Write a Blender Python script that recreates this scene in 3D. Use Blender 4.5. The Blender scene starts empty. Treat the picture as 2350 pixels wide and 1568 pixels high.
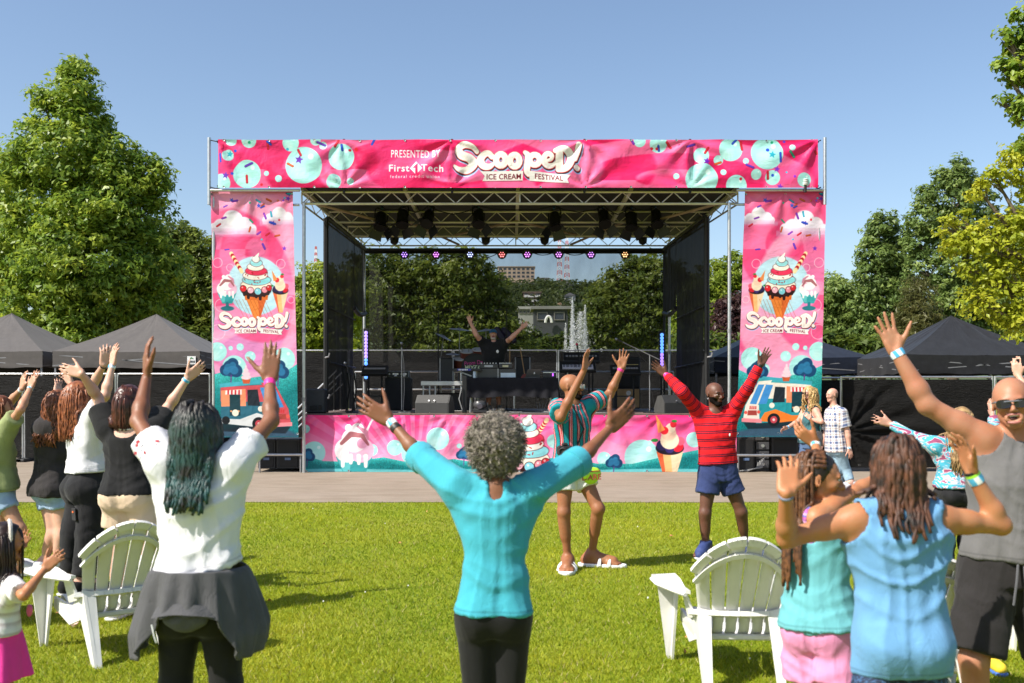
import bpy, bmesh, math, random
import numpy as np
from mathutils import Vector, Matrix
R = math.radians
SC = bpy.context.scene
COL = SC.collection
# ---------------------------------------------------------------- camera, sky, sun, exposure
CAMH, HOR, FPX, CX = 1.65, 900.0, 2285.0, 1175.0     # eye height; horizon row, focal length and centre column on the photo's 2350 px grid
cam_d = bpy.data.cameras.new('camera'); cam = bpy.data.objects.new('camera', cam_d); COL.objects.link(cam)
cam.location = (0, 0, CAMH); cam.rotation_euler = (R(90), 0, 0)
cam_d.sensor_width = 36.0; cam_d.lens = 36.0*FPX/2350.0
cam_d.shift_y = (HOR-784.0)/2350.0
cam_d.clip_start = 0.1; cam_d.clip_end = 6000
cam_d.dof.use_dof = True; cam_d.dof.focus_distance = 16.0; cam_d.dof.aperture_fstop = 4.0
SC.camera = cam
SUN_EL, SUN_AZ = 46.0, 30.0        # shadows run to the right (+X) and this many degrees away from the camera
world = bpy.data.worlds.new('World'); SC.world = world; world.use_nodes = True
wn = world.node_tree
bg = wn.nodes['Background']
sky = wn.nodes.new('ShaderNodeTexSky'); sky.sky_type = 'NISHITA'; sky.sun_disc = False
sky.sun_elevation = R(SUN_EL); sky.sun_rotation = R(270-SUN_AZ)   # the sun stands to the left, a little behind the camera
sky.altitude = 50; sky.air_density = 1.0; sky.dust_density = 1.4; sky.ozone_density = 1.6
wn.links.new(sky.outputs[0], bg.inputs[0]); bg.inputs[1].default_value = 0.105
sun_d = bpy.data.lights.new('sun', 'SUN'); sun_d.energy = 4.6; sun_d.angle = R(0.5); sun_d.color = (1.0, 0.94, 0.84)
sun = bpy.data.objects.new('sun', sun_d); COL.objects.link(sun); sun.location = (-20, -10, 30)
_sd = Vector((math.cos(R(SUN_AZ))*math.cos(R(SUN_EL)), math.sin(R(SUN_AZ))*math.cos(R(SUN_EL)), -math.sin(R(SUN_EL))))
sun.rotation_euler = _sd.to_track_quat('-Z', 'Y').to_euler()
SC.view_settings.view_transform = 'Standard'; SC.view_settings.look = 'None'
SC.view_settings.exposure = 0.78; SC.view_settings.gamma = 1.0; SC.view_settings.use_curve_mapping = False
SC.render.engine = 'CYCLES'
SC.cycles.max_bounces = 6; SC.cycles.transparent_max_bounces = 12; SC.cycles.caustics_reflective = False; SC.cycles.caustics_refractive = False

def W(x, y, d):
    """the point at distance d that the photo shows at column x, row y"""
    return np.array([(x-CX)/FPX*d, d, CAMH+(HOR-y)/FPX*d])
def XW(x, d): return (x-CX)/FPX*d
def ZW(y, d): return CAMH+(HOR-y)/FPX*d
def unit(v):
    v = np.asarray(v, float); return v/max(1e-9, np.linalg.norm(v))

# ---------------------------------------------------------------- noise
_rng = np.random.RandomState(7)
_perm = _rng.permutation(256); _perm = np.concatenate([_perm, _perm, _perm])
_grad = _rng.normal(size=(256, 3)); _grad /= np.linalg.norm(_grad, axis=1)[:, None]
def pnoise(P):
    P = np.asarray(P, float); I = np.floor(P).astype(int); f = P-I; I &= 255
    u = f*f*f*(f*(f*6-15)+10); out = np.zeros(len(P))
    for dx in (0, 1):
        for dy in (0, 1):
            for dz in (0, 1):
                g = _grad[_perm[_perm[_perm[I[:, 0]+dx]+((I[:, 1]+dy) & 255)]+((I[:, 2]+dz) & 255)]]
                v = (g*(f-np.array([dx, dy, dz]))).sum(1)
                w = (u[:, 0] if dx else 1-u[:, 0])*(u[:, 1] if dy else 1-u[:, 1])*(u[:, 2] if dz else 1-u[:, 2])
                out += w*v
    return out*1.5

# ---------------------------------------------------------------- materials
def nodes_of(name):
    m = bpy.data.materials.new(name); m.use_nodes = True
    nt = m.node_tree; return m, nt, nt.nodes['Principled BSDF']
def N(nt, t, **kw):
    n = nt.nodes.new(t)
    for k, v in kw.items(): setattr(n, k, v)
    return n
def L(nt, a, b): nt.links.new(a, b)
def mixc(nt, fac, a, b, mode='MIX'):
    n = N(nt, 'ShaderNodeMix', data_type='RGBA', blend_type=mode)
    for s, v in ((0, fac), (6, a), (7, b)):
        if hasattr(v, 'links') or isinstance(v, bpy.types.NodeSocket): nt.links.new(v, n.inputs[s])
        elif s == 0: n.inputs[0].default_value = v
        else: n.inputs[s].default_value = (*v, 1) if len(v) == 3 else v
    return n.outputs[2]
def noise(nt, scale, detail=3, rough=.55, coord='Object', vscale=None, dist=0):
    tc = N(nt, 'ShaderNodeTexCoord'); o = tc.outputs[coord]
    if vscale:
        mp = N(nt, 'ShaderNodeMapping'); mp.inputs['Scale'].default_value = vscale; L(nt, o, mp.inputs[0]); o = mp.outputs[0]
    n = N(nt, 'ShaderNodeTexNoise'); n.inputs['Scale'].default_value = scale; n.inputs['Detail'].default_value = detail
    n.inputs['Roughness'].default_value = rough; n.inputs['Distortion'].default_value = dist
    L(nt, o, n.inputs[0]); return n.outputs[0]
def ramp(nt, fac, stops):
    n = N(nt, 'ShaderNodeValToRGB'); e = n.color_ramp.elements
    while len(e) < len(stops): e.new(0.5)
    for i, (p, c) in enumerate(stops):
        e[i].position = p; e[i].color = (*c, 1) if len(c) == 3 else c
    L(nt, fac, n.inputs[0]); return n.outputs[0]
def bump(nt, b, h, strength=.3, dist=.01):
    n = N(nt, 'ShaderNodeBump'); n.inputs['Strength'].default_value = strength; n.inputs['Distance'].default_value = dist
    L(nt, h, n.inputs['Height'])
    L(nt, n.outputs[0], b.inputs['Normal']); return n
_mats = {}
def mat(name, c, rough=.6, metal=0., var=.12, vs=6., bmp=0., bs=60., spec=.5, sheen=0., vscale=None):
    if name in _mats: return _mats[name]
    m, nt, b = nodes_of(name)
    b.inputs['Roughness'].default_value = rough; b.inputs['Metallic'].default_value = metal
    b.inputs['Specular IOR Level'].default_value = spec
    if sheen: b.inputs['Sheen Weight'].default_value = sheen
    n1 = noise(nt, vs, 4, .6, vscale=vscale)
    lo = tuple(max(0, x*(1-var)) for x in c); hi = tuple(min(1, x*(1+var)) for x in c)
    L(nt, ramp(nt, n1, [(.3, lo), (.7, hi)]), b.inputs['Base Color'])
    if bmp: bump(nt, b, noise(nt, bs, 3), bmp, .01)
    _mats[name] = m; return m
def cloth(name, c, var=.1, bmp=.35, rough=.9, fold=14., fv=(1, 1, .45)):
    """woven cloth: fine weave and soft creases"""
    if name in _mats: return _mats[name]
    m, nt, b = nodes_of(name)
    b.inputs['Roughness'].default_value = rough; b.inputs['Specular IOR Level'].default_value = .2; b.inputs['Sheen Weight'].default_value = .08
    lo = tuple(max(0, x*(1-var)) for x in c); hi = tuple(min(1, x*(1+var)) for x in c)
    ha = N(nt, 'ShaderNodeAttribute', attribute_name='hem'); st = ramp(nt, ha.outputs['Fac'], [(0, (1, 1, 1)), (.017, (1, 1, 1)), (.019, (.72, .72, .72)), (.023, (.72, .72, .72)), (.025, (1, 1, 1))])
    L(nt, mixc(nt, 1., ramp(nt, noise(nt, 9, 4), [(.3, lo), (.7, hi)]), st, 'MULTIPLY'), b.inputs['Base Color'])
    f1 = noise(nt, fold, 3, .6, vscale=fv, dist=1.2); ab = N(nt, 'ShaderNodeMath', operation='PINGPONG'); ab.inputs[1].default_value = .5; L(nt, f1, ab.inputs[0])
    h = mixc(nt, .10, mixc(nt, .5, f1, ab.outputs[0]), noise(nt, 420, 1))
    bump(nt, b, h, bmp, .03)
    _mats[name] = m; return m
def skin(name, c, rough=.5):
    if name in _mats: return _mats[name]
    m, nt, b = nodes_of(name)
    b.inputs['Roughness'].default_value = rough; b.inputs['Specular IOR Level'].default_value = .4
    b.inputs['Subsurface Weight'].default_value = .12; b.inputs['Subsurface Radius'].default_value = (1., .35, .2); b.inputs['Subsurface Scale'].default_value = .008
    warm = (c[0]*1.06, c[1]*.93, c[2]*.88); pale = (min(1, c[0]*1.0), c[1]*1.05, c[2]*1.08)
    L(nt, mixc(nt, 1., ramp(nt, noise(nt, 16, 5, .65), [(.32, warm), (.68, pale)]), ramp(nt, noise(nt, 4.5, 3, .6), [(.35, (.86, .80, .78)), (.62, (1, 1, 1))]), 'MULTIPLY'), b.inputs['Base Color'])
    bump(nt, b, noise(nt, 160, 3), .12, .004)
    _mats[name] = m; return m
def hairmat(name, c, c2=None, rough=.45, scale=30):
    if name in _mats: return _mats[name]
    m, nt, b = nodes_of(name)
    b.inputs['Roughness'].default_value = rough; b.inputs['Specular IOR Level'].default_value = .45
    c2 = c2 or tuple(x*1.9 for x in c)
    L(nt, ramp(nt, noise(nt, scale, 3), [(.35, c), (.68, c2)]), b.inputs['Base Color'])
    _mats[name] = m; return m
def emit(name, c, s):
    if name in _mats: return _mats[name]
    m, nt, b = nodes_of(name)
    b.inputs['Base Color'].default_value = (*[x*.4 for x in c], 1)
    b.inputs['Emission Color'].default_value = (*c, 1); b.inputs['Emission Strength'].default_value = s
    _mats[name] = m; return m
def attr_mat(name, attr, stops, rough=.9, interp='CONSTANT', bmp=.3):
    """colour along a float attribute stored on the mesh, repeated every unit"""
    m, nt, b = nodes_of(name); b.inputs['Roughness'].default_value = rough; b.inputs['Specular IOR Level'].default_value = .2
    a = N(nt, 'ShaderNodeAttribute', attribute_name=attr)
    fr = N(nt, 'ShaderNodeMath', operation='FRACT'); L(nt, a.outputs['Fac'], fr.inputs[0])
    r = N(nt, 'ShaderNodeValToRGB'); r.color_ramp.interpolation = interp; e = r.color_ramp.elements
    while len(e) < len(stops): e.new(.5)
    for i, (p, c) in enumerate(stops): e[i].position = p; e[i].color = (*c, 1)
    L(nt, fr.outputs[0], r.inputs[0])
    L(nt, mixc(nt, .25, r.outputs[0], noise(nt, 25, 3), 'OVERLAY'), b.inputs['Base Color'])
    bump(nt, b, mixc(nt, .15, noise(nt, 14, 2, vscale=(1, 1, .5)), noise(nt, 420, 1)), bmp, .03)
    return m

# ---------------------------------------------------------------- objects
def link(o): COL.objects.link(o); return o
def tag(o, label=None, cat=None, group=None, kind=None):
    for k, v in (('label', label), ('category', cat), ('group', group), ('kind', kind)):
        if v: o[k] = v
    return o
def thing(name, label, cat, loc=(0, 0, 0), rz=0., group=None):
    o = link(bpy.data.objects.new(name, None)); o.location = tuple(float(v) for v in loc); o.rotation_euler = (0, 0, rz)
    o.empty_display_size = .1
    return tag(o, label, cat, group)
def kids(o): return [c for c in bpy.data.objects if c.parent == o]
def copy_tree(o, parent=None):
    c = link(o.copy())
    if parent is not None: c.parent = parent
    for ch in o.children: copy_tree(ch, c)
    return c
def world_loc(o):
    v = np.zeros(3)
    while o is not None:
        v += np.array(o.location); o = o.parent
    return v
def mesh_obj(name, V, F, m=None, parent=None, smooth=True, attrs=None, rel=True, uv=None):
    """V: n x 3 world coordinates (or local ones with rel=False), F: n x 3 / n x 4 index array or list of faces"""
    V = np.asarray(V, float)
    if rel and parent is not None: V = V-world_loc(parent)
    me = bpy.data.meshes.new(name)
    if isinstance(F, np.ndarray):
        k = F.shape[1]; n = len(F)
        me.vertices.add(len(V)); me.vertices.foreach_set('co', V.astype(np.float32).ravel())
        me.loops.add(n*k); me.loops.foreach_set('vertex_index', F.astype(np.int32).ravel())
        me.polygons.add(n); me.polygons.foreach_set('loop_start', np.arange(0, n*k, k, dtype=np.int32))
        me.polygons.foreach_set('loop_total', np.full(n, k, np.int32))
        me.update(calc_edges=True)
    else:
        me.from_pydata(V.tolist(), [], F); me.update()
    if smooth: me.polygons.foreach_set('use_smooth', np.ones(len(me.polygons), bool))
    if attrs:
        for an, av in attrs.items():
            if np.ndim(av) == 2:
                at = me.attributes.new(an, 'FLOAT_COLOR', 'POINT'); at.data.foreach_set('color', np.c_[av, np.ones(len(av))].astype(np.float32).ravel())
            else:
                at = me.attributes.new(an, 'FLOAT', 'POINT'); at.data.foreach_set('value', np.asarray(av, np.float32))
    if uv is not None:
        ul = me.uv_layers.new(name='UVMap'); vi = np.empty(len(me.loops), np.int32); me.loops.foreach_get('vertex_index', vi)
        ul.data.foreach_set('uv', np.asarray(uv, np.float32)[vi].ravel())
    o = link(bpy.data.objects.new(name, me))
    if m: me.materials.append(m)
    if parent is not None: o.parent = parent
    return o

def frame(d, ref=(0, 0, 1)):
    d = unit(d); ref = np.asarray(ref, float)
    if abs(d@unit(ref)) > .97: ref = np.array([1., 0, 0]) if abs(d[0]) < .9 else np.array([0, 1., 0])
    u = unit(np.cross(ref, d)); v = np.cross(d, u); return u, v, d
class MB:
    """collects boxes, bars, tubes; build() links them as one mesh object"""
    def __init__(s): s.V, s.F, s.n = [], [], 0
    def add(s, V, F):
        V = np.asarray(V, float); s.V.append(V); s.F += [[i+s.n for i in f] for f in F]; s.n += len(V); return s
    def box(s, c, size, rz=0., R3=None, bev=0.):
        x, y, z = [v/2 for v in size]
        if bev > 0:
            b = min(bev, .45*min(size)); P = []
            for k, (zz, q) in enumerate(((-z, b), (-z+b, 0), (z-b, 0), (z, b))):
                xx, yy = x-q, y-q; c2 = b*.6 if q == 0 else b*.5
                P += [(xx-c2, -yy, zz), (xx, -yy+c2, zz), (xx, yy-c2, zz), (xx-c2, yy, zz), (-xx+c2, yy, zz), (-xx, yy-c2, zz), (-xx, -yy+c2, zz), (-xx+c2, -yy, zz)]
            F = [list(range(7, -1, -1)), list(range(24, 32))]
            for k in range(3):
                for i in range(8): F.append([k*8+i, k*8+(i+1) % 8, (k+1)*8+(i+1) % 8, (k+1)*8+i])
        else:
            P = [(-x, -y, -z), (x, -y, -z), (x, y, -z), (-x, y, -z), (-x, -y, z), (x, -y, z), (x, y, z), (-x, y, z)]
            F = [[3, 2, 1, 0], [4, 5, 6, 7], [0, 1, 5, 4], [1, 2, 6, 5], [2, 3, 7, 6], [3, 0, 4, 7]]
        P = np.array(P)
        if R3 is not None: P = P@np.array(R3).T
        elif rz: P = P@np.array([[math.cos(rz), math.sin(rz), 0], [-math.sin(rz), math.cos(rz), 0], [0, 0, 1]])
        return s.add(P+np.array(c), F)
    def bar(s, a, b, w, h=None, up=(0, 0, 1), bev=0.):
        a, b = np.array(a, float), np.array(b, float); u, v, d = frame(b-a, up)
        return s.box((a+b)/2, (w, h or w, np.linalg.norm(b-a)), R3=np.array([u, v, d]).T, bev=bev)
    def cyl(s, a, b, r, r2=None, n=10, caps=True):
        return s.tube([a, b], [r, r if r2 is None else r2], n, caps)
    def tube(s, pts, rad, n=8, caps=True):
        pts = np.array(pts, float); m = len(pts); rad = np.broadcast_to(np.array(rad, float), (m,)) if np.ndim(rad) == 0 else np.array(rad, float)
        V = []; ref = np.array([0.21, .13, .97]); T = np.gradient(pts, axis=0) if m > 1 else None
        u = None
        for i in range(m):
            d = unit(T[i])
            if u is None: u, v, _ = frame(d, ref)
            else:
                u = u-d*(u@d)
                u = unit(u) if np.linalg.norm(u) > 1e-6 else frame(d, ref)[0]
                v = np.cross(d, u)
            a = np.arange(n)*2*math.pi/n
            V.append(pts[i]+rad[i]*(np.cos(a)[:, None]*u+np.sin(a)[:, None]*v))
        F = []
        for i in range(m-1):
            for k in range(n): F.append([i*n+k, i*n+(k+1) % n, (i+1)*n+(k+1) % n, (i+1)*n+k])
        if caps: F += [list(range(n-1, -1, -1)), list(range((m-1)*n, m*n))]
        return s.add(np.concatenate(V), F)
    def lathe(s, prof, o=(0, 0, 0), n=16, axis=(0, 0, 1), caps=True):
        """prof: (radius, height) pairs along the axis"""
        u, v, d = frame(axis, (0.1, 1, .2)); a = np.arange(n)*2*math.pi/n; V = []
        for r, h in prof: V.append(np.array(o)+d*h+r*(np.cos(a)[:, None]*u+np.sin(a)[:, None]*v))
        F = []; m = len(prof)
        for i in range(m-1):
            for k in range(n): F.append([i*n+k, i*n+(k+1) % n, (i+1)*n+(k+1) % n, (i+1)*n+k])
        if caps: F += [list(range(n-1, -1, -1)), list(range((m-1)*n, m*n))]
        return s.add(np.concatenate(V), F)
    def prism(s, poly, a, ex):
        """poly: 3-D points of one face, extruded by vector ex"""
        P = np.array(poly, float); n = len(P); ex = np.array(ex, float)
        return s.add(np.concatenate([P, P+ex]), [list(range(n-1, -1, -1)), list(range(n, 2*n))]+[[i, (i+1) % n, n+(i+1) % n, n+i] for i in range(n)])
    def grid(s, f, nu, nv):
        V = [f(i/nu, j/nv) for j in range(nv+1) for i in range(nu+1)]
        F = [[j*(nu+1)+i, j*(nu+1)+i+1, (j+1)*(nu+1)+i+1, (j+1)*(nu+1)+i] for j in range(nv) for i in range(nu)]
        return s.add(V, F)
    def gridv(s, f, nu, nv):
        u, v = np.meshgrid(np.linspace(0, 1, nu+1), np.linspace(0, 1, nv+1)); V = f(u.ravel(), v.ravel())
        F = [[j*(nu+1)+i, j*(nu+1)+i+1, (j+1)*(nu+1)+i+1, (j+1)*(nu+1)+i] for j in range(nv) for i in range(nu)]
        return s.add(V, F)
    def ball(s, c, r, n=10):
        rr = np.array(r if np.ndim(r) else (r, r, r), float); V = []; m = n//2+1
        for j in range(m+1):
            t = math.pi*j/m
            for i in range(n):
                a = 2*math.pi*i/n; V.append(np.array(c)+rr*np.array([math.sin(t)*math.cos(a), math.sin(t)*math.sin(a), -math.cos(t)]))
        F = []
        for j in range(m):
            for i in range(n): F.append([j*n+i, j*n+(i+1) % n, (j+1)*n+(i+1) % n, (j+1)*n+i])
        return s.add(V, F)
    def build(s, name, m=None, parent=None, smooth=False, sharp=True, rel=True):
        V = np.concatenate(s.V) if s.V else np.zeros((0, 3))
        o = mesh_obj(name, V, s.F, m, parent, smooth, rel=rel)
        if smooth and sharp:
            try: o.data.set_sharp_from_angle(angle=R(40))
            except Exception: pass
        return o
# ---------------------------------------------------------------- signed-distance bodies
_EDG = [(0, 1), (2, 3), (4, 5), (6, 7), (0, 2), (1, 3), (4, 6), (5, 7), (0, 4), (1, 5), (2, 6), (3, 7)]
def surface_nets(F, lo, h):
    nx, ny, nz = F.shape; S = F < 0
    c = np.zeros((nx-1, ny-1, nz-1), np.int8)
    for a in (0, 1):
        for b in (0, 1):
            for d in (0, 1): c += S[a:nx-1+a, b:ny-1+b, d:nz-1+d]
    I = np.argwhere((c > 0) & (c < 8)); n = len(I)
    idm = np.full((nx-1, ny-1, nz-1), -1, np.int32); idm[I[:, 0], I[:, 1], I[:, 2]] = np.arange(n)
    off = np.array([[k & 1, (k >> 1) & 1, (k >> 2) & 1] for k in range(8)])
    C = np.stack([F[I[:, 0]+o[0], I[:, 1]+o[1], I[:, 2]+o[2]] for o in off], 1)
    acc = np.zeros((n, 3)); cnt = np.zeros(n)
    for a, b in _EDG:
        fa, fb = C[:, a], C[:, b]; mk = (fa < 0) != (fb < 0)
        t = np.where(mk, fa/np.where(mk, fa-fb, 1), 0)
        acc += np.where(mk[:, None], off[a]+t[:, None]*(off[b]-off[a]), 0); cnt += mk
    V = (I+acc/cnt[:, None])*h+lo
    Q = []
    for ax in range(3):
        sl0 = [slice(None)]*3; sl1 = [slice(None)]*3; sl0[ax] = slice(0, -1); sl1[ax] = slice(1, None)
        X = S[tuple(sl0)] != S[tuple(sl1)]; E = np.argwhere(X)
        b, d = [(1, 2), (2, 0), (0, 1)][ax]
        ok = (E[:, b] > 0) & (E[:, d] > 0) & (E[:, b] < F.shape[b]-1) & (E[:, d] < F.shape[d]-1); E = E[ok]
        def at(db, dd):
            J = E.copy(); J[:, b] -= db; J[:, d] -= dd; return idm[J[:, 0], J[:, 1], J[:, 2]]
        q = np.stack([at(1, 1), at(0, 1), at(0, 0), at(1, 0)], 1)
        inside = S[E[:, 0], E[:, 1], E[:, 2]]
        q[~inside] = q[~inside][:, ::-1]; Q.append(q)
    return V, np.concatenate(Q).astype(np.int32)
def vnorm(V, F):
    n = np.cross(V[F[:, 2]]-V[F[:, 0]], V[F[:, -1]]-V[F[:, 1]]); o = np.zeros_like(V)
    for k in range(F.shape[1]): np.add.at(o, F[:, k], n)
    return o/np.maximum(1e-12, np.linalg.norm(o, axis=1))[:, None]
# primitives ------------------------------------------------------
def cone(a, b, ra, rb=None, k=.02, flat=None, cut=False, op='u'):
    """tapered capsule; flat=(direction, scale) squashes it; cut: square end at b"""
    return dict(t='c', a=np.array(a, float), b=np.array(b, float), ra=ra, rb=ra if rb is None else rb, k=k, flat=flat, cut=cut, op=op)
def ell(c, ax, r, k=.02, op='u'):
    return dict(t='e', c=np.array(c, float), ax=np.array(ax, float), r=np.array(r, float), k=k, op=op)
def loft(a, b, right, ts, ws, ds, os=None, k=.02, ex=2.4, cut=(False, False), op='u', fold=None):
    """elliptical sections of half-widths ws and half-depths ds along the axis a-b; os: forward offsets"""
    a, b = np.array(a, float), np.array(b, float); u = unit(b-a); r = np.array(right, float); r = unit(r-u*(r@u))
    return dict(t='l', a=a, b=b, u=u, r=r, f=np.cross(u, r), ts=ts, ws=ws, ds=ds, os=os or [0]*len(ts), k=k, ex=ex, cut=cut, op=op, fold=fold)
def inflate(p, e, k=None):
    q = dict(p)
    if p['t'] == 'c': q['ra'] = p['ra']+e; q['rb'] = p['rb']+e
    elif p['t'] == 'e': q['r'] = p['r']+e
    else: q['ws'] = [w+e for w in p['ws']]; q['ds'] = [w+e for w in p['ds']]
    if k: q['k'] = k
    return q
def _box(p):
    if p['t'] == 'c': m = max(p['ra'], p['rb']); return np.minimum(p['a'], p['b'])-m, np.maximum(p['a'], p['b'])+m
    if p['t'] == 'e': e = np.sqrt(((p['ax']*p['r'][:, None])**2).sum(0)); return p['c']-e, p['c']+e
    m = max(max(p['ws']), max(p['ds']))+max(abs(o) for o in p['os'])+(p['fold'][1] if p['fold'] else 0)
    return np.minimum(p['a'], p['b'])-m, np.maximum(p['a'], p['b'])+m
def _eval(p, X):
    if p['t'] == 'c':
        A, B = p['a'], p['b']; P = X-A; d = B-A
        if p['flat'] is not None:
            n = unit(p['flat'][0]); s = 1/p['flat'][1]-1
            P = P+n*((P@n)*s)[..., None]; d = d+n*((d@n)*s)
        t0 = (P@d)/max(1e-9, d@d); t = np.clip(t0, 0, 1)
        v = np.linalg.norm(P-t[..., None]*d, axis=-1)-(p['ra']+(p['rb']-p['ra'])*t)
        if p['cut']: v = np.maximum(v, (t0-1)*np.linalg.norm(d))
        return v
    if p['t'] == 'e':
        P = (X-p['c'])@p['ax'].T; k0 = np.linalg.norm(P/p['r'], axis=-1); k1 = np.linalg.norm(P/p['r']**2, axis=-1)
        return k0*(k0-1)/np.maximum(k1, 1e-6)
    P = X-p['a']; ln = np.linalg.norm(p['b']-p['a']); z = P@p['u']; t = np.clip(z/ln, 0, 1)
    w = np.interp(t, p['ts'], p['ws']); d = np.interp(t, p['ts'], p['ds']); o = np.interp(t, p['ts'], p['os'])
    x, y = P@p['r'], P@p['f']-o; e = p['ex']
    if p['fold']:
        n, amp, t0, ph = p['fold']; an = np.arctan2(y/d, x/w)
        g = np.clip((t0-t)/max(t0, 1e-6), 0, 1)*amp*(np.sin(n*an+ph)+.5*np.sin((n*1.7)*an+ph*2.1)); w = w+g; d = d+g
    v = ((np.abs(x/w)**e+np.abs(y/d)**e)**(1/e)-1)*np.minimum(w, d)
    zz = np.maximum(-z, z-ln)
    if p['cut'][0]: v = np.where(z < ln*.5, np.maximum(v, -z), v)
    else: v = np.where(z < 0, np.sqrt(np.maximum(v, 0)**2+z*z)+np.minimum(v, 0)*0, v)
    if p['cut'][1]: v = np.where(z > ln*.5, np.maximum(v, z-ln), v)
    else: v = np.where(z > ln, np.sqrt(np.maximum(v, 0)**2+(z-ln)**2), v)
    return v
def sdf_mesh(prims, h, planes=()):
    lo = np.min([_box(p)[0] for p in prims if p['op'] == 'u'], 0)-4*h; hi = np.max([_box(p)[1] for p in prims if p['op'] == 'u'], 0)+4*h
    n = np.ceil((hi-lo)/h).astype(int)+1; F = np.full(n, 1., np.float32)
    ax = [lo[i]+h*np.arange(n[i]) for i in range(3)]
    for p in prims:
        b0, b1 = _box(p); pad = p['k']+3*h
        i0 = np.clip(np.floor((b0-pad-lo)/h).astype(int), 0, n-1); i1 = np.clip(np.ceil((b1+pad-lo)/h).astype(int)+1, 1, n)
        if (i1 <= i0).any(): continue
        X = np.stack(np.meshgrid(*[ax[i][i0[i]:i1[i]] for i in range(3)], indexing='ij'), -1)
        d = _eval(p, X).astype(np.float32); sl = tuple(slice(i0[i], i1[i]) for i in range(3)); f = F[sl]; k = max(p['k'], 1e-4)
        if p['op'] == 'u':
            g = np.maximum(k-np.abs(f-d), 0)/k; F[sl] = np.minimum(f, d)-g*g*k*.25
        else:
            g = np.maximum(k-np.abs(f+d), 0)/k; F[sl] = np.maximum(f, -d)+g*g*k*.25
    for q, nn in planes:           # keeps the side the normal points away from
        nn = unit(nn); d = (ax[0][:, None, None]-q[0])*nn[0]+(ax[1][None, :, None]-q[1])*nn[1]+(ax[2][None, None, :]-q[2])*nn[2]
        F = np.maximum(F, d.astype(np.float32))
    F[0] = F[-1] = 1; F[:, 0] = F[:, -1] = 1; F[:, :, 0] = F[:, :, -1] = 1
    return surface_nets(F, lo, h)

# ---------------------------------------------------------------- people
def hand_prims(w, tip, thumb, side, Lh, curl=.25, spread=.12, tb=0., bend=None):
    """w wrist, tip: direction of the fingers, thumb: direction the thumb leaves, side 'R'/'L'"""
    f = unit(np.array(tip, float)); s = np.array(thumb, float); s = unit(s-f*(s@f))
    n = np.cross(s, f) if side == 'R' else np.cross(f, s)      # the way the palm faces
    w = np.array(w, float); P = []
    kn = [(.165, .50), (.055, .53), (-.055, .51), (-.155, .46)]
    for o, l in kn:
        P.append(cone(w+s*o*.75*Lh+f*.04*Lh, w+s*o*Lh+f*l*Lh, .085*Lh, .062*Lh, .05*Lh, flat=(n, .8)))
    P.append(cone(w+s*.12*Lh+f*.12*Lh+n*.03*Lh, w+s*.2*Lh+f*.32*Lh+n*.03*Lh, .08*Lh, .06*Lh, .05*Lh))
    P.append(cone(w-s*.11*Lh+f*.12*Lh+n*.025*Lh, w-s*.14*Lh+f*.3*Lh+n*.02*Lh, .07*Lh, .055*Lh, .05*Lh))
    for i, ((o, l), fl, sp) in enumerate(zip(kn, (.42, .47, .43, .33), (1.2, .35, -.5, -1.5))):
        a = w+s*o*Lh+f*l*Lh; d = unit(f+s*sp*spread); c = curl*(1+.12*i); q = fl*Lh
        for j, (sg, r0, r1) in enumerate(((.46, .05, .047), (.30, .047, .043), (.24, .043, .034))):
            ca = c*(.55, 1., .8)[j]; d = unit(d*math.cos(ca)+n*math.sin(ca)); b = a+d*sg*q
            P.append(cone(a, b, r0*Lh, r1*Lh, .012*Lh)); a = b
    a = w+f*.14*Lh+s*.15*Lh; d = unit(f*(.75-tb*.4)+s*(.72+tb*.4)+n*.2)
    for sg, r0, r1, tn in ((.26, .085, .06, .0), (.19, .058, .052, -.15), (.15, .05, .038, -.05)):
        d = unit(d-s*tn*-.6+f*abs(tn)*.9) if tn else d
        b = a+d*sg*Lh; P.append(cone(a, b, r0*Lh, r1*Lh, .025*Lh)); a = b
    return P
def foot_prims(ank, toe, Hs, k=.02, up=0.):
    """bare foot or its last: heel, instep, toes"""
    z = ank[2]; g = up; t = unit(np.array([toe[0], toe[1], 0])); s = np.array([-t[1], t[0], 0])
    base = np.array([ank[0], ank[1], g])
    P = [cone(base-t*.035*Hs+[0, 0, .034*Hs], np.array(ank), .034*Hs, .036*Hs, .02*Hs),
         cone(base-t*.03*Hs+[0, 0, .03*Hs], base+t*.13*Hs+[0, 0, .026*Hs], .032*Hs, .028*Hs, .02*Hs),
         cone(np.array(ank)+[0, 0, -.01], base+t*.13*Hs+[0, 0, .03*Hs], .034*Hs, .024*Hs, .03*Hs)]
    for o in (-.028, -.01, .01, .028):
        P.append(cone(base+t*.11*Hs+s*o*Hs+[0, 0, .022*Hs], base+t*(.175-abs(o)*.5)*Hs+s*o*1.15*Hs+[0, 0, .014*Hs], .02*Hs, .012*Hs, .012*Hs))
    return P
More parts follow.
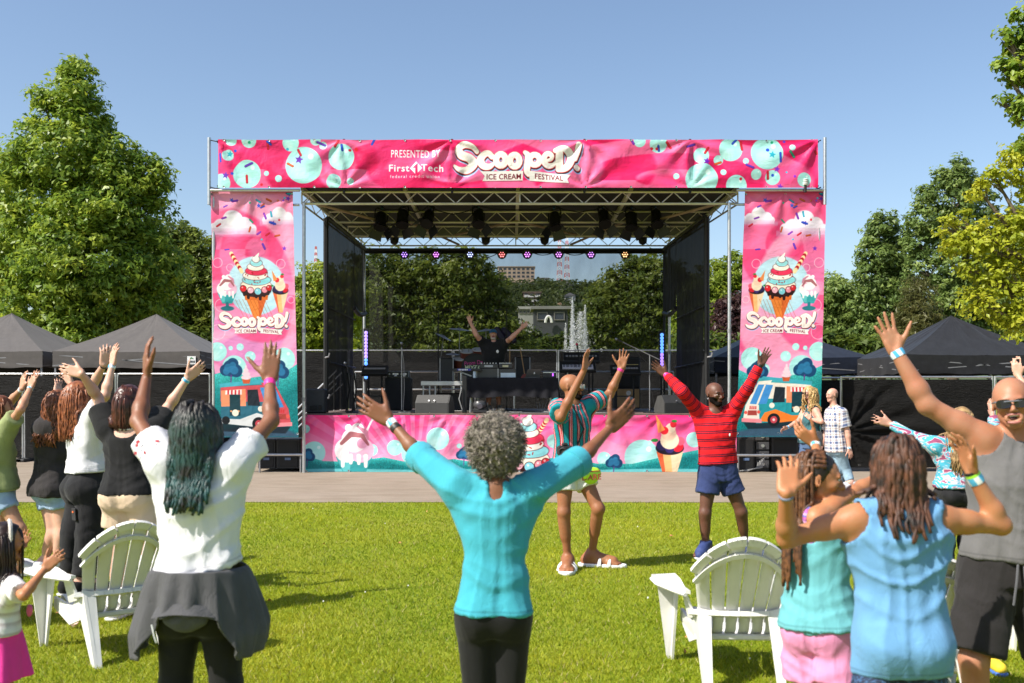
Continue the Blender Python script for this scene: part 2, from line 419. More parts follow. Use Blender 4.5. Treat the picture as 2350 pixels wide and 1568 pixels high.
def head_prims(c, f, up, S, sex='m', mouth=0., ears=True):
    """c: head centre at eye level, f: the way the face looks, S: chin-to-crown height"""
    f = unit(f); up = np.array(up, float); up = unit(up-f*(up@f)); r = np.cross(f, up); c = np.array(c, float)
    A = np.array([r, f, up]); p = lambda x, y, z: c+(r*x+f*y+up*z)*S
    P = [ell(p(0, -.07, .13), A, np.array([.335, .425, .37])*S, .05*S),
         ell(p(0, .07, .0), A, np.array([.275, .32, .37])*S, .08*S),
         cone(p(-.17, .02, -.25), p(-.05, .27, -.41), .09*S, .075*S, .1*S), cone(p(.17, .02, -.25), p(.05, .27, -.41), .09*S, .075*S, .1*S),
         cone(p(-.05, .29, -.41), p(.05, .29, -.41), .075*S, None, .05*S),
         cone(p(-.15, .35, .075), p(.15, .35, .075), .045*S, None, .05*S),
         ell(p(-.17, .25, -.1), A, np.array([.1, .1, .09])*S, .06*S), ell(p(.17, .25, -.1), A, np.array([.1, .1, .09])*S, .06*S),
         ell(p(-.135, .43, .0), A, np.array([.085, .075, .055])*S, .05*S, 's'), ell(p(.135, .43, .0), A, np.array([.085, .075, .055])*S, .05*S, 's'),
         cone(p(-.19, .345, .047), p(-.08, .385, .045), .030*S, None, .012*S), cone(p(.08, .385, .045), p(.19, .345, .047), .030*S, None, .012*S), cone(p(-.19, .345, -.045), p(-.08, .38, -.045), .028*S, None, .012*S), cone(p(.08, .38, -.045), p(.19, .345, -.045), .028*S, None, .012*S),
         cone(p(0, .37, .03), p(0, .465, -.13), .03*S, .048*S, .035*S), cone(p(-.055, .405, -.155), p(.055, .405, -.155), .038*S, None, .03*S)]
    if mouth > 0:
        P += [cone(p(-.09, .36, -.265-mouth*.3), p(.09, .36, -.265-mouth*.3), .085*S+.0*mouth, None, .04*S),
              cone(p(-.045, .42, -.265-mouth*.3), p(.045, .42, -.265-mouth*.3), (.035+mouth*.3)*S, None, .02*S, op='s')]
    else:
        P += [cone(p(-.07, .365, -.235), p(.07, .365, -.235), .028*S, None, .03*S), cone(p(-.055, .36, -.285), p(.055, .36, -.285), .032*S, None, .025*S),
              cone(p(-.1, .405, -.258), p(.1, .405, -.258), .01*S, None, .012*S, 's' if False else None, op='s') if False else cone(p(-.09, .41, -.258), p(.09, .41, -.258), .012*S, None, .012*S, op='s')]
    if ears:
        for q in (-1, 1):
            P.append(ell(p(.335*q, -.06, -.02), np.array([unit(r*q+f*-.5), unit(f+r*q*.5), up]), np.array([.03, .08, .14])*S, .02*S))
            P.append(ell(p(.375*q, -.03, -.01), np.array([unit(r*q+f*-.5), unit(f+r*q*.5), up]), np.array([.025, .045, .085])*S, .015*S, 's'))
    return P, A
M_T = [0, .14, .30, .47, .66, .80, .90, 1.]
M_W = [.155, .172, .158, .150, .172, .165, .115, .058]
M_D = [.105, .122, .108, .105, .122, .112, .085, .058]
F_W = [.160, .178, .150, .126, .148, .142, .100, .048]
F_D = [.108, .126, .100, .092, .112, .100, .075, .048]
class Person:
    """joints in world coordinates -> one continuous body, garments over it"""
    def __init__(s, label, J, H, fwd, face, sk, sex='m', build=1., voxel=.008, hands=None, feet=None, head_up=(0, 0, 1), headS=None, mouth=0., chest=None, group=None, belly=0., ears=True, bust=0.):
        s.J, s.H, s.h, s.b = J, H, voxel, build; s.k = H/1.75; k = s.k
        base = (J['pel'][0], J['pel'][1], J.get('ground', 0.))
        s.root = thing('person', label, 'person', base, group=group)
        s.fwd = unit(fwd); up = unit(J['neck']-J['pel']); s.right = unit(np.cross(s.fwd, up)); s.f2 = np.cross(up, s.right); s.up = up
        S = headS or .131*H; s.S = S
        cr = J['pel']-up*.09*k; s.crotch = cr
        Wt, Dt = (M_W, M_D) if sex == 'm' else (F_W, F_D)
        ws = [w*k*build for w in Wt]; ds = [d*k*build*(1+belly*math.exp(-((t-.4)/.18)**2)) for t, d in zip(M_T, Dt)]
        s.torso = [loft(cr, J['neck'], s.right, M_T, ws, ds, [0, -.012*k, 0, .008*k+belly*.03, .008*k, -.004*k, -.012*k, -.012*k], .03*k)]
        ln = np.linalg.norm(J['neck']-cr)
        ch = cr+up*ln*.78
        if bust:
            for q in (-1, 1): s.torso.append(ell(cr+up*ln*.66+s.right*q*.072*k+s.f2*.085*k*build, np.eye(3), np.array([.06, .06, .062])*k*bust, .04*k))
        for q in (-1, 1): s.torso.append(ell(cr+up*ln*.12+s.right*q*.075*k*build-s.f2*.075*k*build, np.eye(3), np.array([.085, .075, .09])*k*build, .05*k))
        s.arms = {}
        for a, q in (('r', 1), ('l', -1)):
            sh, el, wr = J[a+'sh'], J[a+'el'], J[a+'wr']
            b = build**.8*(1 if sex == 'm' else .86)
            s.torso += [cone(ch+s.right*q*.09*k+up*.03*k, sh, .07*k*b, .058*k*b, .04*k), cone(J['neck']-up*.02*k, sh+up*.01*k, .045*k*b, .04*k*b, .05*k)]
            s.torso.append(cone(cr+up*ln*.62+s.right*q*.115*k*build, sh*.8+el*.2, .048*k*b, .036*k*b, .06*k))
            s.arms[a] = [cone(sh, sh*.55+el*.45, .057*k*b, .05*k*b, .03*k), cone(sh*.6+el*.4, el, .049*k*b, .04*k*b, .03*k),
                         cone(el, el*.7+wr*.3, .041*k*b, .043*k*b, .025*k), cone(el*.72+wr*.28, wr, .043*k*b, .027*k*b, .02*k, flat=None)]
        s.legs = {}
        bl = build**.7*(1 if sex == 'm' else .98)
        for a, q in (('r', 1), ('l', -1)):
            hp = J['pel']+s.right*q*.085*k*build**.5-up*.02*k; kn, an = J[a+'kn'], J[a+'an']; s.J[a+'hp'] = hp
            kb = unit(np.cross(np.cross(kn-hp, s.fwd), an-kn)+1e-6); bk = -unit(s.fwd)
            s.legs[a] = [cone(hp, kn, .092*k*bl, .055*k*bl, .05*k), cone(kn+unit(an-kn)*.0, kn, .056*k*bl, None, .03*k),
                         cone(kn, an, .05*k*bl, .034*k*bl, .03*k), cone(kn*.82+an*.18+bk*.012*k, kn*.5+an*.5+bk*.01*k, .05*k*bl, .042*k*bl, .04*k)]
        s.head, s.A = head_prims(J['head'], face, head_up, S, sex, mouth, ears)
        s.neckp = [cone(J['neck']-up*.03*k, J['head']-s.A[2]*.22*S-s.A[1]*.06*S, .056*k*(1 if sex == 'm' else .82)*build**.6, .053*k*(1 if sex == 'm' else .85)*build**.5, .035*k)]
        s.handp = []
        for a in 'rl':
            hd = dict((hands or {}).get(a) or {})
            if not hd: hd = dict(tip=J[a+'wr']-J[a+'el'], thumb=s.fwd)
            s.handp += hand_prims(J[a+'wr'], hd['tip'], hd['thumb'], hd.get('side', a.upper()), hd.get('L', .108*H), hd.get('curl', .2), hd.get('spread', .12), hd.get('tb', 0.))
        s.footp = []
        for a in 'rl':
            s.footp += foot_prims(J[a+'an'], (feet or {}).get(a, s.fwd), H*.86, up=J.get('ground', 0.)+.012)
        V, F = sdf_mesh(s.torso+s.neckp+s.head+sum(s.arms.values(), [])+sum(s.legs.values(), [])+s.footp+s.handp, voxel)
        s.body = mesh_obj('body', V, F, sk, s.root)
        s.skin = sk
    def eyes(s, iris=(.05, .025, .012)):
        J = s.J; S = s.S; r, f, u = s.A
        for q in (-1, 1):
            c = J['head']+(r*.135*q+f*.340)*S
            e = MB().ball(c, .046*S, 10).build('eye', mat('eye_white', (.55, .50, .46), .15, var=.02), s.root, True)
            MB().ball(c+f*.026*S, .026*S, 8).build('iris', mat('iris', iris, .1, var=.02), e, True)
            b = [c+(r*x*q+u*z+f*y)*S for x, z, y in ((-.075, .085, .07), (0, .115, .075), (.08, .08, .03))]
            s.brow = MB().tube(b, [.012*S, .016*S, .008*S], 5).build('eyebrow', mat('brow_hair', (.012, .009, .007), .8), s.root, True)
    def garment(s, name, prims, m, h=None, planes=(), amp=.006, fs=7., axis=None, attr=None, label=None, sw=.7):
        V, F = sdf_mesh(prims, h or max(.0085, s.h*1.25), planes)
        if amp:
            n = vnorm(V, F); Q = V-s.J['pel']; x = Q@s.right; y = Q@s.f2; z = Q@s.up; o = np.ones_like(x)*(s.H*13.7+len(name)); wp = pnoise(V*4.3+7)*.05
            th = np.arctan2(x, -y); rg = lambda a: (1-np.minimum(1, np.abs(a)*2.6))**1.4
            n1 = pnoise(np.c_[th*fs*.28+wp*9, z*fs*.16, o]); n2 = pnoise(np.c_[x*fs*.22+wp*4, (z-sw*np.sqrt(x*x+.003)+wp)*fs*1.35, o+5+y*2]); n3 = pnoise(np.c_[(x+z*.8)*fs*.9, (z-x*.7+wp)*fs*2.1, o+9])
            lo = .45+.8*np.clip(pnoise(V*2.6+21)+.35, 0, 1)
            d = rg(n1)*.8+rg(n2)*1.0+rg(n3)*.18-.4
            V = V+n*(d*amp*lo)[:, None]
        at = {k: fn(V) for k, fn in (attr or {}).items()}
        if planes and name not in ('hem_band',): q_, n_ = planes[0]; at['hem'] = np.abs((V-np.array(q_))@unit(n_))+.001
        o = mesh_obj(name, V, F, m, s.root, attrs=at)
        if label: o['label'] = label
        return o
    def shirt(s, m, hem=.0, loose=.012, sleeve=.5, flare=0., neck=.075, back_neck=None, hem_tilt=None, name='shirt', amp=.009, fs=7., flat=.7, attr=None, sl_loose=None, drop=0., wide=1., neck_off=(0, .03, .0), axis=None, sw=.7, extra=None, h=None, under=0., arm_hole=.036):
        """hem: distance below the pelvis (m); sleeve: fraction of the upper arm, above 1 runs on down the forearm"""
        k, J = s.k, s.J; P = [inflate(p, loose, .04*k) for p in s.torso]
        sll = loose if sl_loose is None else sl_loose
        for a in 'rl':
            if sleeve <= 0: continue
            sh, el, wr = J[a+'sh'], J[a+'el'], J[a+'wr']; b = s.arms[a][0]['ra']
            if sleeve <= 1:
                P.append(cone(sh, sh+(el-sh)*sleeve, b+sll, s.arms[a][1]['ra']+sll*1.25, .03*k, cut=True))
            else:
                P.append(cone(sh, el, b+sll, s.arms[a][2]['ra']+sll, .03*k)); P.append(cone(el, el+(wr-el)*(sleeve-1), s.arms[a][2]['ra']+sll, s.arms[a][3]['rb']+sll*1.1, .02*k, cut=True))
        cr, up = s.crotch, s.up; ln = np.linalg.norm(J['neck']-cr)
        tl = s.torso[0]; hz = J['pel']-up*hem
        w1 = np.interp(.62, M_T, tl['ws']); d1 = np.interp(.62, M_T, tl['ds']); w0 = np.interp(.14, M_T, tl['ws']); d0 = np.interp(.14, M_T, tl['ds'])
        top = cr+up*ln*.66
        P.append(loft(hz-up*.03, top, s.right, [0, .5, 1], [w0*wide+loose+flare, ((w0+w1)*.5*.93)*wide+loose*.6+flare*.4, w1+loose*.3-.035*k], [d0+loose+flare*.9, (d0+d1)*.5*.97+loose*.7+flare*.3, d1+loose*.3-.035*k], [0, 0, 0], .05*k, 2.3, fold=(5., .008*k*(1+flare*20), .8, s.H*7)))
        if extra: P += extra
        if under:
            for a in 'rl':
                hp, kn = J[a+'hp'], J[a+'kn']; P.append(cone(hp+up*.02*k, hp+(kn-hp)*min(1., (hem+.08)/max(.1, np.linalg.norm(kn-hp))), s.legs[a][0]['ra']+under+.012, None, .035*k))
            P += [inflate(p, under+.012, .05*k) for p in s.torso if p['t'] == 'e' and (p['c']-s.crotch)@up < .2*k]
        if sleeve <= 0:
            for a in 'rl':
                sh, el = J[a+'sh'], J[a+'el']; dr = unit(el-sh); P.append(cone(sh+dr*.015*k, sh+dr*.22*k, s.arms[a][0]['ra']+arm_hole, None, .012*k, op='s'))
        c = J['neck']+s.f2*neck_off[1]*k+up*neck_off[2]*k
        P.append(ell(c+up*.03*k, np.array([s.right, s.f2, up]), np.array([neck*1.05, neck*1.15, neck*.9])*k, .01*k, 's'))
        if back_neck: P.append(ell(J['neck']-s.f2*.07*k+up*back_neck[1]*k, np.array([s.right, s.f2, up]), np.array([back_neck[0], .09, back_neck[2]])*k, .01*k, 's'))
        return s.garment(name, P, m, h, [(hz, -(up if hem_tilt is None else unit(up+np.array(hem_tilt))))], amp, fs, axis, attr, sw=sw)
    def pants(s, m, frac=.4, loose=.012, waist=.10, flare=0., name='shorts', amp=.008, fs=8., full=False, axis=None, attr=None, h=None):
        """frac: how far down the thigh (0..1), above 1 runs on down the shin; waist: top above the pelvis"""
        k, J = s.k, s.J; P = [inflate(s.torso[0], loose, .03*k)]+[inflate(p, loose, .04*k) for p in s.torso if p['t'] == 'e' and (p['c']-s.crotch)@s.up < .2*k]
        for a in 'rl':
            hp, kn, an = J[a+'hp'], J[a+'kn'], J[a+'an']; rk = s.legs[a][1]['ra']
            if frac <= 1:
                e = hp+(kn-hp)*frac; rr = s.legs[a][0]['ra']+(s.legs[a][0]['rb']-s.legs[a][0]['ra'])*frac
                P.append(cone(hp, e, s.legs[a][0]['ra']+loose, rr+loose+flare, .035*k, cut=True))
            else:
                P.append(cone(hp, kn, s.legs[a][0]['ra']+loose, rk+loose+flare*.6, .035*k))
                e = kn+(an-kn)*(frac-1); P.append(cone(kn, e, rk+loose+flare*.6, s.legs[a][2]['rb']+loose+flare, .03*k, cut=True))
                P.append(inflate(s.legs[a][3], loose, .03*k))
        w = J['pel']+s.up*waist*k
        return s.garment(name, P, m, h, [(w, s.up)], amp, fs, axis, attr)
    def band(s, a, m, t=.0, w=.018, name='wristband', label=None, r=None, pos=None, ax=None):
        """ring round the wrist, t along the forearm from the wrist to the elbow"""
        wr, el = s.J[a+'wr'], s.J[a+'el']; c = wr+(el-wr)*t; d = unit(wr-el)
        rr = r or (s.arms[a][3]['rb']+(s.arms[a][3]['ra']-s.arms[a][3]['rb'])*t/.72)*1.12
        o = MB().lathe([(rr-.003, -w/2), (rr, -w/2+.001), (rr+.0015, 0), (rr, w/2-.001), (rr-.003, w/2)], c, 18, d, caps=False).build(name, m, s.root, True)
        if label: o['label'] = label
        return o
    def shoes(s, m, sole, name='shoe', feet=None, h=.012, which='rl'):
        J = s.J; g = J.get('ground', 0.); Hs = s.H*.86
        for a in which:
            t = np.array((feet or {}).get(a, s.fwd), float); t[2] = 0; t = unit(t); sd = np.array([-t[1], t[0], 0]); an = J[a+'an']; b = np.array([an[0], an[1], g])
            P = [cone(b-t*.035*Hs+[0, 0, .05*Hs], b-t*.02*Hs+[0, 0, .09*Hs], .038*Hs, .04*Hs, .02),
                 cone(b-t*.035*Hs+[0, 0, .038*Hs], b+t*.13*Hs+[0, 0, .034*Hs], .036*Hs, .038*Hs, .02), cone(b+[0, 0, .08*Hs], b+t*.12*Hs+[0, 0, .045*Hs], .036*Hs, .032*Hs, .03),
                 cone(b+t*.1*Hs+sd*.012+[0, 0, .032*Hs], b+t*.165*Hs+[0, 0, .028*Hs], .036*Hs, .027*Hs, .02)]
            V, F = sdf_mesh(P, h, [((b[0], b[1], g+.012), (0, 0, -1)), ((b[0], b[1], g+.1*Hs), (0, 0, 1))])
            o = mesh_obj(name, V, F, m, s.root)
            S2 = [cone(b-t*.04*Hs+[0, 0, .012], b+t*.14*Hs+[0, 0, .012], .04*Hs, .042*Hs, .02, flat=None), cone(b+t*.1*Hs+[0, 0, .012], b+t*.17*Hs+[0, 0, .012], .042*Hs, .03*Hs, .02)]
            V, F = sdf_mesh(S2, h, [((b[0], b[1], g+.001), (0, 0, -1)), ((b[0], b[1], g+.024), (0, 0, 1))])
            mesh_obj('sole', V, F, sole, o)
    def cap_prims(s, e=.012, cutf=.62):
        """skull shell for hair"""
        S = s.S; r, f, u = s.A; c = s.J['head']; p = lambda x, y, z: c+(r*x+f*y+u*z)*S
        return [ell(p(0, -.07, .13), s.A, np.array([.335, .425, .37])*S+e, .05*S), ell(p(0, -.13, -.05), s.A, np.array([.3, .3, .33])*S+e, .06*S)], \
               [(p(0, .01, -.1), unit(f*.857-u*.514)), (p(0, -.1, -.32), unit(-u+f*.35))]
    def hair_cap(s, m, e=.01, name='hair', amp=.006, fs=30., h=None, cut=None):
        P, pl = s.cap_prims(e); V, F = sdf_mesh(P, h or s.h, cut or pl); n = vnorm(V, F)
        V = V+n*(pnoise(V*fs)*amp)[:, None]
        return mesh_obj(name, V, F, m, s.root)
    def strands(s, m, n, length, rad, name='hair', seed=1, bulge=.02, wave=0., wf=9., nseg=9, sides=4, gather=None, spread=1., bead=0., fall=None, front=.15, rlen=.25, lowest=-.35, attr=False, parent=None, back=0., taper=.5, vol=0.):
        """locks rooted over the skull that fall to the given length below the crown"""
        rnd = random.Random(seed); S = s.S; r, f, u = s.A; c = s.J['head']; mb = MB(); g = np.array([0, 0, -1.]) if fall is None else unit(fall)
        if s.shp is None: pass
        for i in range(n):
            for _ in range(40):
                d = unit([rnd.gauss(0, 1), rnd.gauss(-.15, 1), rnd.gauss(.25, .9)])
                if d[2] > lowest and d[1] < front+.75*max(0, d[2]): break
            root = c+(r*.335*d[0]+f*(-.07+.425*d[1])+u*(.13+.37*d[2]))*S
            nrm = unit(r*d[0]/.335+f*d[1]/.425+u*d[2]/.37)
            pts = [root-nrm*.004]; v = unit(nrm*1.0+g*.35-f*back); p = root; LL = length*(1-rlen*rnd.random())*(1-.25*max(0, .3-d[2])); st = LL/nseg; ph = rnd.random()*6.28; sd = unit(np.cross(nrm, g)+1e-4)
            for j in range(nseg):
                v = unit(v*.5+g*(.62+.06*j))
                p = p+v*st
                q = p-c; loc = np.array([q@r/.345, (q@f+.07*S)/.43, (q@u-.13*S)/.38])/S; rl = np.linalg.norm(loc)
                if rl < 1.03+vol: p = c+(r*.345*loc[0]+f*.43*loc[1]+u*.38*loc[2])*S*((1.04+vol)/max(rl, .2))+(-f*.07+u*.13)*S
                for fn in s.push: p = fn(p, rad)
                pts.append(p+sd*wave*math.sin(ph+wf*j/nseg*2)*(j/nseg)+np.array([rnd.gauss(0, 1), rnd.gauss(0, 1), 0])*wave*.25)
            m_ = len(pts); rr = [rad*(1-(1-taper)*(k/(m_-1))**2)*(1+bead*math.sin(k*2.9+ph)) for k in range(m_)]
            mb.tube(pts, rr, sides)
        return mb.build(name, m, parent or s.root, True, sharp=False)
    shp = None; push = ()
    def back_push(s, off=.02, sm=.092):
        """keeps hanging hair outside neck, shoulders and back"""
        J = s.J; k = s.k; t = s.torso[0]
        def fn(p, rad):
            z = (p-t['a'])@t['u']; ln = np.linalg.norm(t['b']-t['a']); tt = min(1, max(0, z/ln))
            w = np.interp(tt, t['ts'], t['ws'])+off; d = np.interp(tt, t['ts'], t['ds'])+off
            if z > ln: w = d = .065*k
            x = (p-t['a'])@t['r']; y = (p-t['a'])@t['f']
            if z > 0 and abs(x) < w and y < d*.5:
                yb = -d*math.sqrt(max(0, 1-(abs(x)/w)**2.4))
                if y > yb: p = p+t['f']*(yb-y)*(1 if y < 0 else .3)
            return p
        def fs(p, rad):
            for a in 'rl':
                A, B = J['neck'], J[a+'sh']; d = B-A; q = min(1, max(0, (p-A)@d/(d@d))); v = p-A-d*q; l = np.linalg.norm(v); m = sm*k
                if l < m: p = p+unit(v if l > 1e-4 else s.up)*(m-l)
            return p
        s.push = (fn, fs)
# ================================================================ SETTING
rs = np.random.RandomState(11)
# ---- lawn and path
def lawn_mat():
    m, nt, b = nodes_of('lawn'); b.inputs['Roughness'].default_value = .95; b.inputs['Specular IOR Level'].default_value = .1
    a = noise(nt, .55, 4, .6); c = noise(nt, 60, 4, .7)
    c1 = ramp(nt, c, [(.3, (.10, .15, .006)), (.5, (.20, .26, .012)), (.72, (.33, .35, .03))])
    L(nt, mixc(nt, ramp(nt, a, [(.35, (0, 0, 0)), (.7, (.6, .6, .6))]), c1, (.29, .29, .045)), b.inputs['Base Color'])
    bump(nt, b, noise(nt, 140, 3), .6, .02); return m
V = []; FF = []
xs = np.r_[-1500, -300, np.linspace(-60, 60, 25), 300, 1500]; ys = np.r_[-200, -20, np.linspace(0, 60, 25), 150, 1500]
V = [(x, y, 0) for y in ys for x in xs]; nx = len(xs)
FF = [[j*nx+i, j*nx+i+1, (j+1)*nx+i+1, (j+1)*nx+i] for j in range(len(ys)-1) for i in range(nx-1)]
tag(mesh_obj('lawn', V, FF, lawn_mat(), None, False), kind='structure')
def path_mat():
    m, nt, b = nodes_of('path_paving'); b.inputs['Roughness'].default_value = .9; b.inputs['Specular IOR Level'].default_value = .25
    big = noise(nt, .35, 4, .6); fine = noise(nt, 90, 3, .7)
    c1 = ramp(nt, fine, [(.3, (.215, .174, .132)), (.55, (.28, .23, .175)), (.75, (.335, .28, .22))])
    st = ramp(nt, noise(nt, 1.3, 5, .65, vscale=(1, 2.5, 1)), [(.42, (1, 1, 1)), (.62, (.82, .80, .78))])
    c2 = mixc(nt, 1., c1, st, 'MULTIPLY')
    L(nt, mixc(nt, ramp(nt, big, [(.4, (0, 0, 0)), (.7, (.35, .35, .35))]), c2, (.33, .275, .235)), b.inputs['Base Color'])
    bump(nt, b, fine, .25, .006); return m
mb = MB(); xe = np.linspace(-34, 34, 160)
ed = 14.85+.05*pnoise(np.c_[xe*.9, xe*0, xe*0])+.035*pnoise(np.c_[xe*5, xe*0+3, xe*0])
mb.add(np.r_[np.c_[xe, ed, xe*0+.006], np.c_[xe, xe*0+40, xe*0+.006]], [[i, i+1, 160+i+1, 160+i] for i in range(159)])
tag(mb.build('path', path_mat()), kind='structure')

# ---- grass blades, shorter clover, a thin worn edge
def leaf_mat(name, rough=.5, trans=.35, attr='tint'):
    m, nt, b = nodes_of(name); out = nt.nodes['Material Output']
    b.inputs['Roughness'].default_value = rough; b.inputs['Specular IOR Level'].default_value = .3
    a = N(nt, 'ShaderNodeAttribute', attribute_name=attr); L(nt, a.outputs['Color'], b.inputs['Base Color'])
    t = N(nt, 'ShaderNodeBsdfTranslucent'); hs = N(nt, 'ShaderNodeHueSaturation'); hs.inputs['Value'].default_value = 1.5; hs.inputs['Hue'].default_value = .485
    L(nt, a.outputs['Color'], hs.inputs['Color']); L(nt, hs.outputs[0], t.inputs[0])
    mx = N(nt, 'ShaderNodeMixShader'); mx.inputs[0].default_value = trans; L(nt, b.outputs[0], mx.inputs[1]); L(nt, t.outputs[0], mx.inputs[2]); L(nt, mx.outputs[0], out.inputs[0])
    return m
def blades(n, y0, y1, hmin, hmax, w, xw):
    u = rs.rand(n); y = y0*(y1/y0)**u; half = y*.56+xw; x = (rs.rand(n)*2-1)*half
    keep = np.ones(n, bool)
    e = 14.85+.05*pnoise(np.c_[x*.9, x*0, x*0])+.035*pnoise(np.c_[x*5, x*0+3, x*0]); keep &= y < e+.02*rs.randn(n)
    x, y = x[keep], y[keep]; n = len(x)
    pat = .6*pnoise(np.c_[x*.9, y*.9, x*0+7])+.7*pnoise(np.c_[x*.35, y*.35, x*0+3]); pat2 = pnoise(np.c_[x*4, y*4, x*0+2])
    h = (hmin+(hmax-hmin)*rs.rand(n))*(1+.25*pat+.3*pat2); a = rs.rand(n)*6.283; lean = (.25+.9*rs.rand(n))*h; b = a+rs.randn(n)*.7
    s = (.8+.5*(y/8)); ww = w*s*(.7+.6*rs.rand(n))
    d = np.c_[np.cos(a), np.sin(a)]; p = np.c_[x, y]
    V = np.zeros((n, 3, 3)); V[:, 0, :2] = p-d*ww[:, None]; V[:, 1, :2] = p+d*ww[:, None]
    l = np.c_[np.cos(b), np.sin(b)]*lean[:, None]; V[:, 2, :2] = p+l; V[:, 2, 2] = h
    r = rs.rand(n); dry = np.clip(.34+.75*pat+.25*rs.randn(n), 0, 1)[:, None]
    c = np.array([.135, .215, .006])*(1-dry)+np.array([.38, .375, .022])*dry
    c = c*(.75+.5*r[:, None]); straw = rs.rand(n) < .04; c[straw] = np.array([.42, .36, .15])*(.7+.5*rs.rand(straw.sum())[:, None])
    return V, c
Vb, cb = blades(360000, 5.2, 15.0, .014, .036, .0028, 1.6)
n = len(Vb); Q = np.arange(n*3).reshape(-1, 3).astype(np.int32)
tag(mesh_obj('grass', Vb.reshape(-1, 3), Q, leaf_mat('grass_blade', .55, .3), None, False, attrs={'tint': np.repeat(cb, 3, 0)}), kind='stuff')
# fallen leaves and clover heads scattered on the lawn
fl = MB()
for i in range(26):
    y = 5.5+9*rs.rand(); x = (rs.rand()*2-1)*y*.5; a = rs.rand()*6; s = .018+.02*rs.rand(); t = .02*rs.rand()
    fl.add([(x+s*math.cos(a), y+s*math.sin(a), .035), (x-s*.5*math.sin(a), y+s*.5*math.cos(a), .045+t), (x-s*math.cos(a), y-s*math.sin(a), .032), (x+s*.5*math.sin(a), y-s*.5*math.cos(a), .04)], [[0, 1, 2, 3]])
tag(fl.build('fallen_leaves', mat('dry_leaf', (.42, .2, .08), .8, var=.4)), kind='stuff')
cl = MB()
for i in range(22):
    y = 6+8*rs.rand(); x = (rs.rand()*2-1)*y*.5; cl.ball((x, y, .042), .006+.003*rs.rand(), 5)
tag(cl.build('clover_flowers', mat('clover', (.75, .75, .68), .9)), kind='stuff')

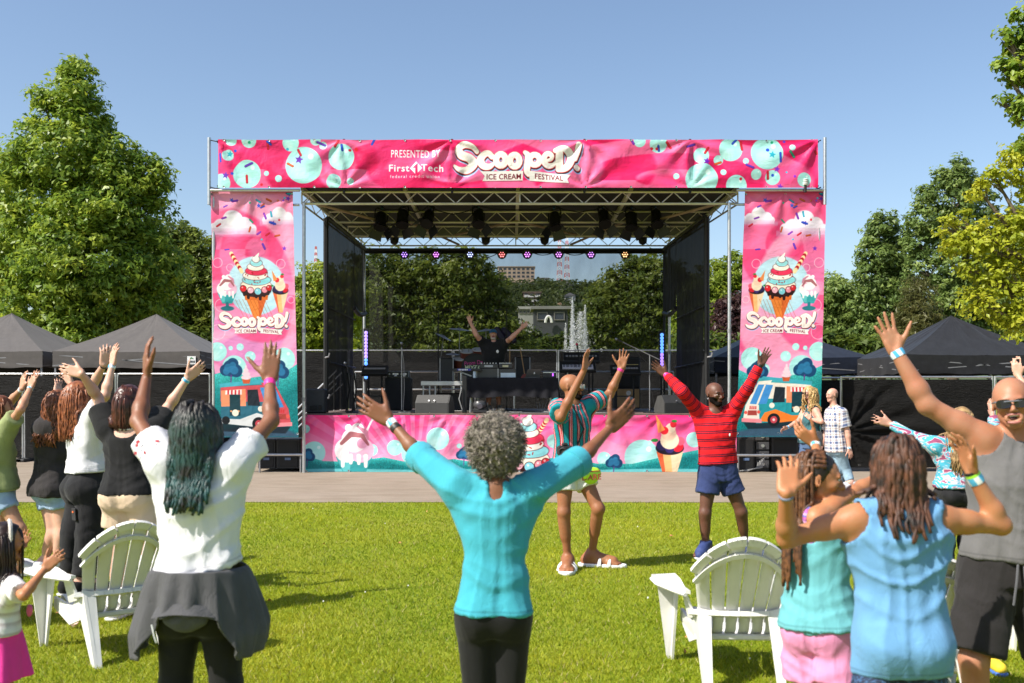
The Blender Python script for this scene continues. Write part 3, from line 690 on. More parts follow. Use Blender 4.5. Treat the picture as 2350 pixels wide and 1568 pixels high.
# ---- trees
LEAF = leaf_mat('tree_leaf', .42, .42)
BARK = mat('bark', (.11, .085, .06), .95, var=.4, vs=9, bmp=.8, bs=25)
def leaves(P, out, size, cols, rnd, droop=.25, asp=.62, up=.75):
    n = len(P); nr = out*1.0+rnd.normal(size=(n, 3))*.6+np.array([0, 0, up]); nr /= np.linalg.norm(nr, axis=1)[:, None]
    t = rnd.normal(size=(n, 3))+np.array([0, 0, -droop*2]); t -= nr*(t*nr).sum(1)[:, None]; t /= np.linalg.norm(t, axis=1)[:, None]; b = np.cross(nr, t)
    s = (size*(.65+.7*rnd.rand(n)))[:, None]
    V = np.stack([P-t*s*.5, P+b*s*asp*.5+nr*s*.10, P+t*s*.55-nr*s*.05, P-b*s*asp*.5+nr*s*.10], 1)
    return V
def tree(name, label, blobs, d, trunk, nl, size, pal, seed=1, depth=1., clump=.55, group=None, per=36, conifer=False, bare=0., limbs=9, dark=.5, xspread=0):
    """blobs: (column, row, radius) of the masses of the crown; trunk: (column, foot height, radius)"""
    rnd = np.random.RandomState(seed); q = d/FPX
    C = np.array([W(x, y, d+(rnd.rand()-.5)*r*q*1.1*depth) for x, y, r in blobs]); Rr = np.array([r*q for _, _, r in blobs])
    tx = XW(trunk[0], d); root = thing(name, label, 'tree', (tx, d, 0), group=group)
    A = Rr**2; A /= A.sum(); nc = max(8, nl//per); ids = rnd.choice(len(C), nc, p=A)
    dirs = rnd.normal(size=(nc, 3)); dirs /= np.linalg.norm(dirs, axis=1)[:, None]; rad = Rr[ids]*(.40+.72*rnd.rand(nc)**.55)
    cc = C[ids]+dirs*rad[:, None]*np.array([1, depth, 1]); cc[:, 2] = np.maximum(cc[:, 2], .3)
    cs = clump*.72*(.5+1.0*rnd.rand(nc))
    li = np.repeat(np.arange(nc), per); off = rnd.normal(size=(len(li), 3)); off /= np.linalg.norm(off, axis=1)[:, None]; off *= (rnd.rand(len(li))**.45)[:, None]
    P = cc[li]+off*cs[li][:, None]*np.array([1, 1, .62 if not conifer else .35])
    out = off*.9+dirs[li]*.6; tone = rnd.rand(nc)[li]*.6+rnd.rand(len(li))*.4; pal = np.array(pal)
    k = tone*(len(pal)-1); i0 = np.minimum(k.astype(int), len(pal)-2); fr = (k-i0)[:, None]; c = pal[i0]*(1-fr)+pal[i0+1]*fr
    V = leaves(P, out, size, c, rnd, asp=.3 if conifer else (.62 if d < 30 else .85))
    n = len(V); near = d < 30; base = np.arange(n)[:, None]*4
    if near: F = np.concatenate([base+[0, 1, 2], base+[0, 2, 3]]).astype(np.int32)
    else: V = V[:, :3].copy(); V[:, 0] += (V[:, 0]-V[:, 1])*.35; V[:, 2] += (V[:, 2]-V[:, 1])*.35; F = np.arange(n*3).reshape(-1, 3).astype(np.int32)
    mesh_obj('crown', V.reshape(-1, 3), F, LEAF, root, False, attrs={'tint': np.repeat(c, 4 if near else 3, 0)})
    top = C[:, 2].max(); mb = MB(); h = top*.76; r0 = trunk[2]; bx = C[:, 0].mean()
    pts = [(tx+(bx-tx)*(t**1.5)*.8+.15*math.sin(3*t+seed), d+.1*math.sin(5*t), h*t) for t in np.linspace(0, 1, 9)]
    mb.tube(pts, [r0*(1-.85*t) for t in np.linspace(0, 1, 9)], 9)
    root_t = mb.build('trunk', BARK, root, True)
    lm = MB()
    for i in rnd.choice(len(C), min(limbs, len(C)), replace=False):
        t = min(.9, max(.2, (C[i][2]-Rr[i]*1.2)/h)); a = np.array(pts[int(t*8)]); e = C[i]; m = (a+e)/2+np.array([0, 0, -.1*np.linalg.norm(e-a)])
        lm.tube([a, m, e], [r0*.36*(1-.4*t), r0*.24, r0*.05], 6)
        for j in range(4):
            v = rnd.normal(size=3); v[2] = abs(v[2])*.6; e2 = e+unit(v)*Rr[i]*.9; lm.tube([m*.3+e*.7, e2], [r0*.1, r0*.02], 4)
    lm.build('limbs', BARK, root_t, True); return root
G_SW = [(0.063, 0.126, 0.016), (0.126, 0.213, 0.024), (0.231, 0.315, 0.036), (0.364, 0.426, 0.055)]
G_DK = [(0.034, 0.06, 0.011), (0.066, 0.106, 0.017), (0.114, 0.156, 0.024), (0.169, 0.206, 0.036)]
G_LM = [(0.106, 0.158, 0.019), (0.172, 0.238, 0.026), (0.264, 0.317, 0.034), (0.37, 0.396, 0.053)]
G_YL = [(0.182, 0.234, 0.018), (0.286, 0.338, 0.026), (0.403, 0.429, 0.036), (0.494, 0.494, 0.058)]
G_PO = [(0.062, 0.103, 0.031), (0.113, 0.176, 0.047), (0.192, 0.265, 0.069), (0.282, 0.347, 0.105)]
G_PU = [(.035, .016, .02), (.06, .028, .03), (.085, .045, .035)]
BG = 'trees behind the stage'
tree('sweetgum_tree', 'tall bright green leafy tree with a pointed top behind the left tents', [(178, 150, 26), (180, 190, 42), (165, 225, 52), (95, 222, 26), (175, 285, 70), (230, 300, 30), (80, 290, 25), (150, 360, 95), (55, 370, 48), (260, 385, 70), (345, 400, 38), (362, 440, 30), (100, 460, 100), (240, 470, 100), (320, 500, 60), (55, 570, 110), (200, 590, 130), (330, 610, 80), (100, 690, 100), (240, 710, 90), (180, 780, 110), (330, 720, 70)], 38, (175, 0, .34), 80000, .165, G_SW, 3, .9, .62, limbs=16)
tree('broadleaf_tree', 'green tree cut off by the left edge of the photo', [(-10, 410, 55), (-50, 500, 100), (-10, 560, 80), (-30, 660, 110), (0, 740, 80), (20, 640, 60)], 43, (-30, 0, .3), 17000, .19, G_SW, 5, .9, .65)
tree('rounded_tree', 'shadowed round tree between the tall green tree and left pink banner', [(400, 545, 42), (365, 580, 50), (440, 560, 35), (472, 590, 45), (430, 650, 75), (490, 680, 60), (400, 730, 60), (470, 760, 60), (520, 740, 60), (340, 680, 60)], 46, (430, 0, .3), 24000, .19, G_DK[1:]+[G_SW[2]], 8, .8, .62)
tree('lime_tree', 'light green tree in the gap left of the stage', [(715, 650, 45), (690, 690, 50), (740, 645, 38), (672, 740, 50), (760, 690, 50), (725, 750, 55), (800, 680, 60), (690, 790, 40), (770, 770, 50)], 56, (725, 0, .3), 17000, .21, G_LM, 9, .8, .7, group=None)
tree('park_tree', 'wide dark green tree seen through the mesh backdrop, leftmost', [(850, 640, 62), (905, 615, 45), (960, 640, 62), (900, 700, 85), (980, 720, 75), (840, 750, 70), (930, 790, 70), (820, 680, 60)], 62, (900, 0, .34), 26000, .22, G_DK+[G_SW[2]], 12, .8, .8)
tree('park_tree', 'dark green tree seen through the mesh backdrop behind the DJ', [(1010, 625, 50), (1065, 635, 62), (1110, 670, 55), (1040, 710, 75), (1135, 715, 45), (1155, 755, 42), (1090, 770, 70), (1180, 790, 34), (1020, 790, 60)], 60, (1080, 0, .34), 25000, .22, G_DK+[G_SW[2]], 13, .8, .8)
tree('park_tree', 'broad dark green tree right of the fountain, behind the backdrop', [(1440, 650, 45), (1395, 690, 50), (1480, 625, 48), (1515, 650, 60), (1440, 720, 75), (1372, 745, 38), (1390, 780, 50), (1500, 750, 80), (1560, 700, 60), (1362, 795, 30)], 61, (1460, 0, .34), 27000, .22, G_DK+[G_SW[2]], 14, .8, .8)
tree('park_tree', 'small shaded tree beside the fountain jet', [(1222, 785, 26), (1250, 800, 24), (1285, 790, 18), (1200, 800, 30)], 75, (1230, 0, .2), 3500, .33, G_DK, 15, .8, .8)
tree('leafy_tree', 'green tree in the gap right of the stage', [(1640, 640, 42), (1680, 625, 40), (1615, 670, 45), (1700, 670, 45), (1650, 700, 50), (1600, 730, 55), (1640, 780, 50)], 57, (1650, 0, .28), 14000, .21, G_LM[:3], 17, .8, .7)
tree('copper_beech_tree', 'dark purple leaved tree right of the stage', [(1680, 710, 35), (1665, 745, 38), (1700, 750, 40), (1672, 785, 35), (1720, 720, 40)], 50, (1690, 0, .25), 9000, .17, G_PU, 18, .8, .6)
tree('bushy_tree', 'green bushy tree just right of the right pink banner', [(1915, 675, 42), (1890, 720, 50), (1945, 700, 42), (1900, 780, 60), (1955, 770, 55), (1860, 700, 50)], 50, (1910, 0, .26), 13000, .19, G_PO[1:], 19, .8, .6)
tree('poplar_tree', 'shorter rounded poplar right of the right pink banner', [(2030, 515, 28), (2003, 545, 28), (2055, 545, 28), (2010, 590, 40), (2055, 600, 38), (1998, 645, 40), (2045, 660, 42), (1992, 700, 40), (2045, 720, 45), (1988, 760, 38), (2030, 785, 50)], 48, (2025, 0, .28), 26000, .155, G_PO, 21, .8, .42)
tree('poplar_tree', 'tallest dense poplar behind the right tent', [(2195, 388, 26), (2160, 415, 26), (2225, 420, 34), (2130, 450, 26), (2185, 460, 45), (2245, 470, 42), (2118, 500, 34), (2165, 530, 50), (2235, 540, 50), (2105, 560, 36), (2200, 610, 65), (2120, 620, 45), (2270, 590, 50), (2110, 690, 55), (2200, 690, 65), (2275, 680, 55), (2150, 760, 55), (2240, 760, 60), (2310, 740, 60), (2320, 520, 42), (2310, 600, 55), (2370, 580, 60), (2360, 680, 70), (2430, 660, 70)], 46, (2190, 0, .34), 56000, .155, G_PO, 22, .8, .45, limbs=14)
cb_ = [(2105, 640+i*14, 14+i*4.6) for i in range(12)]
tree('conifer_tree', 'brownish green conifer in front of the poplars', cb_, 40, (2105, 0, .22), 11000, .16, [(.05, .06, .018), (.10, .105, .03), (.17, .16, .05)], 23, .9, .55, conifer=True)
tree('maple_tree', 'yellow green maple leaning in at the right edge', [(2175, 525, 26), (2215, 515, 28), (2195, 560, 26), (2260, 545, 40), (2310, 520, 40), (2350, 560, 50), (2240, 430, 22), (2285, 410, 26), (2330, 350, 36), (2370, 400, 60), (2275, 640, 42), (2330, 650, 45), (2240, 690, 32), (2290, 720, 38), (2345, 750, 45), (2220, 620, 22), (2380, 660, 60), (2420, 480, 70), (2480, 420, 80), (2560, 480, 90), (2460, 600, 80), (2560, 640, 90), (2640, 560, 80), (2440, 740, 60), (2530, 340, 80)], 17, (2480, 0, .22), 30000, .09, G_YL, 25, .8, .26, limbs=14)
tree('plane_tree', 'dark leafy branches hanging in at the top right corner', [(2345, 45, 28), (2312, 85, 18), (2345, 110, 34), (2300, 150, 14), (2335, 170, 30), (2300, 235, 15), (2330, 240, 24), (2370, 250, 40), (2385, 160, 60), (2350, 320, 20), (2385, 60, 40), (2440, 30, 70), (2520, 80, 90), (2600, 40, 90), (2460, 160, 80), (2560, 220, 90), (2650, 160, 90), (2500, -60, 90), (2480, 290, 60)], 15, (2520, 0, .2), 24000, .09, G_SW, 27, .8, .2, limbs=10)
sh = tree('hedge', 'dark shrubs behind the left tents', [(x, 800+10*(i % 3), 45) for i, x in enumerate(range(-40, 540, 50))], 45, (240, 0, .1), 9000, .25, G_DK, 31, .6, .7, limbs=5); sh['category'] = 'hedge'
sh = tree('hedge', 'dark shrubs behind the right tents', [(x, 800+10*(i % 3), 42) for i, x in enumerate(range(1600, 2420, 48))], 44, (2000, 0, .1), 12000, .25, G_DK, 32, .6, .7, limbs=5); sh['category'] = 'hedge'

# ---- far hill with its houses
def hill_z(x, y):
    t = np.clip((y-170)/560, 0, 1); return 74*t*t*(3-2*t)*(1-.25*np.clip(abs(x-20)/400, 0, 1))+3*pnoise(np.c_[np.ravel(x)*.02, np.ravel(y)*.02, np.ravel(x)*0]).reshape(np.shape(x))*t
gx, gy = np.meshgrid(np.linspace(-420, 460, 70), np.linspace(150, 1000, 60)); gz = hill_z(gx, gy)-.6
mesh_obj('hill', np.c_[gx.ravel(), gy.ravel(), gz.ravel()], np.array([[j*70+i, j*70+i+1, (j+1)*70+i+1, (j+1)*70+i] for j in range(59) for i in range(69)]), mat('hill_ground', (.05, .075, .025), .95, var=.4, vs=.05), None)['kind'] = 'structure'
def pick_y(x, y):
    """distance at which the sight line through column x, row y meets the hill"""
    for d in np.arange(170, 900, 4.):
        p = W(x, y, d)
        if p[2] <= hill_z(np.array([p[0]]), np.array([d]))[0]: return d
    return 740.
rh = np.random.RandomState(5); PT, OT, SZ = [], [], []
for i in range(900):
    d = 185+560*rh.rand(); x = XW(1050+420*rh.rand(), d); z = hill_z(np.array([x]), np.array([d]))[0]; r = 2.2+3.0*rh.rand()
    v = rh.normal(size=(34, 3)); v /= np.linalg.norm(v, axis=1)[:, None]; v[:, 2] = np.abs(v[:, 2]); PT.append(np.array([x, d, z])+v*r*np.array([1, 1, 1.3])); OT.append(v)
PT = np.concatenate(PT); OT = np.concatenate(OT); tn = rh.rand(len(PT))[:, None]
Vh = leaves(PT, OT, 2.2, None, rh); n = len(Vh); base = np.arange(n)[:, None]*4
tag(mesh_obj('hillside_trees', Vh.reshape(-1, 3), np.concatenate([base+[0, 1, 2], base+[0, 2, 3]]).astype(np.int32), LEAF, None, False, attrs={'tint': np.repeat(np.array([.03, .05, .016])*(1-tn)+np.array([.09, .12, .035])*tn, 4, 0)}), kind='stuff')
GL = mat('far_glass', (.05, .06, .08), .15, spec=.6)
def house(label, px, py, pw, ph, wall, roofc, nw, rows, flat=True, name='house', d=None, balcony=False, off=1.0):
    d = (d or pick_y(px, py+ph/2))-off; q = d/FPX; w, h = pw*q, ph*q; c = W(px, py+ph/2, d); dep = max(6., w*.6)
    t = thing(name, label, 'house' if name == 'house' else 'building', (c[0], c[1], c[2]))
    MB().box((c[0], c[1]+dep/2, c[2]+h/2-4), (w, dep, h+8)).build('wall', mat('wall_%.2f_%.2f_%.2f' % wall, wall, .85, vs=.3), t)
    rm = mat('roof_%.2f_%.2f_%.2f' % roofc, roofc, .85, vs=.4); rf = MB()
    if flat: rf.box((c[0], c[1]+dep/2, c[2]+h+.25), (w+1., dep+1., .5))
    else: rf.prism([(c[0]-w/2-.5, c[1]-.6, c[2]+h), (c[0]+w/2+.5, c[1]-.6, c[2]+h), (c[0], c[1]-.6, c[2]+h+w*.3)], None, (0, dep+1, 0))
    rf.build('roof', rm, t)
    for r in range(rows):
        for i in range(nw):
            x = c[0]-w/2+w*(i+.5)/nw; z = c[2]+h*(r+.5)/rows; ww, wh = w/nw*.58, h/rows*.52
            f = MB()
            for sx in (-1, 1): f.box((x+sx*ww/2, c[1]-.06, z), (.14, .2, wh+.2))
            for sz in (-1, 1): f.box((x, c[1]-.07, z+sz*wh/2), (ww, .2, .14))
            fo = f.build('window', mat('far_frame', (.22, .21, .20), .7), t); MB().box((x, c[1]-.02, z), (ww-.1, .06, wh-.1)).build('pane', GL, fo)
        if balcony: MB().box((c[0], c[1]-.7, c[2]+h*r/rows+.5), (w*.9, 1.2, 1.)).build('balcony', mat('far_white', (.72, .72, .7), .7), t)
    return t
house('tan apartment block on the crest of the far hill', 1185, 626, 84, 26, (.52, .40, .30), (.35, .27, .2), 8, 3, name='apartment_block')
house('small white house just right of the hilltop apartment block', 1246, 648, 26, 18, (.66, .66, .64), (.25, .25, .26), 3, 2)
house('white house with a dark flat roof below the hilltop block', 1212, 660, 44, 16, (.68, .7, .72), (.2, .2, .22), 5, 1)
house('brown house with white balconies halfway up the hill', 1221, 688, 40, 32, (.22, .16, .13), (.16, .12, .1), 3, 3, balcony=True)
house('grey gabled house to the right of the brown one', 1300, 664, 30, 18, (.45, .45, .47), (.22, .22, .24), 3, 1, False)
house('white house with a dark gable near the fountain top', 1308, 690, 24, 22, (.7, .7, .7), (.15, .15, .17), 2, 2, False)
house('peach coloured house low on the hill', 1285, 706, 22, 10, (.7, .5, .36), (.55, .36, .25), 2, 1, False)
house('long pale flat roofed building at the hill foot', 1222, 716, 64, 12, (.36, .36, .35), (.42, .42, .41), 7, 1, d=190, name='low_building')
hb = house('dark building with a white arch sign at the hill foot', 1264, 726, 78, 32, (.06, .065, .075), (.25, .25, .25), 2, 1, d=165, name='arch_building')
c = W(1259, 741, 163.4); r = 9.5*165/FPX
MB().tube([c+np.array([r*math.cos(a)*.75, -.3, r*1.5*math.sin(a)]) for a in np.linspace(0, math.pi, 13)], .22, 6).build('arch_sign', mat('arch_white', (.85, .85, .85), .6), hb, True)
def mast(label, px, ytop, ybot, d, w=2.2):
    zt, zb = ZW(ytop, d), ZW(ybot, d)-12; x = XW(px, d); t = thing('radio_mast', label, 'mast', (x, d, zb), group=None); n = 16
    for i in range(n):
        m = MB(); a, b = zb+(zt-zb)*i/n, zb+(zt-zb)*(i+1)/n; wa, wb = w*(1-.75*i/n), w*(1-.75*(i+1)/n)
        for sx in (-1, 1):
            for sy in (-1, 1): m.bar((x+sx*wa, d+sy*wa, a), (x+sx*wb, d+sy*wb, b), .35)
            m.bar((x+sx*wa, d-wa, a), (x-sx*wb, d-wb, b), .25)
        m.bar((x-wb, d-wb, b), (x+wb, d-wb, b), .25)
        m.build('mast_section', mat('mast_red', (.5, .08, .05), .6) if i % 2 else mat('mast_white', (.7, .7, .7), .6), t)
mast('red and white radio mast on the hill, left one', 1284, 528, 640, 720); mast('red and white radio mast on the hill, right one', 1301, 535, 645, 715)
mast('small dark lattice mast in the gap left of the stage', 725, 566, 640, 700, 1.8)

# ---- fountain
ft = thing('fountain', 'tall white water jets of a fountain behind the stage', 'fountain', (XW(1325, 53), 53, 0))
bs_ = MB().lathe([(4, 0), (4, .55), (3.6, .55), (3.6, .3)], (XW(1325, 53), 53, 0), 40).build('basin', mat('basin_concrete', (.4, .38, .35), .9), ft)
rf = np.random.RandomState(3); DV = []
def drop(P, s):
    k = len(P); d = rf.normal(size=(k, 3, 3)); return P[:, None]+d/np.linalg.norm(d, axis=2)[..., None]*s[:, None, None]
for px, yt, n, wd in ((1314, 682, 11000, 12), (1343, 700, 8000, 11), (1332, 715, 13000, 44), (1298, 740, 2600, 12), (1380, 800, 1500, 16)):
    u = rf.rand(n)**.8; zt = ZW(yt, 53); z = .4+(zt-.4)*(1-u); sp = wd*53/FPX*(.12+1.0*u**1.1)
    P = np.c_[XW(px, 53)+rf.normal(size=n)*sp*.6, 53+rf.normal(size=n)*sp*.6, z]; DV.append(drop(P, .016+.03*rf.rand(n)))
DV = np.concatenate(DV); m, nt, b = nodes_of('water_spray'); b.inputs['Base Color'].default_value = (.9, .92, .95, 1); b.inputs['Roughness'].default_value = .3; b.inputs['Alpha'].default_value = .8
o = mesh_obj('spray', DV.reshape(-1, 3), np.arange(len(DV)*3).reshape(-1, 3), m, ft, False); o['kind'] = 'stuff'

# ---- black fence panels
STEEL = mat('galvanised_steel', (.55, .56, .57), .38, .85, var=.12, vs=14)
STEEL_D = mat('dull_steel', (.30, .30, .31), .5, .7, var=.15, vs=14)
def screen_mat():
    m, nt, b = nodes_of('fence_screen'); b.inputs['Roughness'].default_value = .5; b.inputs['Specular IOR Level'].default_value = .16
    L(nt, ramp(nt, noise(nt, 3, 5, .7), [(.3, (.003, .003, .003)), (.7, (.0075, .007, .0065))]), b.inputs['Base Color'])
    h = mixc(nt, .3, noise(nt, 5, 5, .65, vscale=(1, 1, 3.2), dist=1.4), noise(nt, 160, 2)); bump(nt, b, h, .75, .06); return m
SCREEN = screen_mat()
def fence_panel(label, p0, p1, zt, seed=0, group='black screened fence panels', knot=None, amp=.035, feet=True):
    p0, p1 = np.array([*p0, 0.]), np.array([*p1, 0.]); v = p1-p0; ln = np.linalg.norm(v); u = v/ln; nrm = np.array([u[1], -u[0], 0])
    t = thing('fence_panel', label, 'fence', tuple((p0+p1)/2), group=group)
    f = MB(); z0 = .14
    for q in (0, 1): f.cyl(p0+v*q+[0, 0, 0.02], p0+v*q+[0, 0, zt], .024, n=8)
    f.cyl(p0+[0, 0, zt-.02], p1+[0, 0, zt-.02], .022, n=8); f.cyl(p0+[0, 0, z0], p1+[0, 0, z0], .022, n=8)
    f.build('frame', STEEL, t, True)
    def pt(a, b):
        O = np.ones_like(a); X = np.c_[a*ln*1.3+seed*9.1, (z0+(zt-.07-z0)*b)*.5+seed, O*seed]; z = z0-.05+(zt-.07-z0+.05)*b; Y = np.c_[a*ln*.5+seed*3, z*3.2+a*2, O*(3+seed)]
        dsp = amp*(pnoise(X)*1.1+(.5-np.abs(pnoise(Y)))*.9)
        if knot is not None:
            kx, kz, kamp = knot; dx, dz = a*ln-kx, z-kz; rr = np.hypot(dx, dz); th = np.arctan2(dz, dx); dsp = dsp+kamp*np.exp(-rr/1.3)*(np.sin(th*13+2*np.sin(th*3))+.6*np.sin(th*23))*np.minimum(1, rr/.25)
        return p0+np.outer(.006+.988*a, v)+nrm*.03+np.outer(dsp*np.minimum(1, 6*b*(1-b)+.15), nrm)+np.c_[O*0, O*0, z]
    MB().gridv(pt, 64, 44).build('screen', SCREEN, t, True, sharp=False)
    if feet:
        b = MB()
        for q in (.0, 1.): b.box(p0+v*q+[0, 0, .05], (.22, .6, .07), math.atan2(u[1], u[0]), bev=.015)
        b.build('base', mat('fence_base', (.05, .05, .05), .8), t)
    return t
fx = [XW(x, 23.6) for x in (-230, 55, 268, 484)]
FL = ['black fence panel at the left edge behind the girl in green', 'black fence panel behind the girls in the hoodie and white tee', 'black fence panel ending at the left pink banner']
for i in range(3): fence_panel(FL[i], (fx[i]+.03, 23.6), (fx[i+1]-.03, 23.6), 2.1, i+1)
gx_ = [XW(x, 20.6) for x in (1930, 2280, 2640)]
fence_panel('wrinkled black fence panel behind the man in plaid', (gx_[0], 20.6), (gx_[1]-.03, 20.6), 1.98, 7, knot=(.05, .85, .05), amp=.045)
fence_panel('black fence panel at the right edge behind the man in sunglasses', (gx_[1]+.03, 20.6), (gx_[2], 20.6), 1.98, 8, amp=.045)
fence_panel('low black fence panel between the right banner and the plaid shirt man', (XW(1790, 23.2), 23.2), (XW(1950, 23.2), 23.2), 2.0, 9)
rx = [XW(x, 33.) for x in (560, 800, 1040, 1280, 1520, 1760)]
RL = ['tall black fence panel showing left of the stage', 'tall black rear fence panel behind the bass amp', 'tall black rear fence panel behind the drum kit', 'tall black rear fence panel behind the keyboards', 'tall black rear fence panel showing right of the stage']
for i in range(5): fence_panel(RL[i], (rx[i]+.03, 33.), (rx[i+1]-.03, 33.), 3.05, 20+i, group='tall fence panels behind the stage')

# ---- pop-up tents
def tent(label, x0, x1, d, dep, zeave, zpeak, cloth_m, seed, sign=None, vh=.42, sag=.05, cren=.0):
    X0, X1 = XW(x0, d), XW(x1, d); cx, cy = (X0+X1)/2, d+dep/2; t = thing('pop_up_tent', label, 'tent', (cx, cy, 0)); rnd = random.Random(seed)
    cor = [np.array([X0, d, zeave]), np.array([X1, d, zeave]), np.array([X1, d+dep, zeave]), np.array([X0, d+dep, zeave])]; pk = np.array([cx, cy, zpeak])
    for k in range(4):
        a, b = cor[k], cor[(k+1) % 4]
        O = np.ones
        def roof(u, v, a=a, b=b, k=k):
            o1 = np.ones_like(u); e = a+np.outer(u, b-a); p = e+(pk-e)*v[:, None]; s = sag*np.sin(math.pi*v)*(1.1-.3*np.sin(math.pi*u))+sag*.5*np.sin(math.pi*u)*(1-v)
            n = pnoise(np.c_[u*9*(1-.55*v)+k*7+seed, v*.9, o1*seed])+.6*pnoise(np.c_[u*22+k*7+seed, v*1.5, o1*seed+4])
            w = (.012+cren*v*(1-v)*2)*np.minimum(1, 6*u*(1-u)); n2 = pnoise(np.c_[u*4+k, v*4+seed, o1*2.2])
            return p+np.c_[o1*0, o1*0, n*w+n2*.012*np.minimum(1, 6*u*(1-u))*np.minimum(1, 5*v)-s]
        MB().gridv(roof, 40, 22).build('roof_panel', cloth_m, t, True, sharp=False)
        o = unit(np.array([(a+b)[0]/2-cx, (a+b)[1]/2-cy, 0]))
        def val(u, v, a=a, b=b, o=o, k=k):
            o1 = np.ones_like(u); w = .02*pnoise(np.c_[u*8+k*3+seed, v*1.2, o1])+.012*pnoise(np.c_[u*3, v*6+k, o1*seed+.5])
            return a+np.outer(u, b-a)+np.outer(w*v+.012, o)-np.c_[o1*0, o1*0, vh*v+sag*.5*np.sin(math.pi*u)-.01*np.sin(u*30)*v]
        vo = MB().gridv(val, 50, 8).build('valance', cloth_m, t, True, sharp=False)
        if k == 0 and sign:
            sx = X0+(X1-X0)*sign; s = MB(); q = .21
            s.box((sx, d-.035, zeave-.24), (q*1.05, .012, q)).build('logo_patch', mat('patch_white', (.72, .72, .72), .6), t)
            g = MB(); g.prism([(sx-.05, d-.044, zeave-.2), (sx+.06, d-.044, zeave-.2), (sx+.0, d-.044, zeave-.155)], None, (0, -.004, 0)); g.build('logo_peak', mat('patch_green', (.08, .25, .12), .6), t)
            lt = MB()
            for i, wdt in enumerate((.03, .026, .03, .024, .03)): lt.box((sx-.075+.037*i, d-.046, zeave-.275), (wdt*.75, .004, .055))
            lt.build('logo_text', mat('patch_black', (.02, .02, .02), .6), t)
    for k in range(4): MB().box(cor[k]*[1, 1, 0]+[(.05 if k in (0, 3) else -.05), (.05 if k < 2 else -.05), zeave/2], (.045, .045, zeave-.02)).build('leg', mat('tent_leg', (.25, .25, .26), .5, .4), t)
    cr = MB()
    for k in range(4):
        cr.bar(cor[k]-[0, 0, .08], pk-[0, 0, .12], .03); cr.bar(cor[k]-[0, 0, .1], cor[(k+1) % 4]-[0, 0, .38], .022); cr.bar(cor[k]-[0, 0, .38], cor[(k+1) % 4]-[0, 0, .1], .022)
    cr.build('truss_frame', mat('tent_leg', (.25, .25, .26), .5, .4), t)
    return t
TENT = cloth('tent_canopy', (.095, .086, .081), .08, .2, .6, 5)
TENT_B = cloth('tent_canopy_black', (.016, .016, .018), .2, .16, .5, 5)
tent('dark grey pop-up tent at the far left edge', -240, 98, 26, 4.4, 2.72, 3.88, TENT, 1)
tent('dark grey pop-up tent with a white logo patch beside the left pink banner', 121, 459, 26, 4.4, 2.72, 3.86, TENT, 2, sign=.945)
tent('black pop-up tent with a white logo patch behind the right pink banner', 1640, 2004, 25.5, 4.2, 2.55, 3.55, cloth('tent_canopy_navy', (.010, .014, .026), .2, .12, .5, 5), 3, sign=.965)
tent('black pop-up tent with a creased peaked roof near the right edge', 2078, 2440, 22.4, 3.4, 2.5, 3.5, TENT_B, 4, cren=.05)
# dark side wall hanging under the left tents
for (x0, x1, d, lab) in ((-240, 98, 29.5, 'black rear wall of the far left tent'), (121, 459, 29.5, 'black rear wall of the tent beside the left banner')):
    t = MB().grid(lambda u, v: np.array([XW(x0, 26)+(XW(x1, 26)-XW(x0, 26))*u, d+.03*math.sin(u*19), 2.6*v+.02]), 30, 2).build('tent_wall', mat('tent_black', (.008, .008, .009), .8), None, True); tag(t, lab, 'tent wall')
# ================================================================ STAGE
DZ = 1.2; SF, SB = 20.6, 27.0            # deck height, front and back of the stage
BLK = mat('black_metal', (.014, .014, .015), .5, .3); BLKP = mat('black_plastic', (.018, .018, .019), .55, bmp=.2, bs=120)
ALU = mat('truss_aluminium', (.62, .60, .52), .42, .55, var=.1); TRUSSP = mat('truss_paint', (.62, .58, .46), .5, .2, var=.12)
stage = thing('stage', 'mobile festival stage with a black roof, trusses, wing curtains and a see-through backdrop', 'stage', (.1, SF, 0))
XL, XR = XW(694, SF), XW(1690, SF)
dk = MB()
deck_m = mat('deck_plywood', (.13, .085, .07), .6, var=.35, vs=2.5, bmp=.1, bs=30)
for i in range(8):
    for j in range(5):
        w, dd = (XR-XL)/8, (SB-SF)/5
        MB().box((XL+w*(i+.5), SF+dd*(j+.5), DZ-.06), (w-.012, dd-.012, .12), bev=.004).build('deck_panel', deck_m, stage)
MB().box(((XL+XR)/2, (SF+SB)/2, DZ-.2), (XR-XL-.2, SB-SF-.2, .16)).build('deck_frame', BLK, stage)
for x in np.linspace(XL+.3, XR-.3, 5):
    for y in (SF+.4, SB-.4): MB().cyl((x, y, .01), (x, y, DZ-.28), .05, n=8).build('deck_leg', STEEL_D, stage)
MB().box(((XL+XR)/2, SF+.25, .55), (XR-XL-.3, .02, 1.0)).build('under_stage_curtain', mat('stage_black_cloth', (.006, .006, .006), .95), stage)
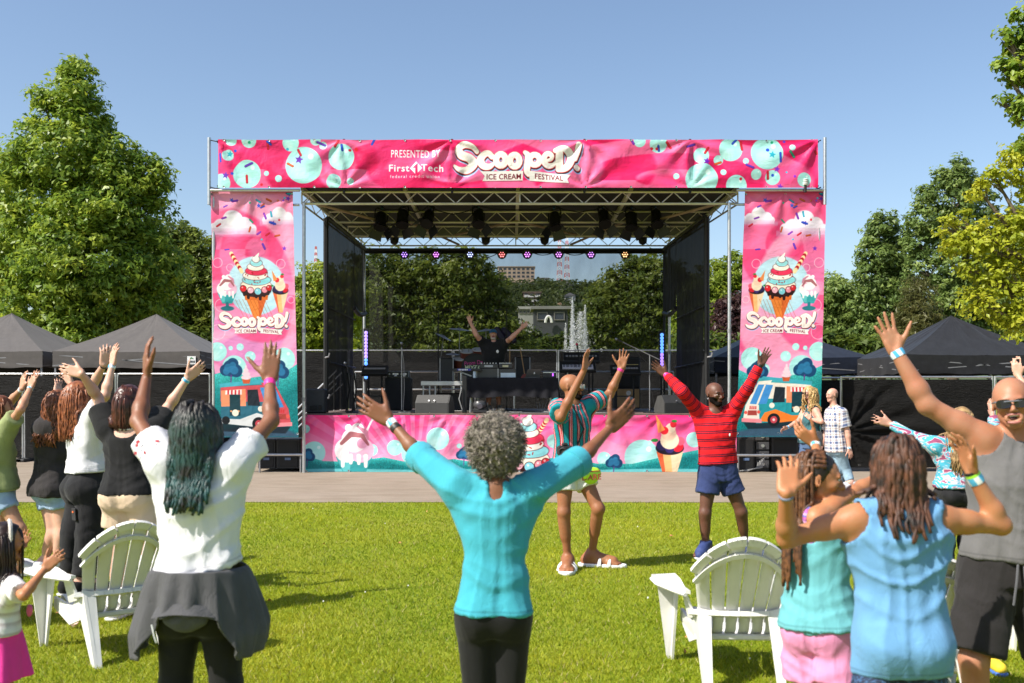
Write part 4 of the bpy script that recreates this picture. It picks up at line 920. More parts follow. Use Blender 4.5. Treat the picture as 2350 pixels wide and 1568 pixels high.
# roof: sloping skin, side valances, trusses
RX0, RX1 = XW(680, 20.3), XW(1706, 20.3); BX0, BX1 = XW(822, SB), XW(1536, SB)
zt_, zb_ = 5.76, 5.5
def roof_under():
    m, nt, b = nodes_of('roof_skin'); b.inputs['Roughness'].default_value = .7
    L(nt, ramp(nt, noise(nt, 1.2, 4, vscale=(1, 3, 1)), [(.35, (.010, .0075, .006)), (.65, (.022, .017, .013))]), b.inputs['Base Color']); return m
MB().box(((RX0+RX1)/2, (20.25+SB)/2+.1, 5.93), (RX1-RX0, SB-20.25+.5, .1), bev=.02).build('roof', roof_under(), stage)
MB().box(((RX0+RX1)/2, 20.22, 5.86), (RX1-RX0+.04, .03, .07)).build('roof_edge', BLK, stage)
def truss(y, x0, x1, zt, zb, n, r=.024, deep=.0, m=ALU):
    t = MB(); t.cyl((x0, y, zt), (x1, y, zt), r, n=8); top = t.build('truss', m, stage, True)
    MB().cyl((x0, y, zb), (x1, y, zb), r*1.15, n=8).build('bottom_chord', m, top, True)
    for i in range(n):
        a, b = x0+(x1-x0)*i/n, x0+(x1-x0)*(i+1)/n
        MB().cyl((a, y, zt if i % 2 else zb), (b, y, zb if i % 2 else zt), r*.55, n=5).build('diagonal', m, top, True)
    for x in (x0, (x0+x1)/2, x1): MB().cyl((x, y, zb), (x, y, zt), r*.7, n=6).build('upright', m, top, True)
    return top
truss(20.36, RX0+.1, RX1-.1, 5.74, 5.5, 34)
truss(22.6, RX0+.25, RX1-.25, 5.74, 5.5, 34, .02, m=TRUSSP)
truss(24.6, -4.05, 4.3, 5.74, 5.5, 32, .02, m=TRUSSP)
truss(26.2, -3.95, 4.15, 5.74, 5.5, 30, .018, m=TRUSSP)
for x in (RX0+.1, -2.2, .12, 2.45, RX1-.1): MB().box((x, (20.4+SB)/2, 5.82), (.07, SB-20.4, .08)).build('roof_beam', TRUSSP, stage)
for (a, b) in (((-2.4, 22.6), (-1.4, 26.2)), ((2.6, 22.6), (1.55, 26.2)), ((-4.1, 20.4), (-3.0, 22.6)), ((4.3, 20.4), (3.2, 22.6)), ((-1.4, 24.6), (.1, 22.6)), ((1.6, 24.6), (.1, 22.6))):
    MB().cyl((*a, 5.53), (*b, 5.53), .03, n=7).build('brace', mat('brace_wood', (.35, .25, .17), .6), stage, True)
# side trusses running front to back
for x0, x1 in ((RX0+.12, -4.02), (RX1-.12, 4.15)):
    for z in (5.48, 5.7): MB().cyl((x0, 20.36, z), (x1, SB, z), .02, n=6).build('side_chord', ALU, stage, True)
    for i in range(12):
        f = lambda q: np.array([x0+(x1-x0)*q, 20.36+(SB-20.36)*q, 0]); a, b = f(i/12), f((i+1)/12)
        MB().cyl(a+[0, 0, 5.7 if i % 2 else 5.48], b+[0, 0, 5.48 if i % 2 else 5.7], .011, n=5).build('side_diagonal', ALU, stage, True)
# posts
for px, y, z0, z1, r, m in ((697.5, 20.3, 0, 5.5, .034, STEEL), (1673.5, 20.3, 0, 5.5, .034, STEEL), (836, 26.6, DZ, 5.5, .035, STEEL), (1536, 26.6, DZ, 5.5, .035, STEEL)):
    p = MB().cyl((XW(px, y), y, z0), (XW(px, y), y, z1), r, n=10).build('post', m, stage, True)
    for z in (z0+1.5, z0+2.9): MB().cyl((XW(px, y), y, z-.04), (XW(px, y), y, z+.04), r*1.25, n=10).build('post_collar', STEEL_D, p, True)
for px, y in ((748, 21.8), (1622, 21.6)):
    MB().cyl((XW(px, y), y, DZ), (XW(px, y), y, 5.45), .06, n=8).build('black_post', BLK, stage, True)
    for z in (1.5, 2.4): MB().tube([(XW(px, y), y-.06, z), (XW(px, y)+.08, y-.1, z+.02), (XW(px, y)+.1, y-.1, z+.1)], .02, 6).build('clamp', STEEL_D, stage, True)
def scrim_mat(name, open_, c=(.010, .010, .009)):
    m, nt, b = nodes_of(name); out = nt.nodes['Material Output']; b.inputs['Roughness'].default_value = .85
    L(nt, ramp(nt, noise(nt, 1.5, 5, .7, vscale=(1, 1, .4)), [(.3, tuple(x*.7 for x in c)), (.7, tuple(x*1.6 for x in c))]), b.inputs['Base Color'])
    t = N(nt, 'ShaderNodeBsdfTransparent'); mx = N(nt, 'ShaderNodeMixShader')
    w = noise(nt, 2.0, 4, .6, vscale=(1, 1, .5)); mr = N(nt, 'ShaderNodeMapRange'); mr.inputs['From Min'].default_value = .3; mr.inputs['From Max'].default_value = .7; mr.inputs['To Min'].default_value = open_*.85; mr.inputs['To Max'].default_value = min(1, open_*1.12)
    L(nt, w, mr.inputs[0])
    L(nt, mr.outputs[0], mx.inputs[0]); L(nt, b.outputs[0], mx.inputs[1]); L(nt, t.outputs[0], mx.inputs[2]); L(nt, mx.outputs[0], out.inputs[0]); return m
SCRIM = scrim_mat('backdrop_mesh', .50); WING = scrim_mat('wing_mesh', .05, (.022, .019, .016)); WINGR = scrim_mat('wing_mesh_dark', .02, (.005, .005, .005))  # left wing's paler colour holds the glow of sun coming through its mesh
def wave(u, v, x0, y0, x1, y1, z0, z1, amp, fr, sd):
    o = np.ones_like(u); w = amp*(pnoise(np.c_[u*fr+sd, v*1.2+sd, o*sd])+.4*pnoise(np.c_[u*fr*2.7, v*3, o*sd+3]))
    dx, dy = x1-x0, y1-y0; l = math.hypot(dx, dy); return np.c_[x0+dx*u-dy/l*w, y0+dy*u+dx/l*w, z0+(z1-z0)*v]
sx0, sx1 = XW(838, 26.9), XW(1522, 26.9)
MB().gridv(lambda u, v: wave(u, v, sx0, 26.9, sx1, 26.9, DZ+1.25, 5.46, .03, 6, 1), 60, 30).build('backdrop', SCRIM, stage, True, sharp=False)
MB().box(((sx0+sx1)/2, 26.85, 5.44), (sx1-sx0+.2, .06, .11)).build('backdrop_header', mat('stage_black_cloth', (.006, .006, .006), .95), stage)
for x in (sx0-.04, sx1+.02): MB().cyl((x, 26.86, DZ+.2), (x, 26.86, 5.42), .035, n=6).build('backdrop_edge', BLK, stage, True)
def wing(xf, yf, xb, yb, m, sd, sgn):
    # the back third of the wing is cut away below shoulder height, as a doorway
    fx_ = lambda q: xf+(xb-xf)*q; fy_ = lambda q: yf+(yb-yf)*q
    MB().gridv(lambda u, v: wave(u, v, xf, yf, fx_(.66), fy_(.66), DZ+.05, 5.46, .05, 5, sd), 30, 30).build('wing_curtain', m, stage, True, sharp=False)
    MB().gridv(lambda u, v: wave(u, v, fx_(.66), fy_(.66), xb, yb, DZ+2.55-.06*0, 5.46, .05, 4, sd+4), 20, 20).build('wing_curtain', m, stage, True, sharp=False)
    MB().cyl((xf, yf, 5.46), (xb, yb, 5.46), .05, n=6).build('wing_rail', BLK, stage, True)
    MB().tube([(fx_(.66+.34*q), fy_(.66+.34*q), DZ+2.55-.1*math.sin(q*3.14)) for q in np.linspace(0, 1, 7)], .06, 6).build('wing_hem', BLK, stage, True)
    for z in (2.1, 3.3): MB().cyl((xf-sgn*.05, yf, DZ+z-1.0), (fx_(.64)-sgn*.05, fy_(.64), DZ+z-1.05), .02, n=5).build('wing_cable', BLK, stage, True)
wing(XW(752, 21.8), 21.8, XW(838, 26.5), 26.5, WING, 2, -1); wing(XW(1618, 21.6), 21.6, XW(1524, 26.5), 26.5, WINGR, 5, 1)
# guard rails at the back and sides of the deck
gr = thing('guard_rail', 'steel guard rail along the back edge of the stage deck', 'railing', (.1, 27.05, DZ))
for z in (1.0, .52): MB().cyl((sx0-.3, 27.05, DZ+z), (sx1+.3, 27.05, DZ+z), .021, n=8).build('rail', STEEL, gr, True)
for x in np.linspace(sx0-.3, sx1+.3, 7): MB().cyl((x, 27.05, DZ), (x, 27.05, DZ+1.0), .021, n=8).build('rail_post', STEEL, gr, True)
st = thing('stage_stairs', 'aluminium stair with handrails at the left side of the stage', 'stairs', (XW(712, 24), 24, 0))
for k in range(5): MB().box((XW(690, 24)-.1+.21*k, 24, .2+.21*k), (.26, .9, .04)).build('stair_tread', STEEL_D, st)
for yy in (23.55, 24.45):
    a, b = np.array([XW(690, 24)-.3, yy, .95]), np.array([XW(690, 24)+.95, yy, 2.15])
    MB().cyl(a, b, .022, n=7).build('handrail', STEEL, st, True); MB().cyl(a-[0, 0, .3], b-[0, 0, .3], .018, n=7).build('handrail', STEEL, st, True)
    for q in (.1, .95): MB().cyl(a+(b-a)*q-[0, 0, .9], a+(b-a)*q, .02, n=7).build('handrail_post', STEEL, st, True)
# banner frame pipes
fr = thing('banner_frame', 'grey scaffold pipe frame holding the pink banners round the stage', 'scaffold frame', (.1, 20.0, 0))
PB = 20.05
def pipe(a, b, r=.03, nm='pipe'): MB().cyl(a, b, r, n=10).build(nm, STEEL, fr, True)
for px in (480, 1893): pipe((XW(px, PB), PB, ZW(470, PB)), (XW(px, PB), PB, ZW(316, PB)), .035)
pipe((XW(478, PB), PB, ZW(437, PB)), (XW(688, PB), PB, ZW(437, PB))); pipe((XW(1690, PB), PB, ZW(436.5, PB)), (XW(1896, PB), PB, ZW(436.5, PB)))
pipe((XW(478, PB), PB+.12, ZW(468, PB)), (XW(684, PB), PB+.12, ZW(468, PB)), .025); pipe((XW(1690, PB), PB+.12, ZW(467, PB)), (XW(1786, PB), PB+.12, ZW(467, PB)), .025)
pipe((XW(487, PB), PB+.1, .0), (XW(487, PB), PB+.1, ZW(437, PB)), .034, 'mast_pipe'); pipe((XW(1884, PB), PB+.12, .0), (XW(1884, PB), PB+.12, ZW(437, PB)), .034, 'mast_pipe')
for px in (788, 1037, 1342, 1585):
    MB().box((XW(px, PB), PB+.08, (ZW(319, PB)+ZW(440, PB))/2), (.05, .05, ZW(317, PB)-ZW(442, PB)), bev=.01).build('upright', BLK, fr)
for z in (ZW(325, PB), ZW(426, PB)):
    MB().cyl((XW(497, PB), PB+.05, z), (XW(1880, PB), PB+.05, z), .02, n=6).build('crossbar', BLK, fr, True)
for px, py in ((484, 322), (484, 430), (1884, 322), (1884, 430)):
    MB().tube([(XW(px, PB), PB, ZW(py, PB)), (XW(px+(12 if px < 1000 else -6), PB), PB-.01, ZW(py+3, PB)), (XW(px+(20 if px < 1000 else -12), PB), PB, ZW(py+1, PB))], .012, 5).build('tie', BLK, fr)
for px in (588, 1785):
    pass
ws = thing('wind_sensor', 'small white weather sensor clamped to the pipe at the header banner right end', 'sensor', (XW(1846, PB), PB-.05, ZW(437, PB)))
c = np.array([XW(1846, PB), PB-.06, ZW(437, PB)])
MB().cyl(c-[0, 0, .05], c+[0, 0, .1], .03, n=8).build('bracket', BLK, ws, True)
for k in range(4): MB().lathe([(.03, 0), (.055, .01), (.055, .02), (.03, .03)], c+[0, 0, .09+.033*k], 12).build('shield_plate', mat('sensor_white', (.78, .78, .76), .4), ws, True)
MB().tube([c+[0, 0, .22], c+[-.05, 0, .27], c+[-.09, 0, .26]], .012, 6).build('cup_arm', mat('sensor_white', (.78, .78, .76), .4), ws, True); MB().ball(c+[-.1, 0, .26], .025, 8).build('wind_cup', mat('sensor_white', (.78, .78, .76), .4), ws, True)
# low rails and bass speakers under the side banners
SPK = mat('speaker_grille', (.010, .010, .011), .6, .2, bmp=.4, bs=300)
def sub(label, x0, x1, y0, y1, d, grp):
    X0, X1, Z0, Z1 = XW(x0, d), XW(x1, d), max(.02, ZW(y1, d)), ZW(y0, d); t = thing('bass_speaker', label, 'speaker', ((X0+X1)/2, d+.4, Z0), group=grp); cx, cz = (X0+X1)/2, (Z0+Z1)/2
    MB().box((cx, d+.4, cz), (X1-X0, .8, Z1-Z0), bev=.015).build('cabinet', BLKP, t); MB().box((cx, d-.012, cz), (X1-X0-.08, .02, Z1-Z0-.08), bev=.006).build('grille', SPK, t)
    MB().box((cx, d-.028, cz-.1), (.12, .012, .05)).build('badge', mat('badge_blue', (.1, .16, .3), .4), t)
S_ = 'bass speakers under the side banners'
sub('left black bass speaker under the left banner', 592, 632, 1008, 1076, 20.6, S_); sub('right black bass speaker under the left banner', 634, 688, 1008, 1076, 20.6, S_)
sub('left black bass speaker under the right banner', 1692, 1732, 1004, 1082, 20.5, S_); sub('right black bass speaker under the right banner', 1772, 1832, 1004, 1082, 20.5, S_)
am = thing('amp_rack', 'open black amplifier rack between the bass speakers at right', 'amp rack', (XW(1752, 20.5), 20.8, 0))
MB().box((XW(1752, 20.5), 20.95, .45), (.3, .7, .88), bev=.01).build('rack_case', BLKP, am)
for k in range(4):
    u = MB().box((XW(1752, 20.5), 20.58, .16+.19*k), (.27, .03, .15), bev=.005).build('rack_unit', mat('rack_grey', (.06, .06, .065), .5), am); MB().cyl((XW(1752, 20.5), 20.565, .16+.19*k), (XW(1752, 20.5), 20.54, .16+.19*k), .035, n=12).build('knob', mat('knob_silver', (.5, .5, .52), .3, .8), u, True)
cb = MB(); r_ = random.Random(4)
for k in range(5): cb.tube([(XW(1740+4*k, 20.5), 20.5, .2+.03*k), (XW(1735+3*k, 20.5), 20.42, .1), (XW(1715-6*k, 20.4), 20.4, .03)], .009, 5)
tag(cb.build('cables', mat('cable_grey', (.25, .25, .25), .5), None, True), 'loose pale cables hanging at the foot of the amplifier rack', 'cable')
for px0, px1, py, d in ((592, 694, 1044, 20.35), (1690, 1830, 1045, 20.3)):
    rl = thing('barrier_rail', 'low steel rail crossing the bass speakers at '+('left' if px0 < 1000 else 'right'), 'rail', (XW((px0+px1)/2, d), d, 0))
    MB().cyl((XW(px0, d), d, ZW(py, d)), (XW(px1, d), d, ZW(py, d)), .026, n=8).build('rail', STEEL, rl, True)
    for p in (px0+4, px1-4): MB().cyl((XW(p, d), d, 0), (XW(p, d), d, ZW(py, d)), .02, n=7).build('rail_foot', STEEL_D, rl, True)

# ---- lights in the roof
LY = 22.45
def stage_light(label, px, py, yaw, tilt, src=None):
    t = thing('stage_light', label, 'stage light', (XW(px, LY), LY, ZW(py, LY)), group='black spotlights hanging from the roof truss')
    return t
def make_spot():
    t = thing('stage_light', 'x', 'stage light', (0, 0, 0), group='black spotlights hanging from the roof truss')
    MB().lathe([(.05, .16), (.10, .14), (.115, .06), (.115, -.14), (.13, -.15), (.13, -.2)], (0, 0, 0), 16, (0, 0, 1)).build('body', BLK, t, True)
    MB().lathe([(.0, -.165), (.105, -.16), (.105, -.15), (0, -.14)], (0, 0, 0), 16).build('lens', mat('lens_glass', (.12, .14, .2), .08, .3), t, True)
    for k in range(4):
        a = k*math.pi/2; u = np.array([math.cos(a), math.sin(a), 0]); v = np.array([-math.sin(a), math.cos(a), 0])
        P = [u*.125+v*.11+[0, 0, -.2], u*.125-v*.11+[0, 0, -.2], u*.235-v*.14+[0, 0, -.34], u*.235+v*.14+[0, 0, -.34]]
        MB().prism(P, None, u*.006).build('barn_door', mat('barn_door', (.016, .018, .024), .35, .4), t)
    y = MB()
    y.tube([(.135, 0, 0), (.14, 0, .2), (.1, 0, .27), (-.1, 0, .27), (-.14, 0, .2), (-.135, 0, 0)], .014, 6); y.build('yoke', BLK, t, True)
    MB().box((0, 0, .31), (.05, .05, .09), bev=.01).build('clamp', mat('clamp_blue', (.05, .1, .3), .35, .6), t)
    return t
spot = make_spot()
SP = [(874, 505, 'first from the left', .5, .5), (924, 500, 'second from the left', .5, -.5), (983, 500, 'third from the left', .65, -.8), (1098, 500, 'fourth from the left', .6, .5), (1273, 505, 'fifth from the left', .5, -.4), (1386, 500, 'sixth from the left', .6, .6), (1449, 505, 'seventh from the left', .45, .5), (1506, 500, 'eighth from the left, rightmost', .5, .7)]
for i, (px, py, w_, tl, yw) in enumerate(SP):
    o = spot if i == 0 else copy_tree(spot)
    o.location = (XW(px, LY), LY, ZW(py, LY)); o.rotation_euler = (-tl*.9, yw*.55, yw); o.scale = (1.12,)*3
    o['label'] = 'black barn door spotlight hanging from the roof, '+w_
cbm = MB()
for i in range(len(SP)-1):
    a, b = SP[i], SP[i+1]; p0, p1 = W(a[0], 472, LY), W(b[0], 472, LY); m_ = (p0+p1)/2-[0, 0, .10+.05*(i % 3)]
    cbm.tube([p0, p0*.6+m_*.4-[0, 0, .04], m_, p1*.6+m_*.4-[0, 0, .04], p1], .012, 5)
tag(cbm.build('light_cables', BLK, None, True), 'black cables looping between the spotlights in the roof', 'cable')
for i, px in enumerate((905, 1115, 1250, 1475)):
    y = 25.4; t = thing('stage_blinder', 'small dark lamp hanging at the rear truss, %s' % ('leftmost', 'second from left', 'third from left', 'rightmost')[i], 'stage light', (XW(px, y), y, ZW(552, y)), group='small dark lamps at the rear truss')
    MB().lathe([(.06, .1), (.1, .06), (.12, -.08)], (XW(px, y), y, ZW(552, y)), 12, (0, -.5, -1)).build('body', BLK, t, True); MB().cyl((XW(px, y), y, ZW(552, y)+.05), (XW(px, y), y, 5.5), .015, n=6).build('hanger', BLK, t, True)
PC = [('purple', (.32, .05, 1.)), ('violet pink', (.75, .05, .95)), ('pale blue', (.35, .45, 1.)), ('red', (1., .02, .02)), ('magenta violet', (.7, .04, .9)), ('pinkish purple', (.62, .06, .85)), ('deep violet', (.5, .04, .9)), ('amber', (1., .42, .03))]
PY = 26.6
def par(label, px, col, i):
    c = np.array([XW(px, PY), PY, ZW(584, PY)]); t = thing('par_light', label, 'stage light', c, group='coloured lamps along the rear pipe')
    MB().lathe([(.06, .2), (.105, .15), (.115, .0), (.125, -.02), (.125, -.05), (.1, -.05)], c, 18, (0, 1, .18)).build('housing', BLK, t, True)
    l = MB().lathe([(.0, -.035), (.1, -.035), (.1, -.03)], c, 18, (0, 1, .18)).build('lens', emit('par_glow_%d' % i, col, .9), t, True)
    for k in range(7):
        a = k*math.pi/3; q = np.array([math.cos(a), 0, math.sin(a)])*(.062 if k else 0); MB().ball(c+q+[0, -.045, -.008], .02, 6).build('led', emit('par_led_%d' % i, tuple(.2+.8*x for x in col), 1.8), l, True)
    MB().tube([c+[.13, .05, 0], c+[.13, .05, .15], c+[-.13, .05, .15], c+[-.13, .05, 0]], .012, 5).build('yoke', BLK, t, True)
for i, (px, (nm, col)) in enumerate(zip((928.5, 1001, 1079, 1152, 1210, 1282, 1356, 1434), PC)): par('glowing %s lamp on the rear pipe above the backdrop' % nm, px, col, i)
pc_ = MB(); xs_ = (928.5, 1001, 1079, 1152, 1210, 1282, 1356, 1434)
for a, b in zip(xs_[:-1], xs_[1:]):
    p0, p1 = W(a, 572, PY), W(b, 572, PY); pc_.tube([p0+(p1-p0)*q-[0, 0, (.10+.06*((a*7) % 3))*4*q*(1-q)] for q in np.linspace(0, 1, 9)], .012, 5)
tag(pc_.build('lamp_cables', BLK, None, True), 'black cables drooping between the coloured lamps', 'cable')
tag(MB().cyl((XW(838, PY), PY+.02, ZW(572, PY)), (XW(1530, PY), PY+.02, ZW(572, PY)), .03, n=8).build('lamp_pipe', BLK, None, True), 'black pipe that carries the coloured lamps above the backdrop', 'pipe')

# ---- gear on the deck
def led_tower(label, px, y0, y1, n, d, cols):
    x = XW(px, d); t = thing('led_bar', label, 'light bar', (x, d, DZ)); z1, z0 = ZW(y0, d), ZW(y1, d)
    MB().box((x, d+.05, (z1+z0)/2), (.14, .09, z1-z0+.14), bev=.01).build('housing', BLK, t); MB().lathe([(.3, 0), (.3, .03), (.03, .05), (.03, z0-DZ)], (x, d+.05, DZ), 12).build('stand', BLK, t, True)
    for k in range(n):
        z = z1+(z0-z1)*(k+.5)/n; c = cols(k/(n-1)); MB().ball((x, d-.005, z), (.046, .02, .046), 10).build('led', emit('bar_led_%d' % int(c[0]*100), c, 1.3), t, True)
led_tower('upright bar of purple to blue lights at the left of the backdrop', 840, 760, 870, 14, 25.6, lambda q: (.32, .22, .9) if q < .55 else (.10, .28, .95))
led_tower('upright bar of blue to purple lights at the right of the backdrop', 1519, 765, 848, 11, 25.6, lambda q: (.10, .20, .95) if q < .55 else (.30, .18, .9))
def mic(t, tip, dirn, m=None, L_=.17):
    d = unit(np.array(dirn, float)); tip = np.array(tip); b = MB().lathe([(.012, L_), (.018, .06), (.02, .045)], tip, 10, -d).build('microphone', BLKP, t, True)
    MB().ball(tip-d*.02, .032, 10).build('grille', m or mat('mic_grille', (.25, .27, .3), .4, .8), b, True)
def mic_stand(label, px, pyb, d, pytop, boom=None, head=None, m=STEEL_D, hm=None):
    x = XW(px, d); zt = ZW(pytop, d); t = thing('microphone_stand', label, 'microphone stand', (x, d, DZ)); y = d
    MB().cyl((x, y, DZ+.02), (x, y, zt), .012, n=7).build('pole', m, t, True)
    MB().lathe([(.14, 0), (.14, .015), (.03, .04), (.015, .06)], (x, y, DZ), 14).build('base', BLK, t, True)
    top = np.array([x, y, zt])
    if boom is not None:
        e = W(boom[0], boom[1], d); s = top-(e-top)*.35; MB().cyl(s, e, .01, n=6).build('boom', m, t, True); mic(t, e+unit(e-top)*.12, e-top, hm)
        MB().tube([e, (e+top)/2-[0, .03, .06], top-[.03, .03, .2], np.array([x+.02, y-.02, DZ+.6]), np.array([x+.12, y-.05, DZ+.02])], .006, 4).build('cable', BLK, t, True)
    else:
        mic(t, top+[0, -.06, .1], (0, -.6, 1), hm); MB().tube([top, top+[.05, -.03, -.35], (x+.06, y-.05, DZ+.5), (x+.03, y, DZ+.02)], .006, 4).build('cable', mat('cable_grey', (.25, .25, .25), .5), t, True)
mic_stand('boom microphone stand at the far left of the stage', 808, 950, 21.6, 864, (797, 843), m=BLK)
mic_stand('straight silver microphone stand left of the DJ table', 922, 949, 21.4, 797)
mic_stand('boom microphone stand reaching left above the red sweater man', 1491, 948, 21.5, 815, (1424, 783))
mic_stand('black microphone stand with a red capped microphone by the keyboards', 1330, 940, 23.4, 818, (1326, 800), m=BLK, hm=mat('mic_red', (.6, .03, .1), .5))
mic_stand('tall overhead boom stand above the drum kit', 1006, 930, 24.6, 714, (1052, 706), m=BLK)
mic_stand('tall black stand behind the DJ', 1163, 930, 25.0, 708, (1146, 711), m=BLK)
def amp(label, x0, x1, y0, y1, d, m, head=None, gm=None, front=None):
    X0, X1, Z1, Z0 = XW(x0, d), XW(x1, d), ZW(y0, d), ZW(y1, d); cx, cz = (X0+X1)/2, (Z0+Z1)/2
    t = thing('amplifier', label, 'amplifier', (cx, d+.2, Z0)); MB().box((cx, d+.2, cz), (X1-X0, .4, Z1-Z0), bev=.02).build('cabinet', m, t); MB().box((cx, d-.008, cz), (X1-X0-.07, .02, Z1-Z0-.07), bev=.006).build('grille', gm or SPK, t)
    for q in (-1, 1): MB().box((cx+q*(X1-X0)*.5, d+.2, Z1-.1), (.02, .14, .04), bev=.008).build('handle', BLK, t)
    return t, cx, cz, X0, X1, Z0, Z1
amp('tall black bass amplifier cabinet left of the riser', 883, 943, 867, 941.5, 24.4, BLKP)
ah = thing('amplifier', 'silver edged amplifier head on the tall black bass cabinet', 'amplifier', (XW(912, 24.4), 24.6, ZW(867, 24.4))); X0, X1 = XW(887, 24.4), XW(938, 24.4); z_ = ZW(867, 24.4)
MB().box(((X0+X1)/2, 24.6, z_+.085), (X1-X0, .34, .165), bev=.012).build('case', mat('head_edge', (.30, .32, .36), .35, .7), ah); MB().box(((X0+X1)/2, 24.42, z_+.085), (X1-X0-.03, .02, .135)).build('front_panel', BLKP, ah)
for k in range(5): MB().cyl(((X0+X1)/2-.2+.1*k, 24.41, z_+.09), ((X0+X1)/2-.2+.1*k, 24.385, z_+.09), .022, n=10).build('knob', mat('knob_silver', (.5, .5, .52), .3, .8), ah, True)
for q in (-.05, .16): MB().box(((X0+X1)/2+q, 24.405, z_+.07), (.06, .012, .08)).build('sticker', mat('patch_white', (.72, .72, .72), .6), ah)
amp('black guitar cabinet at the back right', 1415, 1469, 856, 890, 25.2, BLKP)
tn_, cx, cz, X0, X1, Z0, Z1 = amp('tan fronted guitar cabinet below the black one', 1411, 1470, 890, 938.5, 25.0, BLKP, gm=mat('tan_grille', (.42, .27, .13), .85, bmp=.3, bs=200))
MB().cyl((cx+.02, 24.985, cz+.13), (cx+.02, 24.97, cz+.13), .06, n=18).build('round_badge', mat('patch_white', (.72, .72, .72), .6), tn_, True); MB().box((cx+.06, 24.975, cz-.0), (.2, .012, .06)).build('badge', mat('patch_pale_blue', (.5, .6, .7), .6), tn_)
hd, cx, cz, X0, X1, Z0, Z1 = amp('black amplifier head with a gold control strip', 1412, 1469, 820, 846, 25.4, BLKP)
MB().box((cx, 25.385, Z0+.07), (X1-X0-.1, .02, .075)).build('control_strip', mat('gold_strip', (.55, .43, .16), .4, .3), hd)
for k in range(7): MB().cyl((cx-.2+.065*k, 25.375, Z0+.07), (cx-.2+.065*k, 25.355, Z0+.07), .016, n=8).build('knob', BLK, hd, True)
def wedge(label, x0, x1, d, rz):
    X0, X1 = XW(x0, d), XW(x1, d); w = X1-X0; t = thing('monitor_wedge', label, 'speaker', ((X0+X1)/2, d+.25, DZ), group='black floor monitors')
    prof = [(0, 0), (.48, 0), (.48, .12), (.32, .37), (.14, .39), (0, .22)]   # seen from the side, the back faces the audience
    P = [((X0+X1)/2-w/2, d+.1+y, DZ+z) for y, z in prof]
    MB().prism(P, None, (w, 0, 0)).build('cabinet', mat('wedge_paint', (.028, .028, .028), .55, bmp=.3, bs=150), t)
    for q in (-1, 1): MB().prism([((X0+X1)/2+q*(w/2+.004), d+.1+y*.96+.01, DZ+z*.96+.006) for y, z in prof], None, (q*.012, 0, 0)).build('side_plate', mat('wedge_side', (.06, .06, .058), .5), t)
    for q in (-.06, .06): MB().cyl(((X0+X1)/2+q, d+.11, DZ+.26), ((X0+X1)/2+q, d+.09, DZ+.27), .015, n=8).build('socket', mat('knob_silver', (.5, .5, .52), .3, .8), t, True)
    t.rotation_euler = (0, 0, rz); return t
wedge('black floor monitor at the stage front left of the DJ table', 955, 1032, 21.0, -.22); wedge('black floor monitor at the stage front by the red sweater man', 1519, 1590, 21.0, .35)
bs2 = thing('loudspeaker', 'large dark loudspeaker at the left front corner of the stage', 'speaker', (XW(722, 21.0), 21.2, DZ)); X0, X1 = XW(701, 21), XW(744, 21); cx = (X0+X1)/2; h_ = ZW(892, 21)-DZ
MB().box((cx, 21.2, DZ+h_/2), (X1-X0, .38, h_), bev=.03).build('cabinet', mat('speaker_blue_black', (.020, .024, .030), .5), bs2)
MB().box((cx-.03, 21.0, DZ+.12), (.16, .02, .09), bev=.006).build('port', BLK, bs2); MB().box((cx+.11, 21.0, DZ+.12), (.07, .02, .1), bev=.006).build('handle_recess', BLK, bs2)
# riser, drum kit
rz_ = thing('drum_riser', 'low platform with a pale metal edge behind the DJ table', 'riser', (XW(1015, 23.6), 24, DZ)); X0, X1 = XW(966, 23.3), XW(1120, 23.3); zr = ZW(875, 23.3)
MB().box(((X0+X1)/2, 24.3, zr-.05), (X1-X0, 2.0, .10), bev=.006).build('platform', mat('riser_edge', (.62, .62, .6), .4, .5), rz_); MB().box(((X0+X1)/2, 24.3, zr+.006), (X1-X0-.06, 1.94, .012)).build('platform_top', BLK, rz_)
for x in (X0+.05, X0+.2, X0+.33, X1-.3):
    for y in (23.36, 25.2): MB().cyl((x, y, DZ), (x, y, zr-.1), .022, n=7).build('leg', STEEL, rz_, True)
MB().box((XW(1020, 23.6)+.2, 24.2, DZ+.22), (.9, .6, .42), bev=.02).build('storage_case', BLKP, rz_)
dr = thing('drum_kit', 'drum kit with a lettered black bass drum behind the DJ', 'drum kit', (XW(1085, 24.3), 24.3, zr)); WOOD = mat('drum_wood', (.14, .035, .02), .3, var=.3); CYM = mat('cymbal_brass', (.35, .28, .25), .3, .8)
bc = W(1091, 846, 24.0); bc[2] = zr+.34
MB().lathe([(.33, 0), (.33, .42)], bc, 28, (0, 1, 0)).build('bass_drum', WOOD, dr, True)
hp = MB().lathe([(0, -.004), (.30, -.004), (.315, -.012), (.34, -.012), (.34, .03), (.33, .03)], bc, 28, (0, 1, 0)).build('drum_head', BLKP, dr, True)
for px, py, r, h in ((1072, 806, .17, .2), (1098, 802, .16, .2), (1112, 812, .15, .18), (1058, 822, .2, .26)):
    c = W(px, py, 24.2); d_ = MB().lathe([(r, 0), (r, -h), (r*.2, -h)], c, 18, (0, -.35, 1)).build('tom_drum', WOOD, dr, True); MB().lathe([(0, .004), (r*1.02, .004), (r*1.02, -.015)], c, 18, (0, -.35, 1)).build('skin', mat('drum_skin', (.6, .6, .58), .5), d_, True)
